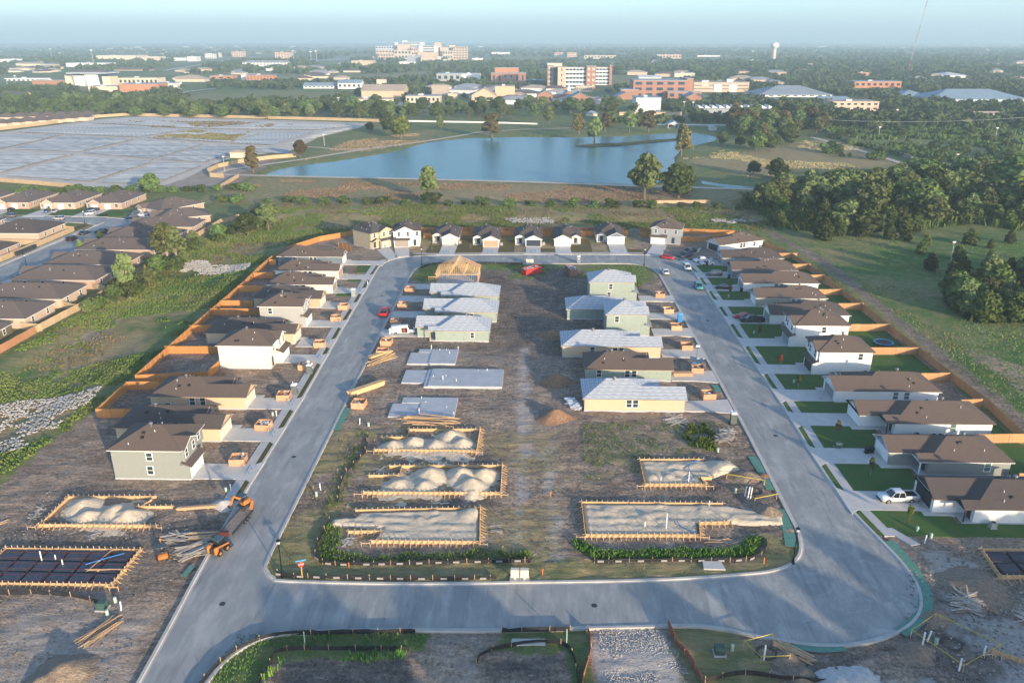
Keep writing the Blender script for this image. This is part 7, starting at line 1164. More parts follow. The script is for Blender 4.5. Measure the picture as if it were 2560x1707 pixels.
def make_protos():
    r_ = np.random.default_rng(5)
    for kind, cnt in (('oak', 6), ('elm', 5), ('cedar', 5), ('cypress', 3), ('thin', 3), ('bush', 4)):
        TP[kind] = []
        for v in range(cnt):
            mb = MB(); E_ = []
            if kind in ('oak', 'elm', 'thin', 'cypress'):
                R_ = {'oak': 4.6, 'elm': 3.5, 'thin': 2.4, 'cypress': 2.9}[kind]; z0 = {'oak': 1.4, 'elm': 2.2, 'thin': 3.4, 'cypress': 1.6}[kind]; m = {'oak': 15, 'elm': 13, 'thin': 11, 'cypress': 14}[kind]; x, y = 0., 0.; lean = r_.uniform(-.6, .6, 2)
                mb.tube((0, 0, -.3), (lean[0] * .3, lean[1] * .3, z0 + 1), .32 if kind != 'thin' else .2, .2, 8); top = Vector((lean[0] * .3, lean[1] * .3, z0 + 1))
                for i in range(m):
                    a = i * 2.4 + r_.uniform(-.4, .4); t = (i + .5) / m; zz = z0 + 1 + t * (8.4 - z0) * (1 if kind != 'oak' else .95); prof = (math.sin(math.pi * min(1, .18 + .8 * t)) if kind != 'cypress' else 1.0 - .72 * t); rr = R_ * prof * r_.uniform(.35, .78); c = Vector((lean[0] + rr * math.cos(a), lean[1] + rr * math.sin(a), zz)); s = R_ * r_.uniform(.28, .48)
                    E_.append((c.x, c.y, c.z, s, s, s * .72)); mb.tube(top if i % 2 else Vector((0, 0, z0)), c, .13, .04, 5)
                E_.append((lean[0], lean[1], 5.6, R_ * .55, R_ * .55, 2.4)) if kind != 'thin' else None
                Q = cloud(E_, {'oak': 2600, 'elm': 2300, 'thin': 900, 'cypress': 1500}[kind], .42 if kind != 'thin' else .36, r_)
            elif kind == 'cedar':
                mb.tube((0, 0, -.3), (0, 0, 6), .22, .05, 7)
                for i in range(16):
                    t = (i + .5) / 16; rr = 2.8 * (1 - t ** 1.7) ** .6 * (.72 + .28 * min(1, t * 4)); a = i * 2.4; E_.append((rr * .5 * math.cos(a), rr * .5 * math.sin(a), .6 + t * 7.6, rr * .6, rr * .6, 1.1))
                Q = cloud(E_, 2000, .31, r_); Q[:, :, 2] += .35 * (r_.random((len(Q), 1)) - .3)
            else:
                for i in range(9): a = r_.uniform(0, 6.28); rr = r_.uniform(0, 3.2); s = r_.uniform(1.2, 2.4); E_.append((rr * math.cos(a), rr * math.sin(a), r_.uniform(1.0, 4.2), s, s, s * .8))
                mb.tube((0, 0, -.3), (0, 0, 3), .2, .08, 6); Q = cloud(E_, 1000, .45, r_)
            TP[kind].append((Q, mb))
make_protos(); _tm = {}
def tree(label, x, y, h, kind, leaf=None, group=None, v=None, sx=1.0, z=0.0, name=None, bark=BARK):
    v = random.randrange(len(TP[kind])) if v is None else v; leaf = leaf or {'oak': 'oak', 'elm': 'elm', 'cedar': 'cedar', 'cypress': 'cypress', 'thin': 'elm', 'bush': 'oak'}[kind]; Q, mb = TP[kind][v]
    if (kind, v, leaf) not in _tm: _tm[(kind, v, leaf)] = (crown_mesh('crown', Q, FO[leaf]), mb.mesh('trunk', bark))
    cm, tm = _tm[(kind, v, leaf)]; s = h / {'oak': 9.6, 'elm': 9.6, 'cedar': 9.2, 'cypress': 9.6, 'thin': 9.4, 'bush': 5.4}[kind]
    r = thing(name or {'oak': 'oak_tree', 'elm': 'elm_tree', 'cedar': 'cedar_tree', 'cypress': 'bronze_tree', 'thin': 'thin_tree', 'bush': 'bush'}[kind], label, 'bush' if kind == 'bush' else 'tree', (x, y, z), random.uniform(0, 6.28), group); r.scale = (s * sx, s * sx, s); O('trunk', tm, r); O('crown', cm, r); return r
def gtree(label, px, py, h, kind, **k): p = G(px, py); return tree(label, p.x, p.y, h, kind, **k)
# single trees round the pond and the meadow
for a in [('lone round-crowned tree standing on the dry bank before the pond', 1070, 499, 13.5, 'elm', {}), ('bush at the foot of the lone bank tree', 1068, 512, 5, 'bush', dict(sx=1.5)), ('tall airy tree left of the dense oak at the pond corner', 1610, 498, 19, 'elm', dict(sx=1.05)), ('dense dark oak at the near right pond corner', 1696, 496, 14.5, 'oak', dict(sx=1.35)), ('bronze tree at the left end of the pond', 634, 433, 13.5, 'cypress', dict(sx=1.15)), ('reddish tree at the left pond bank', 752, 396, 10, 'elm', dict(sx=1.2, leaf='cypress')), ('bronze conical tree on the right pond edge', 1702, 392, 18.5, 'cypress', dict(sx=1.05)), ('broad bronze tree on the far pond bank', 1230, 344, 16, 'cypress', dict(sx=1.7)), ('pale willow-like tree on the left far bank', 1003, 348, 15, 'elm', dict(sx=1.5, leaf='lime')), ('dark tree behind the pale willow-like tree', 966, 332, 14, 'oak', {}), ('small dark tree left of the pale willow', 923, 330, 7, 'oak', {}), ('small pale tree on the far bank lawn', 1103, 325, 10, 'elm', {}), ('bronze tree on the far bank, left of the islet tree', 1447, 337, 15, 'cypress', dict(sx=1.3)), ('green tree on the islet in the pond', 1486, 355, 15, 'elm', dict(sx=1.2)), ('bronze tree behind the islet tree', 1512, 330, 14, 'cypress', dict(sx=1.2)), ('green tree right of the islet on the far bank', 1573, 331, 15, 'elm', dict(sx=1.1)), ('broad bronze tree right of the islet on the far bank', 1620, 330, 15, 'cypress', dict(sx=1.6)), ('green tree on the far bank behind the fence gap', 1372, 316, 15, 'elm', {}),
          ('dark oak right of the field path bend', 1523, 300, 17, 'oak', {}), ('small oak beside the right pond arm', 1806, 363, 8.5, 'oak', {}), ('small oak right of the right pond arm', 1848, 367, 7, 'oak', {}), ('broad oak at the top of the mown field', 1890, 378, 12, 'oak', dict(sx=1.2)), ('oak beside the broad field oak', 1925, 378, 10, 'oak', dict(sx=1.2)), ('flat-topped oak above the mown field', 1972, 362, 13, 'oak', dict(sx=1.3)), ('round bush-like oak in the mown field, right one', 1940, 448, 9.5, 'oak', dict(sx=1.35)), ('round bush-like oak in the mown field, left one', 1882, 436, 6.5, 'oak', dict(sx=1.3)), ('big tree cut by the right edge above the woods', 2540, 508, 20, 'oak', dict(sx=1.4)), ('dark bush between woods and brown fence', 1885, 520, 6, 'bush', {})]: gtree(a[0], a[1], a[2], a[3], a[4], **a[5])
for i, (x, y, h) in enumerate([(125.1, 278.6, 5.4), (129.7, 276.5, 5.6), (134.2, 270.0, 3.8), (127.0, 258.4, 4.2), (121.0, 238.7, 5.2), (135.0, 249.9, 5.0), (125.1, 229.7, 6.6), (149.4, 271.5, 5.2), (153.9, 266.3, 3.4), (147.7, 255.0, 2.4), (164.3, 274.1, 4.4), (117.0, 281.9, 6.2), (101.7, 277.7, 7.2), (109.1, 283.2, 6.4)]): tree('round dark cedar on the meadow, ' + ['sixth in the front row of the wood', 'seventh in the front row of the wood', 'small one below the wood edge', 'left of the tall pair in mid meadow', 'left of the largest meadow cedar', 'middle one above the largest meadow cedar', 'the largest and nearest one', 'wide one below the wood edge', 'small one near the right, upper', 'smallest one near the right', 'rightmost small one', 'fifth from the left at the wood edge', 'big one at the left corner of the wood', 'second one at the left corner of the wood'][i], x, y, h * 1.15, 'cedar', sx=1.6 if i in (6, 7, 12) else 1.25)
# the wood right of the new estate
WOOD = [(93, 338), (91, 290), (111, 284), (140, 290), (168, 303), (178, 290), (215, 320), (214, 352), (224, 392), (172, 376), (126, 354)]
r_ = np.random.default_rng(21); n_w = 0
while n_w < 190:
    x = r_.uniform(90, 230); y = r_.uniform(283, 394); s = float(sdist(np.array([x]), np.array([y]), WOOD)[0])
    if s < 0: continue
    front = y < 326 + (x - 100) * .24; n_w += 1
    if front and r_.random() < .8: tree('dark cedar in the front of the wood beside the meadow', x, y, r_.uniform(5.5, 9), 'cedar', group='cedars of the near wood', sx=r_.uniform(1.2, 1.5))
    else: tree('leafy tree rising from the wood beside the meadow', x, y, r_.uniform(9, 14.5), 'elm' if r_.random() < .75 else 'oak', group='leafy trees of the near wood', sx=r_.uniform(1.2, 1.6))
for i in range(48):
    y = r_.uniform(190, 238); x = 109 + max(0, y - 206) * 1.2 + r_.random() * 20
    tree('tree of the thicket at the right edge below the meadow', x, y, r_.uniform(4.5, 8.5), 'elm' if r_.random() < .35 else ('cedar' if r_.random() < .5 else 'oak'), group='thicket trees at the right edge', sx=r_.uniform(1.1, 1.5))
for i in range(22):
    y = 190 + i * 6.2 + r_.uniform(-2, 2); x = -113.5 + r_.uniform(-2.5, 4) + (6 if y > 280 else 0); tree('green tree in the overgrown strip behind the older brick houses', x, y, r_.uniform(2.6, 6), ['elm', 'bush', 'oak', 'bush'][i % 4], group='trees of the overgrown strip', sx=r_.uniform(1.0, 1.4), z=-.4)
tree('thin leaning tree with bare trunk above the brick roofs, near one', -110.6, 205.5, 12, 'thin', bark=BARKP, z=-.5); tree('tall twin-stemmed tree before the brown roofs, left stem', -113.0, 236.0, 13.5, 'thin', sx=1.3, bark=BARKP, z=-.5); tree('tall twin-stemmed tree before the brown roofs, right stem', -110.5, 236.6, 12, 'thin', sx=1.3, bark=BARKP, z=-.5); tree('rounded tree at the corner of the pale timber fence', -99.0, 290.0, 9, 'elm', sx=1.5, z=-.4); tree('dark green tree behind the old row by the panel field', -176, 362, 8.5, 'oak', sx=1.3); tree('second tree at the corner of the pale timber fence', -104, 282, 7.5, 'oak', sx=1.4, z=-.4)
for i in range(16): tree('bush of the long hedge behind the old brick row', -232 + i * 6.5, 357 + r_.uniform(-2, 2) + i * .9, r_.uniform(2.4, 3.6), 'bush', group='hedge bushes behind the old row', sx=1.5)
for i in range(26): x = -134 + i * 8.8 + r_.uniform(-2, 2); tree('bush of the hedge along the foot of the dry bank', x, 341 - (x + 134) * .035 + r_.uniform(-2, 2), r_.uniform(1.8, 3.4), 'bush', group='hedge bushes under the dry bank', sx=1.6)
# tree belt beyond the panel field and town trees nearest the pond
for i in range(78):
    t = (i + r_.random() * .6) / 78; px = t * 985; py = 291 + 12 * t - r_.random() * 24 - (8 if px < 330 else 0); p = G(px, py); tree('tree of the thick belt behind the panel field', p.x, p.y, r_.uniform(8, 13.5), ['oak', 'elm', 'oak', 'elm', 'oak'][i % 5], group='trees of the belt behind the panel field', sx=r_.uniform(1.1, 1.5))
for i in range(44):
    px = 860 + i * 16 + r_.uniform(-8, 8); py = 290 + r_.uniform(-14, 10) - (4 if px > 1300 else 0); p = G(px, py); tree('tree between the pond park and the town buildings', p.x, p.y, r_.uniform(8, 15), ['oak', 'elm', 'oak'][i % 3], group='trees between pond and town', sx=r_.uniform(1.0, 1.5))
for i in range(60):
    px = 1830 + r_.random() * 240; py = 300 + r_.random() * 45; p = G(px, py); tree('tree of the clump above the mown field', p.x, p.y, r_.uniform(9, 17), ['oak', 'elm', 'oak', 'cypress'][i % 4] if i % 9 else 'cypress', group='trees of the clump above the mown field', sx=r_.uniform(1.1, 1.5))
for i in range(90):
    px = 2070 + r_.random() * 500; py = 300 + r_.random() ** 1.5 * 95; p = G(px, py + max(0, px - 2090) * .05); tree('scrubby tree beyond the weathered lane fence', p.x, p.y, r_.uniform(2.6, 6), ['elm', 'oak', 'bush', 'oak'][i % 4], group='scrub trees beyond the lane', sx=r_.uniform(1.2, 1.7))
# young trees in the new gardens
for x, y, h, leaf, lb in ((54.7, 114.2, 3.2, 'elm', 'young tree on the lawn between grey-green house and white pickup'), (55.2, 101.0, 2.8, 'lime', 'young tree in a mulch ring on the nearest right lawn'), (54.1, 127.4, 3.2, 'cypress', 'young bare-looking tree beside the dark green transformer'), (53.3, 160.1, 2.6, 'red', 'reddish young tree on the lawn of the black-garage two-storey'), (53.4, 178.0, 3.0, 'elm', 'young green tree on the lawn of the grey-garage two-storey'), (53.7, 148.8, 2.8, 'elm', 'young tree on the lawn of the house by the bare yard'), (54.0, 211.4, 2.6, 'red', 'red-leaved young tree on a right-hand lawn'), (53.0, 238.0, 2.6, 'red', 'reddish young tree near the curving sidewalk'), (-34.0, 258.5, 2.6, 'elm', 'young tree on brown sod left of the cream garage drive'), (-21.0, 257.6, 2.6, 'elm', 'young tree on brown sod left of the tan garage drive'), (-52.5, 226.5, 2.4, 'cypress', 'young tree on the lawn near the left bend'), (-149.5, 252.5, 4.5, 'lime', 'small green street tree beside the old street, near one'), (-150.2, 266.6, 4.5, 'oak', 'small green street tree beside the old street, far one'), (-193.5, 311, 3.5, 'lime', 'small yellow-green garden tree on the old cross street')): tree(lb, x, y, h, 'thin' if h < 4 else 'cedar', leaf=leaf, sx=.7 if h < 4 else 1.0, z=.1)
# ---- tall weeds and meadow grass: blades nobody could count
NOG = [[(-108, 122), (-107, 139), (-97, 142), (-87.3, 145.5), (-86, 140), (-87, 127), (-88, 119), (-96, 118)], [(-110.5, 231), (-110, 247), (-106, 248), (-101.6, 242), (-88.9, 241.5), (-87.6, 238), (-88.6, 232), (-97.5, 230)]]
def blades(name, poly, n, h0, h1, w, mat, seed, fn=None, dens=None, soft=2.0):
    q = np.random.default_rng(seed); xs = [p[0] for p in poly]; ys = [p[1] for p in poly]; X = q.uniform(min(xs), max(xs), n * 2); Y = q.uniform(min(ys), max(ys), n * 2); s = sdist(X, Y, poly) + (fbm(X * .3, Y * .3, seed) - .5) * soft; k = s > 0
    if dens: k &= fbm(X * dens, Y * dens, seed + 3) > .47
    for P_ in NOG: k &= sdist(X, Y, P_) < 0
    X = X[k][:n]; Y = Y[k][:n]; m = len(X); a = q.uniform(0, 6.28, m); H = q.uniform(h0, h1, m) * (.6 + .8 * fbm(X * .2, Y * .2, seed + 7)); W = w * q.uniform(.6, 1.4, m); lx = q.normal(0, .25, m) * H; ly = q.normal(0, .25, m) * H; z = fn(X, Y) if fn else np.zeros(m); dx, dy = np.cos(a) * W, np.sin(a) * W
    V = np.stack([np.stack([X - dx, Y - dy, z - .1], 1), np.stack([X + dx, Y + dy, z - .1], 1), np.stack([X + lx + dx * .4, Y + ly + dy * .4, z + H], 1), np.stack([X + lx - dx * .5, Y + ly - dy * .5, z + H * .85], 1)], 1); return stuff(O(name, crown_mesh(name, V, mat)))
GW = foliage('weed_leaves', (.06, .13, .022), (.10, .19, .035), (.17, .24, .05), 0, .3); GD = foliage('meadow_blades', (.065, .135, .03), (.12, .19, .045), (.22, .22, .08), 0, .07); GT = foliage('dry_blades', (.12, .11, .045), (.18, .15, .065), (.27, .22, .10), 0, .1)
blades('weeds', [(-29.6, 99), (-29.4, 92), (-27.4, 89.2), (-22, 89.2), (-10.5, 90.0), (.2, 90.6), (.2, 92.4), (-10, 92.2), (-22, 91), (-26.2, 91.6), (-27.2, 98)], 3600, .08, .5, .1, GW, 71, soft=1.8); blades('weeds', [(6, 93.6), (8.4, 90.8), (18, 91), (30, 91.9), (33, 96), (31.2, 96.8), (29, 94), (9.5, 92.9), (6.4, 95)], 5200, .08, .6, .11, GW, 73, soft=2.0); blades('weeds', [(26.5, 124), (31.4, 121.4), (33, 124), (31.6, 132.2), (28.6, 132)], 2200, .2, .8, .1, GW, 75, dens=.4, soft=1.6); blades('weeds', [(-30.8, 128), (-29, 128), (-28.6, 104), (-31, 99), (-32, 108)], 600, .12, .4, .08, GW, 77, dens=.3); blades('weeds', [(-29.6, 68), (-28.8, 71.8), (-14.2, 72.6), (-14.4, 71.6), (-27.4, 70.8), (-28.4, 66)], 1800, .3, 1.0, .08, GW, 79, dens=.4)
blades('weeds', [(24, 229), (26.5, 229), (31, 221), (30, 218.5), (27, 221)], 1300, .5, 1.2, .1, GW, 80, soft=1)
hfn = lambda X, Y: np.interp(np.clip(sdist(X, Y, [(-116, 30), (-88, 30), (-87, 200), (-89, 258), (-62, 297), (60, 300), (90, 297), (92, 318), (-100, 318), (-114, 300)]) / 9, 0, 1), np.linspace(0, 1, 11), [-1.1 * t * t * (3 - 2 * t) for t in np.linspace(0, 1, 11)])
blades('meadow_grass', [(-117.5, 100), (-86, 100), (-83.6, 132), (-84, 200), (-86, 255), (-84, 262), (-60, 287), (-56, 330), (-117, 332)], 52000, .12, .5, .22, GD, 81, hfn, .09); blades('dry_grass', [(-117, 150), (-98, 160), (-96, 220), (-100, 250), (-60, 292), (60, 292), (92, 290), (92, 334), (-117, 336)], 30000, .15, .6, .18, GT, 83, hfn, .06); blades('meadow_grass', [(-60, 291), (90, 290), (92, 334), (-60, 338)], 24000, .15, .55, .2, GD, 85, hfn, .08); blades('meadow_grass', [(90, 110), (180, 110), (190, 285), (95, 284)], 26000, .08, .25, .14, GD, 87, None, .05); blades('dry_grass', [(87.4, 100), (89, 100), (88.6, 240), (80, 290), (76, 290), (86.6, 238)], 4500, .15, .5, .1, GT, 89); blades('dry_grass', [(93, 110), (98, 110), (101, 170), (97, 200), (93, 200)], 900, .1, .4, .1, GT, 91); blades('verge_grass', [(-35.6, 86.6), (-32, 86), (36, 88.6), (37.6, 96), (32, 91), (8, 90), (-28, 89), (-29, 100), (-29, 127), (-35.6, 127)], 9000, .04, .16, .05, GT, 93, None, .5); blades('verge_grass', [(-35.5, 52), (-29.6, 52), (-29, 71), (-28, 73), (-12, 73), (-12, 76), (-35, 75.5)], 5000, .06, .25, .06, GD, 95); blades('scrub', [tuple(G(a, b).xy) for a, b in [(2070, 345), (2390, 430), (2560, 455), (2560, 330), (2060, 300)]], 26000, 1.0, 3.2, .7, FO['oak'], 97, None, .03)
blades('lot_weeds', [(8, 112), (30, 118), (34, 133), (9, 132)], 2600, .08, .35, .07, GW, 99, None, .2); blades('lot_weeds', [(-35, 222), (34, 228), (36, 242), (-35, 242)], 5000, .08, .4, .08, GW, 101, None, .1)
blades('understorey', [(p[0], p[1] + 3) for p in WOOD], 15000, 1.2, 3.6, .5, FO['cedar'], 103)
blades('understorey', [(109, 190), (132, 190), (160, 238), (146, 238), (110, 208)], 5000, .8, 2.6, .45, FO['cedar'], 105)
GF = foliage('golden_field_blades', (.24, .185, .10), (.33, .255, .145), (.42, .33, .19), 0, .06)
blades('field_grass', [(86, 470), (120, 510), (206, 585), (214, 500), (206, 455), (150, 410), (112, 412)], 24000, .2, .5, .3, GF, 121, None, .02, 26); blades('field_grass', [(-138, 352), (100, 338), (106, 376), (-136, 401)], 26000, .12, .38, .22, GF, 123, None, .05); blades('field_grass', [(-135, 465), (-75, 556), (-74, 640), (-128, 560)], 8000, .15, .4, .3, GF, 125, None, .04, 14)
# ------------------------------------------------------------------ the town beyond the pond
TW = {k: M('town_' + k, tuple(c * .9 for c in col), col, .08, rough=.85) for k, col in {'cream': (.72, .62, .46), 'tan': (.62, .47, .31), 'white': (.80, .79, .75), 'brick': (.40, .20, .13), 'orange': (.52, .24, .13), 'beige': (.66, .55, .42), 'grey': (.38, .39, .40), 'pink': (.66, .48, .36), 'dkglass': (.05, .07, .09), 'paleblue': (.55, .62, .66)}.items()}
TR = {k: M('town_roof_' + k, tuple(c * .85 for c in col), col, .1, rough=.8) for k, col in {'grey': (.36, .37, .38), 'blue': (.27, .36, .42), 'white': (.62, .64, .65), 'brown': (.16, .12, .10), 'tan': (.52, .41, .30), 'bluegrey': (.30, .34, .37), 'dark': (.10, .10, .105)}.items()}
FOOT = []
def top_z(A, px, pyt):
    d = _fw + _rt * ((px - 1280) / 1991.0) - _up * ((pyt - 853.5) / 1991.0); return CAM_H + d.z * (A.y / d.y)
def win(parent, x, y, z, w, h, ry=0, m=None, name='window'): return O(name, cached(('tw', (m or GLASS).name, ry), lambda: (MB().box(0, -.12, 0, 1, -.01, 1) if not ry else MB().box(.01 if ry > 0 else -.12, 0, 0, .12 if ry > 0 else -.01, 1, 1)).mesh('window', m or GLASS)), parent, (x, y, z), 0, (w, 1, h) if not ry else (1, w, h))
def bld(label, px0, px1, pyb, pyt, depth, wall, roof='grey', style='flat', rows=0, cols=0, p=.35, name='town_building', cat='building', wh=.5, hf=True, band=False):
    A = G(px0, pyb); B = G(px1, pyb); W = (B - A).length; Hh = max(3.0, top_z((A + B) / 2, (px0 + px1) / 2, pyt)); rz = math.atan2(B.y - A.y, B.x - A.x); r = thing(name, label, cat, (A.x, A.y, 0), rz); FOOT.append((A.x, A.y, W, depth, rz))
    if style == 'flat':
        O('wall', MB().box(0, 0, -1, W, depth, Hh - .4).mesh('wall', TW[wall]), r); O('roof', MB().box(-.25, -.25, Hh - .4, W + .25, depth + .25, Hh).mesh('roof', TR[roof]), r); hw = Hh - .5
        if depth > 14: O('roof_unit', MB().box(W * .35, depth * .3, Hh, W * .35 + min(6, W * .15), depth * .3 + 4, Hh + 1.6).mesh('roof_unit', TR['white']), r)
    else:
        rise = p * min(W, depth) / 2; hw = max(2.6, Hh - rise); O('wall', MB().box(0, 0, -1, W, depth, hw).mesh('wall', TW[wall]), r); ax = 'x' if W > depth else 'y'; me, S = roof_mesh('roof', -.8, W + .8, -.8, depth + .8, hw, p, style == 'hip', style == 'hip', TR[roof], ax, .3); O('roof', me, r)
        if style == 'gable' and ax == 'y':
            gable_wall(r, .1, W - .1, .05, hw, p, TW[wall], .8, .4)
        elif style == 'gable':
            O('gable_wall', MB().solid([(0.05, 0, hw), (.05, depth, hw), (.05, depth / 2, hw + p * depth / 2), (.5, 0, hw), (.5, depth, hw), (.5, depth / 2, hw + p * depth / 2)], [(0, 2, 1), (3, 4, 5), (0, 3, 5, 2), (1, 2, 5, 4)]).mesh('gable_wall', TW[wall]), r); O('gable_wall', MB().solid([(W - .5, 0, hw), (W - .5, depth, hw), (W - .5, depth / 2, hw + p * depth / 2), (W - .05, 0, hw), (W - .05, depth, hw), (W - .05, depth / 2, hw + p * depth / 2)], [(0, 2, 1), (3, 4, 5), (0, 3, 5, 2), (1, 2, 5, 4)]).mesh('gable_wall', TW[wall]), r)
    for i in range(rows):
        fh = hw / rows
        if band: win(r, W * .04, 0, fh * i + fh * .35, W * .92, fh * .4, name='window_band')
        else:
            for j in range(cols): win(r, W * (j + .5 - wh / 2) / cols, 0, fh * i + fh * .32, W * wh / cols, fh * .42)
    return r
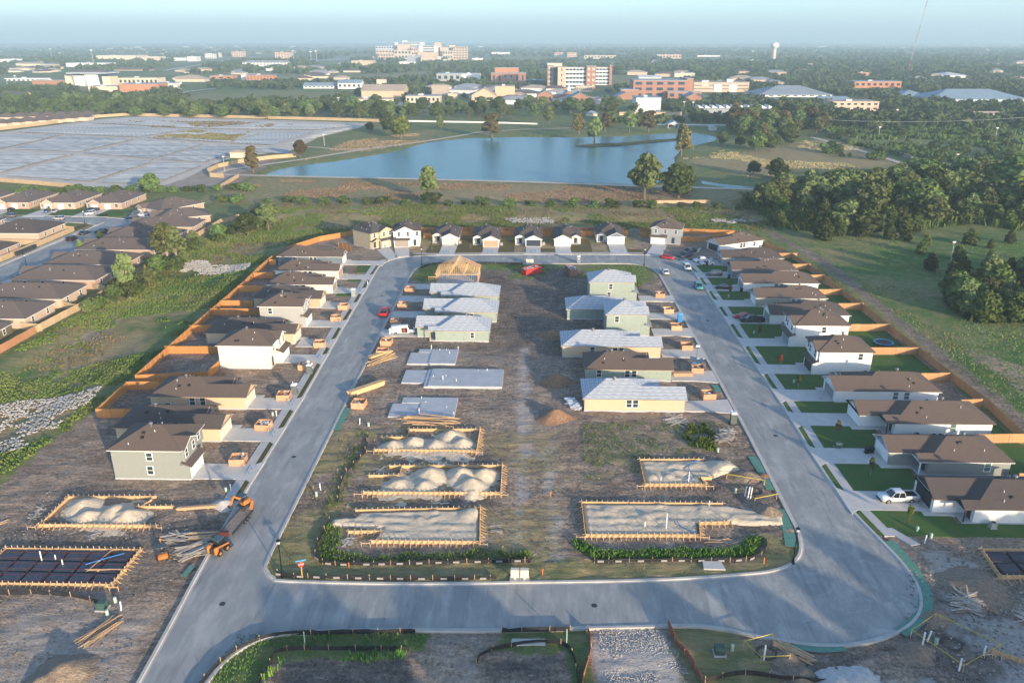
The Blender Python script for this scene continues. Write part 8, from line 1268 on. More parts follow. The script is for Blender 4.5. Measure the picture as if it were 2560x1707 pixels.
B_ = [
 ('long pale building at the far left beside light masts', 19, 112, 205, 196, 18, 'white', 'white', 'flat', 1, 8), ('low brick building at the left among trees', 81, 176, 214, 201, 20, 'brick', 'grey', 'flat', 0, 0), ('beige block with arched base right of the slanted hall', 298, 396, 212, 195, 30, 'cream', 'tan', 'flat', 1, 9), ('orange brick building with pale blue roof left of the golf green', 300, 397, 229, 210, 34, 'orange', 'blue', 'flat', 0, 0), ('white-banded wing right of the orange brick building', 398, 436, 224, 208, 30, 'white', 'blue', 'flat', 1, 6), ('low round-fronted pale building below the slanted hall', 222, 294, 228, 216, 22, 'cream', 'grey', 'flat', 0, 0), ('cream house with dark gable roof at the left tree belt', 6, 66, 252, 231, 16, 'cream', 'dark', 'gable', 0, 0, .7),
 ('big pale store at the far left edge', 0, 68, 156, 148, 60, 'white', 'white', 'flat', 0, 0), ('long white store left of the highway', 166, 289, 168, 158, 70, 'white', 'white', 'flat', 0, 0), ('pale superstore on the far left skyline', 242, 342, 151, 139, 90, 'cream', 'white', 'flat', 0, 0), ('brown-roofed motel below the white store', 285, 374, 178, 170, 26, 'tan', 'brown', 'hip', 0, 0), ('white store block right of the superstore', 469, 491, 154, 142, 40, 'white', 'white', 'flat', 0, 0), ('pale shop row between superstore and white block', 345, 400, 152, 142, 50, 'beige', 'white', 'flat', 0, 0), ('low shop row left of the small white tower', 405, 465, 152, 145, 50, 'white', 'white', 'flat', 0, 0), ('white boxy hotel near the highway', 513, 535, 148, 135, 30, 'white', 'white', 'flat', 2, 4), ('slim pale tower beside the highway', 547, 553, 145, 132, 12, 'beige', 'white', 'flat', 0, 0), ('tan office block on the far skyline', 580, 608, 143, 129, 40, 'pink', 'tan', 'flat', 3, 5), ('tan stepped office block above the white apartments', 688, 725, 150, 131, 45, 'pink', 'tan', 'flat', 4, 5), ('long white apartment block with gabled roofs', 607, 726, 168, 152, 24, 'white', 'grey', 'hip', 3, 14), ('long tan motel below the white apartments', 499, 604, 178, 170, 20, 'tan', 'brown', 'hip', 1, 10),
 ('white end of the orange brick dormitory', 604, 616, 202, 187, 24, 'white', 'grey', 'flat', 0, 0), ('orange brick dormitory above the golf green', 617, 683, 204, 188, 24, 'orange', 'bluegrey', 'flat', 3, 8), ('small orange brick hall with white tower roof', 525, 582, 199, 190, 26, 'orange', 'tan', 'flat', 1, 3), ('tan hip-roofed hall left of the small orange hall', 438, 512, 206, 190, 30, 'beige', 'tan', 'hip', 0, 0), ('white clinic with blue metal roof, left of two', 759, 835, 221, 208, 22, 'white', 'blue', 'gable', 1, 7), ('white clinic with blue metal roof, right of two', 845, 903, 222, 201, 22, 'white', 'blue', 'gable', 1, 5), ('small white flat building above the clinics', 665, 694, 179, 172, 18, 'white', 'white', 'flat', 0, 0), ('tan block left of the hospital hill', 879, 932, 166, 152, 50, 'tan', 'tan', 'flat', 0, 0), ('white gabled house below the tan block', 930, 949, 169, 162, 16, 'white', 'white', 'gable', 0, 0, .5), ('cream stepped wall house among trees', 942, 964, 216, 199, 14, 'cream', 'cream' if False else 'tan', 'flat', 0, 0),
 ('grey glass hall with projecting roof', 1092, 1152, 204, 184, 40, 'grey', 'blue', 'flat', 1, 4), ('white angular hall right of the grey glass hall', 1149, 1200, 202, 185, 34, 'white', 'white', 'flat', 0, 0), ('low dark glass pavilion right of the brick mid-rise', 1316, 1362, 216, 201, 24, 'dkglass', 'blue', 'flat', 0, 0), ('cream two-storey church wing with upper window row', 871, 978, 279, 248, 20, 'cream', 'tan', 'flat', 2, 7), ('tan gabled gymnasium behind the cream church wing', 904, 1012, 246, 214, 38, 'tan', 'tan', 'gable', 0, 0, .32), ('tan church nave with gabled front', 1179, 1240, 256, 222, 34, 'tan', 'tan', 'gable', 1, 2, .55), ('tan church wing with flat end tower', 1238, 1287, 252, 216, 30, 'tan', 'tan', 'flat', 0, 0), ('low tan church hall before the gabled tower', 1015, 1100, 258, 240, 24, 'beige', 'grey', 'flat', 1, 8), ('tan church tower with steep gabled roof and round window', 1081, 1120, 245, 217, 18, 'tan', 'tan', 'gable', 0, 0, 1.1), ('tan church arcade right of the gabled tower', 1120, 1143, 249, 234, 20, 'beige', 'tan', 'flat', 0, 0),
 ('beige columned hall before the tall brick tower', 1440, 1480, 231, 215, 16, 'beige', 'tan', 'flat', 1, 8), ('brick chapel with blue roof, left of the steeple', 1344, 1381, 257, 228, 26, 'brick', 'bluegrey', 'gable', 1, 3, .5), ('brick chapel with blue roof, right of the steeple', 1427, 1471, 264, 233, 28, 'brick', 'bluegrey', 'gable', 2, 4, .5), ('small blue-roofed brick school left of the white cube', 1539, 1590, 250, 232, 26, 'brick', 'bluegrey', 'gable', 0, 0, .4), ('blue-roofed brick school below the parking garage', 1715, 1753, 257, 234, 24, 'brick', 'bluegrey', 'gable', 0, 0, .5), ('white windowless cube building behind the tan wall', 1589, 1651, 280, 244, 26, 'white', 'blue', 'flat', 0, 0), ('long white shed above the brick college', 1597, 1653, 198, 191, 20, 'white', 'white', 'gable', 0, 0, .3), ('tan curved-front hall above the brick college', 1686, 1737, 192, 183, 26, 'cream', 'tan', 'flat', 0, 0), ('pair of tan offices on the right skyline, left one', 1386, 1409, 142, 132, 40, 'pink', 'tan', 'flat', 2, 5), ('pair of tan offices on the right skyline, right one', 1418, 1442, 143, 132, 40, 'pink', 'tan', 'flat', 2, 5), ('long tan school on the right skyline', 1461, 1540, 147, 139, 50, 'beige', 'tan', 'flat', 1, 10), ('pinkish hall on the right skyline', 1641, 1703, 147, 137, 40, 'pink', 'tan', 'flat', 1, 8), ('long white row left of the water tower', 1742, 1800, 143, 139, 40, 'white', 'white', 'flat', 0, 0), ('white low roofs at the foot of the water tower', 1870, 1905, 157, 151, 40, 'white', 'white', 'flat', 0, 0),
 ('grey-roofed school with white front gables', 1897, 2080, 243, 218, 60, 'white', 'bluegrey', 'hip', 1, 9, .3), ('orange brick school behind lamp posts on the right', 2135, 2252, 219, 204, 36, 'orange', 'bluegrey', 'flat', 1, 8), ('tan brick flat-roofed block on the right', 2078, 2195, 278, 254, 24, 'pink', 'tan', 'flat', 2, 7), ('pale blue metal-roofed shed above the tan brick block', 2053, 2124, 258, 243, 24, 'white', 'blue', 'gable', 0, 0, .25), ('long pale blue school roof at the right edge', 2330, 2570, 254, 234, 60, 'paleblue', 'blue', 'hip', 0, 0, .3), ('pale blue school roof left of the long one', 2247, 2330, 247, 232, 44, 'paleblue', 'blue', 'hip', 0, 0, .3), ('white-roofed school on the wooded right', 2351, 2420, 195, 182, 50, 'white', 'white', 'hip', 0, 0, .2), ('low pinkish house roof at the right edge trees', 2438, 2515, 296, 281, 16, 'pink', 'tan', 'gable', 0, 0, .3), ('small white shed beside the white park fence', 1775, 1791, 327, 316, 5, 'white', 'white', 'gable', 0, 0, .3), ('small orange-roofed kiosk by the parking', 1466, 1493, 291, 279, 9, 'cream', 'bluegrey', 'hip', 0, 0, .4), ('small orange house among the right trees', 2145, 2172, 191, 182, 20, 'orange', 'tan', 'flat', 0, 0), ('long tan boundary wall below the white cube', 1537, 1704, 289, 281, 1.2, 'tan', 'tan', 'flat', 0, 0), ('small white pump house at the panel field edge', 576, 607, 395, 377, 6, 'cream', 'tan', 'hip', 0, 0, .3)]
for t in B_:
    kw = {}
    if len(t) > 11: kw['p'] = t[11]
    bld(t[0], t[1], t[2], t[3], t[4], t[5], t[6], t[7], t[8], t[9], t[10], **kw)
def composite(label, name, pyb, blocks, depth, cat='building', lv=0):
    xs = [b[0] for b in blocks]; A = G(min(xs), pyb); r = thing(name, label, cat, (A.x, A.y, 0)); FOOT.append((A.x, A.y, (G(max(b[1] for b in blocks), pyb) - A).x, depth * 1.6, 0))
    for k, b in enumerate(blocks):
        px0, px1, y0, y1, wall, off, dep = b[:7]; P = G(px0, pyb); Q = G(px1, pyb); W = (Q - P).x; z0 = max(-1, top_z(P, px0, y1)); z1 = top_z(P, px0, y0); o = O(b[7] if len(b) > 7 and b[7] else 'wing', MB().box(0, 0, z0 if y1 < pyb - 1 else -1, W, dep, z1).mesh('wing', TW[wall]), r, ((P - A).x, (P - A).y + off, 0))
        O('wing_roof', MB().box(-.3, -.3, z1, W + .3, dep + .3, z1 + .8).mesh('wing_roof', TR['tan' if wall in ('pink', 'tan', 'beige') else 'grey']), o)
        if len(b) > 8:
            rows, cols, wh, m = b[8:12]
            zz = max(0, z0) if y1 < pyb - 1 else 0
            for i in range(rows):
                for j in range(cols): fh = (z1 - zz) / rows; win(o, W * (j + .5 - wh / 2) / cols, 0, zz + fh * (i + .3), W * wh / cols, fh * .5, m=m)
    return r
h_ = lambda x: 860 + x / 4.704
v_ = lambda y: 80 + y / 4.704
composite('large pale hospital complex on the skyline left of centre', 'hospital', 149, [(h_(a), h_(b), v_(c), v_(d), w, o, dp, 'wing', rw, cl, .6, None) for a, b, c, d, w, o, dp, rw, cl in [(322, 580, 172, 325, 'paleblue', 90, 40, 4, 8), (360, 585, 218, 325, 'pink', 30, 40, 3, 6), (600, 750, 150, 325, 'pink', 60, 40, 0, 0), (675, 840, 122, 325, 'paleblue', 100, 40, 6, 7), (640, 690, 106, 325, 'white', 110, 20, 0, 0), (845, 905, 122, 325, 'paleblue', 104, 30, 0, 0), (585, 785, 222, 325, 'beige', 20, 35, 2, 5), (785, 865, 190, 325, 'pink', 24, 40, 3, 3), (870, 1090, 166, 325, 'white', 40, 40, 6, 1), (1035, 1115, 132, 325, 'pink', 84, 30, 0, 0), (1115, 1210, 186, 325, 'pink', 50, 40, 0, 0), (1213, 1280, 162, 325, 'beige', 88, 30, 0, 0), (1270, 1440, 180, 325, 'pink', 42, 40, 5, 5), (860, 1090, 242, 325, 'pink', 14, 24, 0, 0), (1150, 1270, 226, 325, 'beige', 30, 30, 2, 4), (540, 578, 128, 325, 'white', 118, 20, 0, 0), (395, 585, 262, 325, 'pink', 6, 20, 2, 6)]], 160)
for lb, a, b, c, d, w in (('grey-roofed hospital annex before the main complex', 740, 900, 280, 345, 'grey'), ('low tan hospital annex right of the grey roof', 905, 1070, 290, 348, 'pink'), ('low beige hospital annex at the foot of the right wing', 1165, 1340, 322, 362, 'beige'), ('white low annex left of the hospital', 330, 395, 292, 322, 'pink'), ('small white building right of the hospital', 1503, 1632, 310, 336, 'white'), ('long white warehouse right of the hospital', 1735, 1950, 241, 262, 'white'), ('white clinic strip below the hospital', 1075, 1200, 294, 322, 'white'), ('white store row below the hospital', 650, 830, 352, 400, 'white')): bld(lb, h_(a), h_(b), v_(d), v_(c), 40, w, 'tan' if w != 'white' else 'white')
g_ = lambda x: 1300 + x / 4.704
u_ = lambda y: 120 + y / 4.704
BG = M('blue_curtain_glass', (.03, .07, .12), rough=.1, spec=.8); PG = M('pale_window', (.55, .48, .42), rough=.5)
composite('tall brick and blue glass tower block behind the chapel', 'office_tower', 222, [(g_(320), g_(400), u_(215), u_(480), 'brick', 10, 22, 'tower', 5, 1, .7, PG), (g_(372), g_(440), u_(235), u_(480), 'dkglass', 6, 20, 'glass_bay', 1, 1, .1, None), (g_(440), g_(535), u_(230), u_(480), 'pink', -3, 24, 'tower', 4, 1, .12, None), (g_(535), g_(775), u_(236), u_(480), 'white', 4, 22, 'glass_bay', 5, 6, .88, BG), (g_(775), g_(885), u_(220), u_(480), 'brick', -2, 24, 'tower', 4, 2, .5, PG), (g_(885), g_(1045), u_(236), u_(440), 'white', 4, 22, 'glass_bay', 5, 4, .88, BG), (g_(1045), g_(1075), u_(210), u_(440), 'brick', 0, 24, 'tower', 0, 0, .5, None), (g_(320), g_(495), u_(192), u_(480), 'cream', 26, 20, 'penthouse', 0, 0, .5, None)], 40)
composite('red brick mid-rise with dark window strips and penthouse', 'brick_midrise', 209, [(h_(1730), h_(2135), v_(488), v_(606), 'brick', 0, 34, 'wing', 1, 6, .3, BG), (h_(1770), h_(2050), v_(430), v_(606), 'orange', 14, 16, 'penthouse', 0, 0, .5, None), (h_(1845), h_(1985), v_(545), v_(640), 'brick', -8, 8, 'wing', 0, 0, .5, None)], 40)
composite('long red brick college with banded windows and blue glass corner', 'brick_college', 246, [(g_(1335), g_(1960), u_(392), u_(595), 'brick', 8, 40, 'wing', 3, 5, .6, BG), (g_(1960), g_(2035), u_(372), u_(595), 'brick', 6, 30, 'stair_tower', 0, 0, .5, None), (g_(1185), g_(1390), u_(497), u_(595), 'brick', 0, 30, 'wing', 0, 0, .5, None), (g_(1725), g_(2120), u_(520), u_(600), 'brick', -6, 14, 'wing', 1, 4, .5, BG), (g_(1770), g_(1935), u_(440), u_(515), 'dkglass', 7.5, 1, 'glass_corner', 1, 1, .9, BG)], 60)
q_ = lambda x: 1700 + x / 2.735
t_ = lambda y: 90 + y / 2.735
composite('pale multi-storey parking garage with white stair panels', 'parking_garage', 232, [(q_(90), q_(465), t_(345), t_(360), 'pink', 0, 40, 'deck', 0, 0, .5, None), (q_(90), q_(465), t_(322), t_(336), 'pink', 0, 40, 'deck', 0, 0, .5, None), (q_(90), q_(465), t_(368), t_(385), 'pink', 0, 40, 'deck', 0, 0, .5, None), (q_(95), q_(460), t_(330), t_(385), 'dkglass', 1, 38, 'painted_shade', 0, 0, .5, None), (q_(228), q_(280), t_(330), t_(385), 'white', -1.5, 6, 'stair_panel', 0, 0, .5, None), (q_(330), q_(384), t_(330), t_(385), 'white', -1.5, 6, 'stair_panel', 0, 0, .5, None), (q_(145), q_(190), t_(308), t_(345), 'white', 0, 8, 'stair_head', 0, 0, .5, None), (q_(325), q_(365), t_(300), t_(330), 'white', 8, 8, 'stair_head', 0, 0, .5, None), (q_(424), q_(465), t_(320), t_(345), 'white', 0, 8, 'stair_head', 0, 0, .5, None)], 40)  # dark block between the decks: its colour stands in for the shade inside
def slanted_hall():
    A = G(185, 216); r = thing('slanted_hall', 'white hall with slanted walls and overhanging flat roof on the left', 'building', (A.x, A.y, 0)); k = (G(283, 216) - A).x / 98; FOOT.append((A.x, A.y, 98 * k, 50, 0)); zt = top_z(A, 185, 182); f = lambda p: (p - 185) * k
    O('colonnade_wall', MB().solid([(f(190), 0, -1), (f(222), -6, -1), (f(221), -6, zt * .8), (f(185), 0, zt * .8), (f(190), 20, -1), (f(222), 20, -1), (f(221), 20, zt * .8), (f(185), 20, zt * .8)], [(0, 1, 2, 3), (1, 5, 6, 2), (5, 4, 7, 6), (4, 0, 3, 7), (3, 2, 6, 7)]).mesh('colonnade_wall', TW['paleblue']), r)
    for i in range(9): O('fin', MB().box(f(189.5 + i * 3.4), -.8 - i * .7, 0, f(189.5 + i * 3.4) + 1.0, -.2 - i * .7, zt * .72).mesh('fin', TW['white']), r)
    O('slanted_wall', MB().solid([(f(226), -6, -1), (f(255), -6, -1), (f(252), -6, zt * .86), (f(221.5), -6, zt * .86), (f(226), 24, -1), (f(255), 24, -1), (f(252), 24, zt * .86), (f(221.5), 24, zt * .86)], [(0, 1, 2, 3), (1, 5, 6, 2), (5, 4, 7, 6), (4, 0, 3, 7), (3, 2, 6, 7)]).mesh('slanted_wall', TW['white']), r)
    O('glass_band', MB().box(f(186), 1, zt * .8, f(276), 26, zt * .94).mesh('glass_band', BG), r); O('roof', MB().box(f(180), -10, zt * .94, f(279), 32, zt).mesh('roof', TR['white']), r); O('glass_entry', MB().box(f(252.2), -2, -1, f(262), 20, zt * .84).mesh('glass_entry', BG), r); O('side_block', MB().box(f(262), -3, -1, f(283), 20, zt * .72).mesh('side_block', TW['cream']), r); O('rear_block', MB().box(f(156), 10, -1, f(184), 30, zt * .78).mesh('rear_block', TW['cream']), r); O('roof_plant', MB().box(f(165), 14, zt, f(258), 26, zt + 3).mesh('roof_plant', TR['dark']), r)
slanted_hall()
def steeple():
    A = G(1420, 250); r = thing('chapel', 'brick chapel with white steeple between the blue-roofed wings', 'church', (A.x - 13, A.y, 0)); zt = top_z(A, 1420, 206); O('wall', MB().box(0, 0, -1, 26, 14, 6).mesh('wall', TW['brick']), r); me, _ = roof_mesh('roof', -.6, 26.6, -.6, 14.6, 6, .6, False, False, TR['bluegrey'], 'x', .3); O('roof', me, r); me, _ = roof_mesh('front_gable', 8, 20, -5, 8, 6, .7, False, False, TR['bluegrey'], 'y', .3); O('front_gable', me, r); gable_wall(r, 8.6, 19.4, -4.6, 6, .7, TW['brick'], .6); O('porch_wall', MB().box(8.6, -4.6, -1, 19.4, -.01, 5.95).mesh('porch_wall', TW['brick']), r); O('steeple_base', MB().box(12.4, 0, 6, 15.6, 3.2, 12).mesh('steeple_base', TW['white']), r); O('steeple', MB().lathe([(1.7, 12), (.1, zt)], 8, (14, 1.6, 0)).mesh('steeple', TW['white']), r)
steeple()
def sawtooth():
    A = G(1744, 283); r = thing('sawtooth_hall', 'low hall with white sawtooth skylight roof', 'building', (A.x, A.y, 0)); k = (G(1940, 283) - A).x; FOOT.append((A.x, A.y, k, 24, 0)); O('wall', MB().box(0, 0, -1, k, 22, 4).mesh('wall', TW['grey']), r); O('roof', MB().box(-.5, -.6, 4, k + .5, 22.5, 4.4).mesh('roof', TR['blue']), r)
    for i in range(11): O('skylight', cached('saw', lambda: MB().extr([(0, 4.4), (5.2, 4.4), (5.2, 4.6), (0.2, 7.2)], 2, 18).mesh('skylight', TW['white'])), r, (i * k / 11.2 + .6, 0, 0))
sawtooth()
def water_tower():
    A = G(1933, 152); r = thing('water_tower', 'white bulb-topped water tower on the right skyline', 'water tower', (A.x, A.y, 0)); s = A.y / 1991 * 1.05; zt = top_z(A, 1933, 107); O('shaft', MB().lathe([(5.6 * s, -1), (4.3 * s, zt * .45), (4.6 * s, zt * .66)], 16).mesh('shaft', TW['beige'], smooth=True), r); O('tank', MB().lathe([(4.6 * s, zt * .66), (8.6 * s, zt * .78), (9.4 * s, zt * .86), (8.6 * s, zt * .95), (3 * s, zt)], 20).mesh('tank', TW['white'], smooth=True), r)
water_tower()
def mast():
    A = G(2266, 190); r = thing('radio_mast', 'tall thin red and white lattice radio mast rising out of the picture', 'mast', (A.x, A.y, 0)); Hm = 270; mm = (M('mast_red', (.35, .16, .13)), M('mast_pale', (.42, .40, .40)))
    for k in range(9): z0 = k * Hm / 9; x0, x1 = z0 * .115, (z0 + Hm / 9) * .115; O('mast_section', MB().beam((x0 - .7, -.5, z0), (x1 - .7, -.5, z0 + Hm / 9), .4).beam((x0 + .7, -.5, z0), (x1 + .7, -.5, z0 + Hm / 9), .4).beam((x0, .7, z0), (x1, .7, z0 + Hm / 9), .4).mesh('mast_section', mm[k % 2]), r)
    O('dish', MB().lathe([(1.6, 0), (1.4, .8), (.2, 1.0)], 10).mesh('dish', WRF), r, (17.5, -1.2, 150))
mast()
def pavilion():
    A = G(1669, 321); r = thing('park_pavilion', 'open park pavilion with pale blue roof on the far bank', 'pavilion', (A.x, A.y, 0)); W = (G(1702, 321) - A).x; D = 10
    for x in (.4, W / 2, W - .4):
        for y in (.4, D - .4): O('post', MB().box(x - .2, y - .2, 0, x + .2, y + .2, 3).mesh('post', TW['cream']), r)
    me, _ = roof_mesh('roof', -.8, W + .8, -.8, D + .8, 3, .45, False, False, TR['blue'], 'y', .2); O('roof', me, r); gable_wall(r, 0, W, 0, 3, .45, TW['paleblue'], .8); O('floor', MB().box(0, 0, -.2, W, D, .1).mesh('floor', MT['walk']), r); O('rear_wall', MB().box(0, D - .2, .1, W * .45, D, 2.9).mesh('rear_wall', TW['orange']), r); O('side_wall', MB().box(W * .75, 1, .1, W, D - 1, 2.9).mesh('side_wall', M('teal_paint', (.08, .4, .38))), r)
pavilion()
# light masts and utility poles
MA = M('mast_grey', (.45, .46, .47))
for px, py, pt, lb in ((20, 221, 197, 'pale light mast at the far left, first'), (40, 208, 190, 'pale light mast at the far left, second'), (236, 172, 126, 'tall thin mast with pale head left of the highway'), (130, 148, 123, 'thin mast on the left skyline'), (735, 156, 128, 'tall lamp mast right of the stepped office, left one'), (778, 152, 130, 'tall lamp mast right of the stepped office, middle one'), (792, 154, 128, 'tall lamp mast right of the stepped office, right one'), (1709, 281, 255, 'wooden power pole with crossarms, left one'), (1731, 284, 256, 'wooden power pole with crossarms, right one'), (2238, 310, 275, 'power pole in the scrub on the right'), (2196, 345, 318, 'lamp pole beyond the lane fence'), (2488, 348, 320, 'power pole at the right edge scrub'), (847, 268, 245, 'lamp post at the church car park'), (985, 278, 258, 'lamp post beside the cream church wing'), (2392, 402, 386, 'floodlight post at the right, first'), (2445, 400, 385, 'floodlight post at the right, second'), (2498, 398, 383, 'floodlight post at the right, third'), (562, 428, 392, 'lamp post at the panel field corner'), (811, 364, 337, 'lamp post on the grassy rise beside the panel field'), (2376, 655, 605, 'short guyed post on the right meadow')):
    A = G(px, py); zt = top_z(A, px, pt); r = thing('pole', lb, 'pole', (A.x, A.y, 0)); wd_ = max(.1, A.y * .00028); O('shaft', MB().tube((0, 0, -.5), (0, 0, zt), wd_ * 1.2, wd_ * .8, 6).mesh('shaft', MA), r); O('head', MB().box(-wd_ * 5, -wd_, zt - wd_ * 2, wd_ * 5, wd_, zt + wd_ * 1.5).mesh('head', WRF), r)
def wire(label, a, b, z):
    A = G(*a, z); Bq = G(*b, z); n = 24; mb = MB(); d = Bq - A
    for i in range(n):
        p = d * (i / n); q = d * ((i + 1) / n); p.z -= 4 * 5 * (i / n) * (1 - i / n); q.z -= 20 * ((i + 1) / n) * (1 - (i + 1) / n); mb.beam(p, q, .12)
    tag(O('power_line', mb.mesh('power_line', MA), None, tuple(A)), label, 'power line')
wire('power line across the right-hand scrub', (1850, 281), (2560, 294), 12)
# small far buildings in the haze
q5 = np.random.default_rng(77)
for i in range(120):
    px = q5.uniform(0, 2560); py = 108 + q5.random() ** 1.2 * 26 + (4 if px < 800 else 0); A = G(px, py); s = A.y / 1991; tag(O('distant_building', cached(('db', i % 6), lambda: MB().box(0, 0, -1, 8 + 3 * (i % 6), 12, 3).mesh('distant_building', TW[('white', 'cream', 'beige')[i % 3]])), None, tuple(A), 0, (s * q5.uniform(.35, 1.0), 2, max(1, s * q5.uniform(.25, .6)))), 'small pale building far off in the haze below the skyline', 'building', 'distant pale buildings')
for i in range(96):
    px = [q5.uniform(0, 110), q5.uniform(1050, 1400), q5.uniform(1500, 2550), q5.uniform(430, 900)][i % 4]; py = [q5.uniform(158, 186), q5.uniform(225, 262), q5.uniform(150, 215), q5.uniform(160, 205)][i % 4]; A = G(px, py); r = thing('town_house', 'small house half hidden among the town trees', 'house', (A.x, A.y, 0), q5.uniform(-.3, .3), 'small houses among the town trees'); w = q5.uniform(1, 2.6); r.scale = (w, w, .8 + w * .25); FOOT.append((A.x, A.y, 16 * w, 10 * w, 0)); O('wall', cached(('thw', i % 4), lambda: MB().box(0, 0, -1, 16, 10, 3.6).mesh('wall', TW[('cream', 'white', 'pink', 'beige')[i % 4]])), r); O('roof', cached(('thr', i % 3), lambda: roof_mesh('roof', -.6, 16.6, -.6, 10.6, 3.6, .45, True, True, TR[('brown', 'grey', 'tan')[i % 3]], 'x', .2)[0]), r)
for i in range(14):
    px = -10 + (i % 7) * 34 - (i // 7) * 18; py = (302, 318)[i // 7] - (i % 7) * (1.0, 2.6)[i // 7]; A = G(px, py); r = thing('estate_house', 'brown-roofed house of the small estate beyond the panel field', 'house', (A.x, A.y, 0), 0, 'brown-roofed houses beyond the panel field'); O('wall', cached('ehw', lambda: MB().box(0, 0, -1, 15, 11, 3).mesh('wall', TW['beige'])), r); O('roof', cached('ehr', lambda: roof_mesh('roof', -.6, 15.6, -.6, 11.6, 3, .5, True, True, TR['brown'], 'x', .2)[0]), r)
# parking lots and paved yards
for pts in ([(1195, 262), (1340, 262), (1330, 235), (1290, 225), (1200, 240)], [(1475, 262), (1545, 262), (1520, 238), (1470, 245)], [(985, 270), (1090, 268), (1080, 250), (990, 255)], [(1840, 260), (1960, 258), (1940, 245), (1750, 240)], [(2400, 420), (2560, 425), (2560, 395), (2420, 400)], [(730, 156), (880, 150), (870, 140), (740, 146)]): structure(sheet('parking_lot', [tuple(G(*p).xy) for p in pts], .25, MT['road']))
for k in range(40):
    base = [(1205, 1330, 236, 260), (1478, 1540, 244, 260), (760, 880, 141, 152), (1850, 1940, 248, 257)][k % 4]; A = G(q5.uniform(base[0], base[1]), q5.uniform(base[2], base[3])); O_ = thing('parked_car', 'small car in the town parking lots', 'car', (A.x, A.y, .25), q5.uniform(0, 3.1), 'cars in the town parking lots'); c = ('white', 'silver', 'black', 'red', 'grey')[k % 5]; O('body', cached(('cb', 'sedan', c), lambda: bevel_mesh(MB().extr(SPEC['sedan'][0], -.9, .9).mesh('body', paint(c, PAINT[c])), .07, 2)), O_); O('window_glass', _mc[('cg', 'sedan')], O_)
# ---- panel field: low dark-glass rows lying on the ground
PV = M('ground_panels', (.22, .25, .265), (.46, .48, .475), 1.0, rough=.6, spec=.3, st=(.02, .3, 1), lo=.4, hi=.62); PVW = M('ground_panel_edges', (.46, .48, .49), (.60, .61, .60), .6, rough=.7); f1 = lambda a, b: G(a / 2.613, b / 2.613)
structure(sheet('gravel_yard', [tuple(f1(*p).xy) for p in [(-900, 1110), (0, 1185), (480, 1210), (650, 1228), (1010, 1235), (1230, 1160), (1390, 1075), (1520, 1030), (1900, 985), (2080, 900), (2352, 835), (2400, 805), (930, 757), (700, 775), (0, 865), (-700, 905)]], .03, M('field_gravel', (.55, .46, .36), (.68, .58, .46), .2)))
SEC = [([(-560, 868), (395, 888), (10, 976), (-900, 950)], 'grey panel section at the left edge, upper'), ([(440, 892), (875, 915), (525, 996), (50, 978)], 'grey panel section left of centre'), ([(930, 922), (1330, 945), (1010, 1040), (545, 1004)], 'pale striped panel section in the middle'), ([(1360, 950), (1640, 968), (1335, 1064), (1045, 1046)], 'bright striped panel section above the pump house'), ([(1670, 972), (1880, 984), (1890, 1012), (1620, 992)], 'small dark panel section beside the reddish tree'), ([(-900, 962), (445, 1018), (10, 1130), (-1100, 1075)], 'grey panel section at the left edge, lower'), ([(495, 1026), (1000, 1060), (590, 1190), (45, 1152)], 'widest pale striped panel section at the near edge'), ([(1045, 1066), (1325, 1082), (1010, 1206), (630, 1196)], 'bright striped panel section nearest the pond'), ([(110, 866), (560, 812), (1215, 848), (905, 900)], 'far panel section on the left'), ([(580, 806), (930, 770), (1700, 800), (1280, 842)], 'far panel section along the back fence'), ([(945, 904), (1255, 854), (1700, 872), (1480, 936)], 'weedy brown panel section in the middle'), ([(1500, 940), (1725, 874), (2060, 862), (1780, 952)], 'striped panel section above the grassy rise'), ([(1300, 844), (1730, 804), (2300, 826), (2080, 852)], 'far panel section on the right'), ([(1870, 950), (2110, 866), (2320, 838), (2060, 905)], 'narrow striped panel section along the right edge')]
for k, (pts, lb) in enumerate(SEC):
    P = [f1(*p) for p in pts]; o = P[0]; A_, B2, C2, D2 = (p - o for p in P); n = max(4, int(((A_ - D2).length + (B2 - C2).length) / 2 / 3.2)); r = thing('panel_section', lb, 'panel section', (o.x, o.y, 0)); mb = MB(); rr = random.Random(k)
    for i in range(n):
        t0 = i / n; t1 = (i + .86) / n; tm_ = (t0 + t1) / 2; a = A_.lerp(D2, t0); b = B2.lerp(C2, t0); c = B2.lerp(C2, t1); d = A_.lerp(D2, t1); am = A_.lerp(D2, tm_); bm_ = B2.lerp(C2, tm_); u = Vector((0, 0, .35)); w_ = Vector((0, 0, .8 + .1 * rr.random()))
        mb.solid([a + u, b + u, bm_ + w_, am + w_, c + u, d + u], [(5, 4, 2, 3), (3, 2, 1, 0)]); mb.m[-1] = 1 if (i % 2 == 0 and k not in (0, 1, 5)) else 0
    stuff(O('panel_rows', mb.mesh('panel_rows', PV, PVW), r))
rr = random.Random(9)
blades('field_weeds', [tuple(f1(*p).xy) for p in [(1000, 905), (1260, 856), (1640, 868), (1520, 925)]], 5000, .6, 1.6, .5, GT, 111, None, .05)
blades('field_weeds', [tuple(f1(*p).xy) for p in [(820, 800), (1500, 800), (2050, 820), (1700, 840), (1000, 840)]], 4000, .6, 1.6, .6, GT, 113, None, .03)
structure(sheet('islet', [tuple(G(a * _k, b * _k).xy) for a, b in [(1318, 335), (1360, 331), (1430, 328), (1500, 322), (1560, 318), (1562, 321), (1505, 327), (1420, 335), (1350, 338)]], .1, MT['grassverge']))
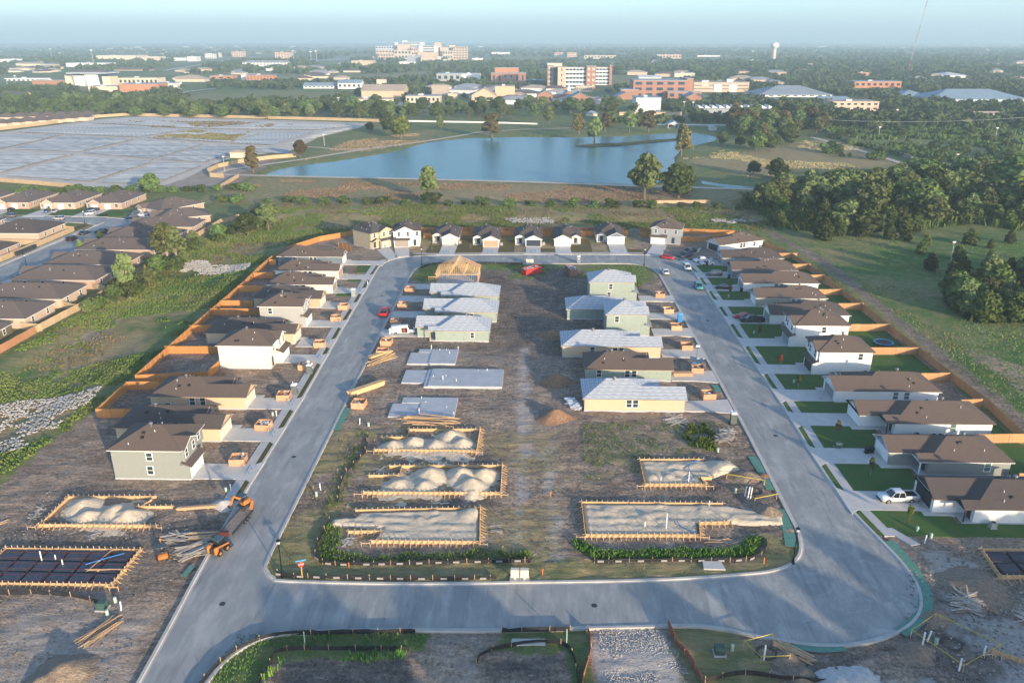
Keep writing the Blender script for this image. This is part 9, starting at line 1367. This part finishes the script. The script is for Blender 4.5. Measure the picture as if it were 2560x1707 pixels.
# ---- the woods of the town as one mass
def far_wood():
    q = np.random.default_rng(31); T = []
    def allowed(X, Y):
        ok = np.ones(len(X), bool)
        for (ax, ay, W, D, rz) in FOOT:
            c, s = math.cos(rz), math.sin(rz); u = (X - ax) * c + (Y - ay) * s; v = -(X - ax) * s + (Y - ay) * c; ok &= ~((u > -5) & (u < W + 5) & (v > -25 - ay * .05) & (v < D + 5))
        for P in CLEAR: ok &= sdist(X, Y, P) < 0
        return ok
    CLEAR = [[tuple(G(*p).xy) for p in P] for P in ([(420, 252), (520, 245), (800, 262), (800, 226), (640, 222), (460, 222)], [(0, 470), (-200, 300), (215, 292), (330, 286), (900, 300), (900, 480)], [(590, 450), (700, 340), (990, 305), (1380, 308), (1850, 312), (1800, 470)], [(1195, 265), (1340, 265), (1330, 235), (1200, 238)], [(1475, 265), (1560, 265), (1520, 236), (1470, 243)], [(395, 185), (450, 176), (690, 143), (690, 133), (420, 158)], [(1130, 160), (1480, 152), (1480, 144), (1130, 148)], [(1690, 158), (1900, 152), (1850, 143), (1700, 145)], [(2060, 236), (2240, 236), (2240, 220), (2060, 222)], [(1880, 320), (2570, 480), (2570, 520), (1880, 520)])]
    for (y0, y1, n) in ((640, 1000, 4200), (1000, 1600, 6200), (1600, 2600, 6500), (2600, 6500, 8000)):
        Y = y0 * (y1 / y0) ** q.random(n); X = q.uniform(-1, 1, n) * (.78 * Y + 60); dens = fbm(X * .006, Y * .004, 61); k = (dens > .455 - .1 * (X > 250) + .06 * ((X < -200) & (Y > 900))) & allowed(X, Y); T.append(np.stack([X[k], Y[k]], 1))
    T = np.concatenate(T); out = []; m = len(T); d = T[:, 1]; h = q.uniform(4.5, 9, m) * (1 + .12 * (d > 1600)); nq = np.where(d < 1000, 62, np.where(d < 1600, 40, np.where(d < 2600, 26, 18)))
    for cnt in np.unique(nq):
        S = T[nq == cnt]; hh = h[nq == cnt]; k = len(S); wid = hh * q.uniform(.42, .72, k) * (1 if cnt > 30 else 1.5); u = q.normal(size=(k, cnt, 3)); u /= np.linalg.norm(u, axis=2, keepdims=True); lob = (q.random((k, cnt, 1)) < .5) * (q.normal(size=(k, 1, 3)) * .35); rad = 1 - .4 * q.random((k, cnt, 1)) ** 2
        P = (u * rad + lob) * np.stack([wid, wid, hh * .42], 1)[:, None] + np.concatenate([S, (hh * .56)[:, None]], 1)[:, None]; nn = u + .6 * q.normal(size=u.shape); nn /= np.linalg.norm(nn, axis=2, keepdims=True); t = np.cross(nn, q.normal(size=u.shape)); t /= np.linalg.norm(t, axis=2, keepdims=True); b = np.cross(nn, t); s = (wid * (.33 if cnt > 50 else .42 if cnt > 30 else .55))[:, None, None] * q.uniform(.6, 1.3, (k, cnt, 1)); t = t * s; b = b * s * .8
        out.append(np.stack([P - t - b, P + t - b * .8, P + t * .9 + b, P - t + b * .7], 2).reshape(-1, 4, 3))
    stuff(O('town_woods', crown_mesh('town_woods', np.concatenate(out), FO['far'])))
far_wood()
# trees south of the pictured lots, whose long shadows reach the lower street
q6 = np.random.default_rng(12)
for i, (x, y, h) in enumerate([(8, 24, 12), (16, 20, 13), (24, 26, 12), (33, 22, 13), (58, 22, 12.5), (66, 27, 13), (75, 30, 12.5), (84, 34, 13), (93, 38, 12), (101, 43, 13), (110, 47, 12.5), (119, 52, 13), (128, 57, 12), (90, 47, 10)]): tree('broad tree south of the lots whose long shadow falls across the lower street', x, y, h, 'oak', group='trees south of the lots', sx=1.15)
# ------------------------------------------------------------------ the air
def build_haze():
    m = bpy.data.materials.new('thin_morning_haze'); m.use_nodes = True; nt = m.node_tree
    nt.nodes.remove(nt.nodes['Principled BSDF'])
    v = nt.nodes.new('ShaderNodeVolumePrincipled'); v.inputs['Color'].default_value = HAZE_COL; v.inputs['Density'].default_value = HAZE_D
    v.inputs['Anisotropy'].default_value = 0.0
    nt.links.new(v.outputs[0], nt.nodes['Material Output'].inputs['Volume'])
    mb = MB().box(-13500, -420, -9, 13500, 14400, 285)
    stuff(O('haze', mb.mesh('haze', m)))
build_haze()
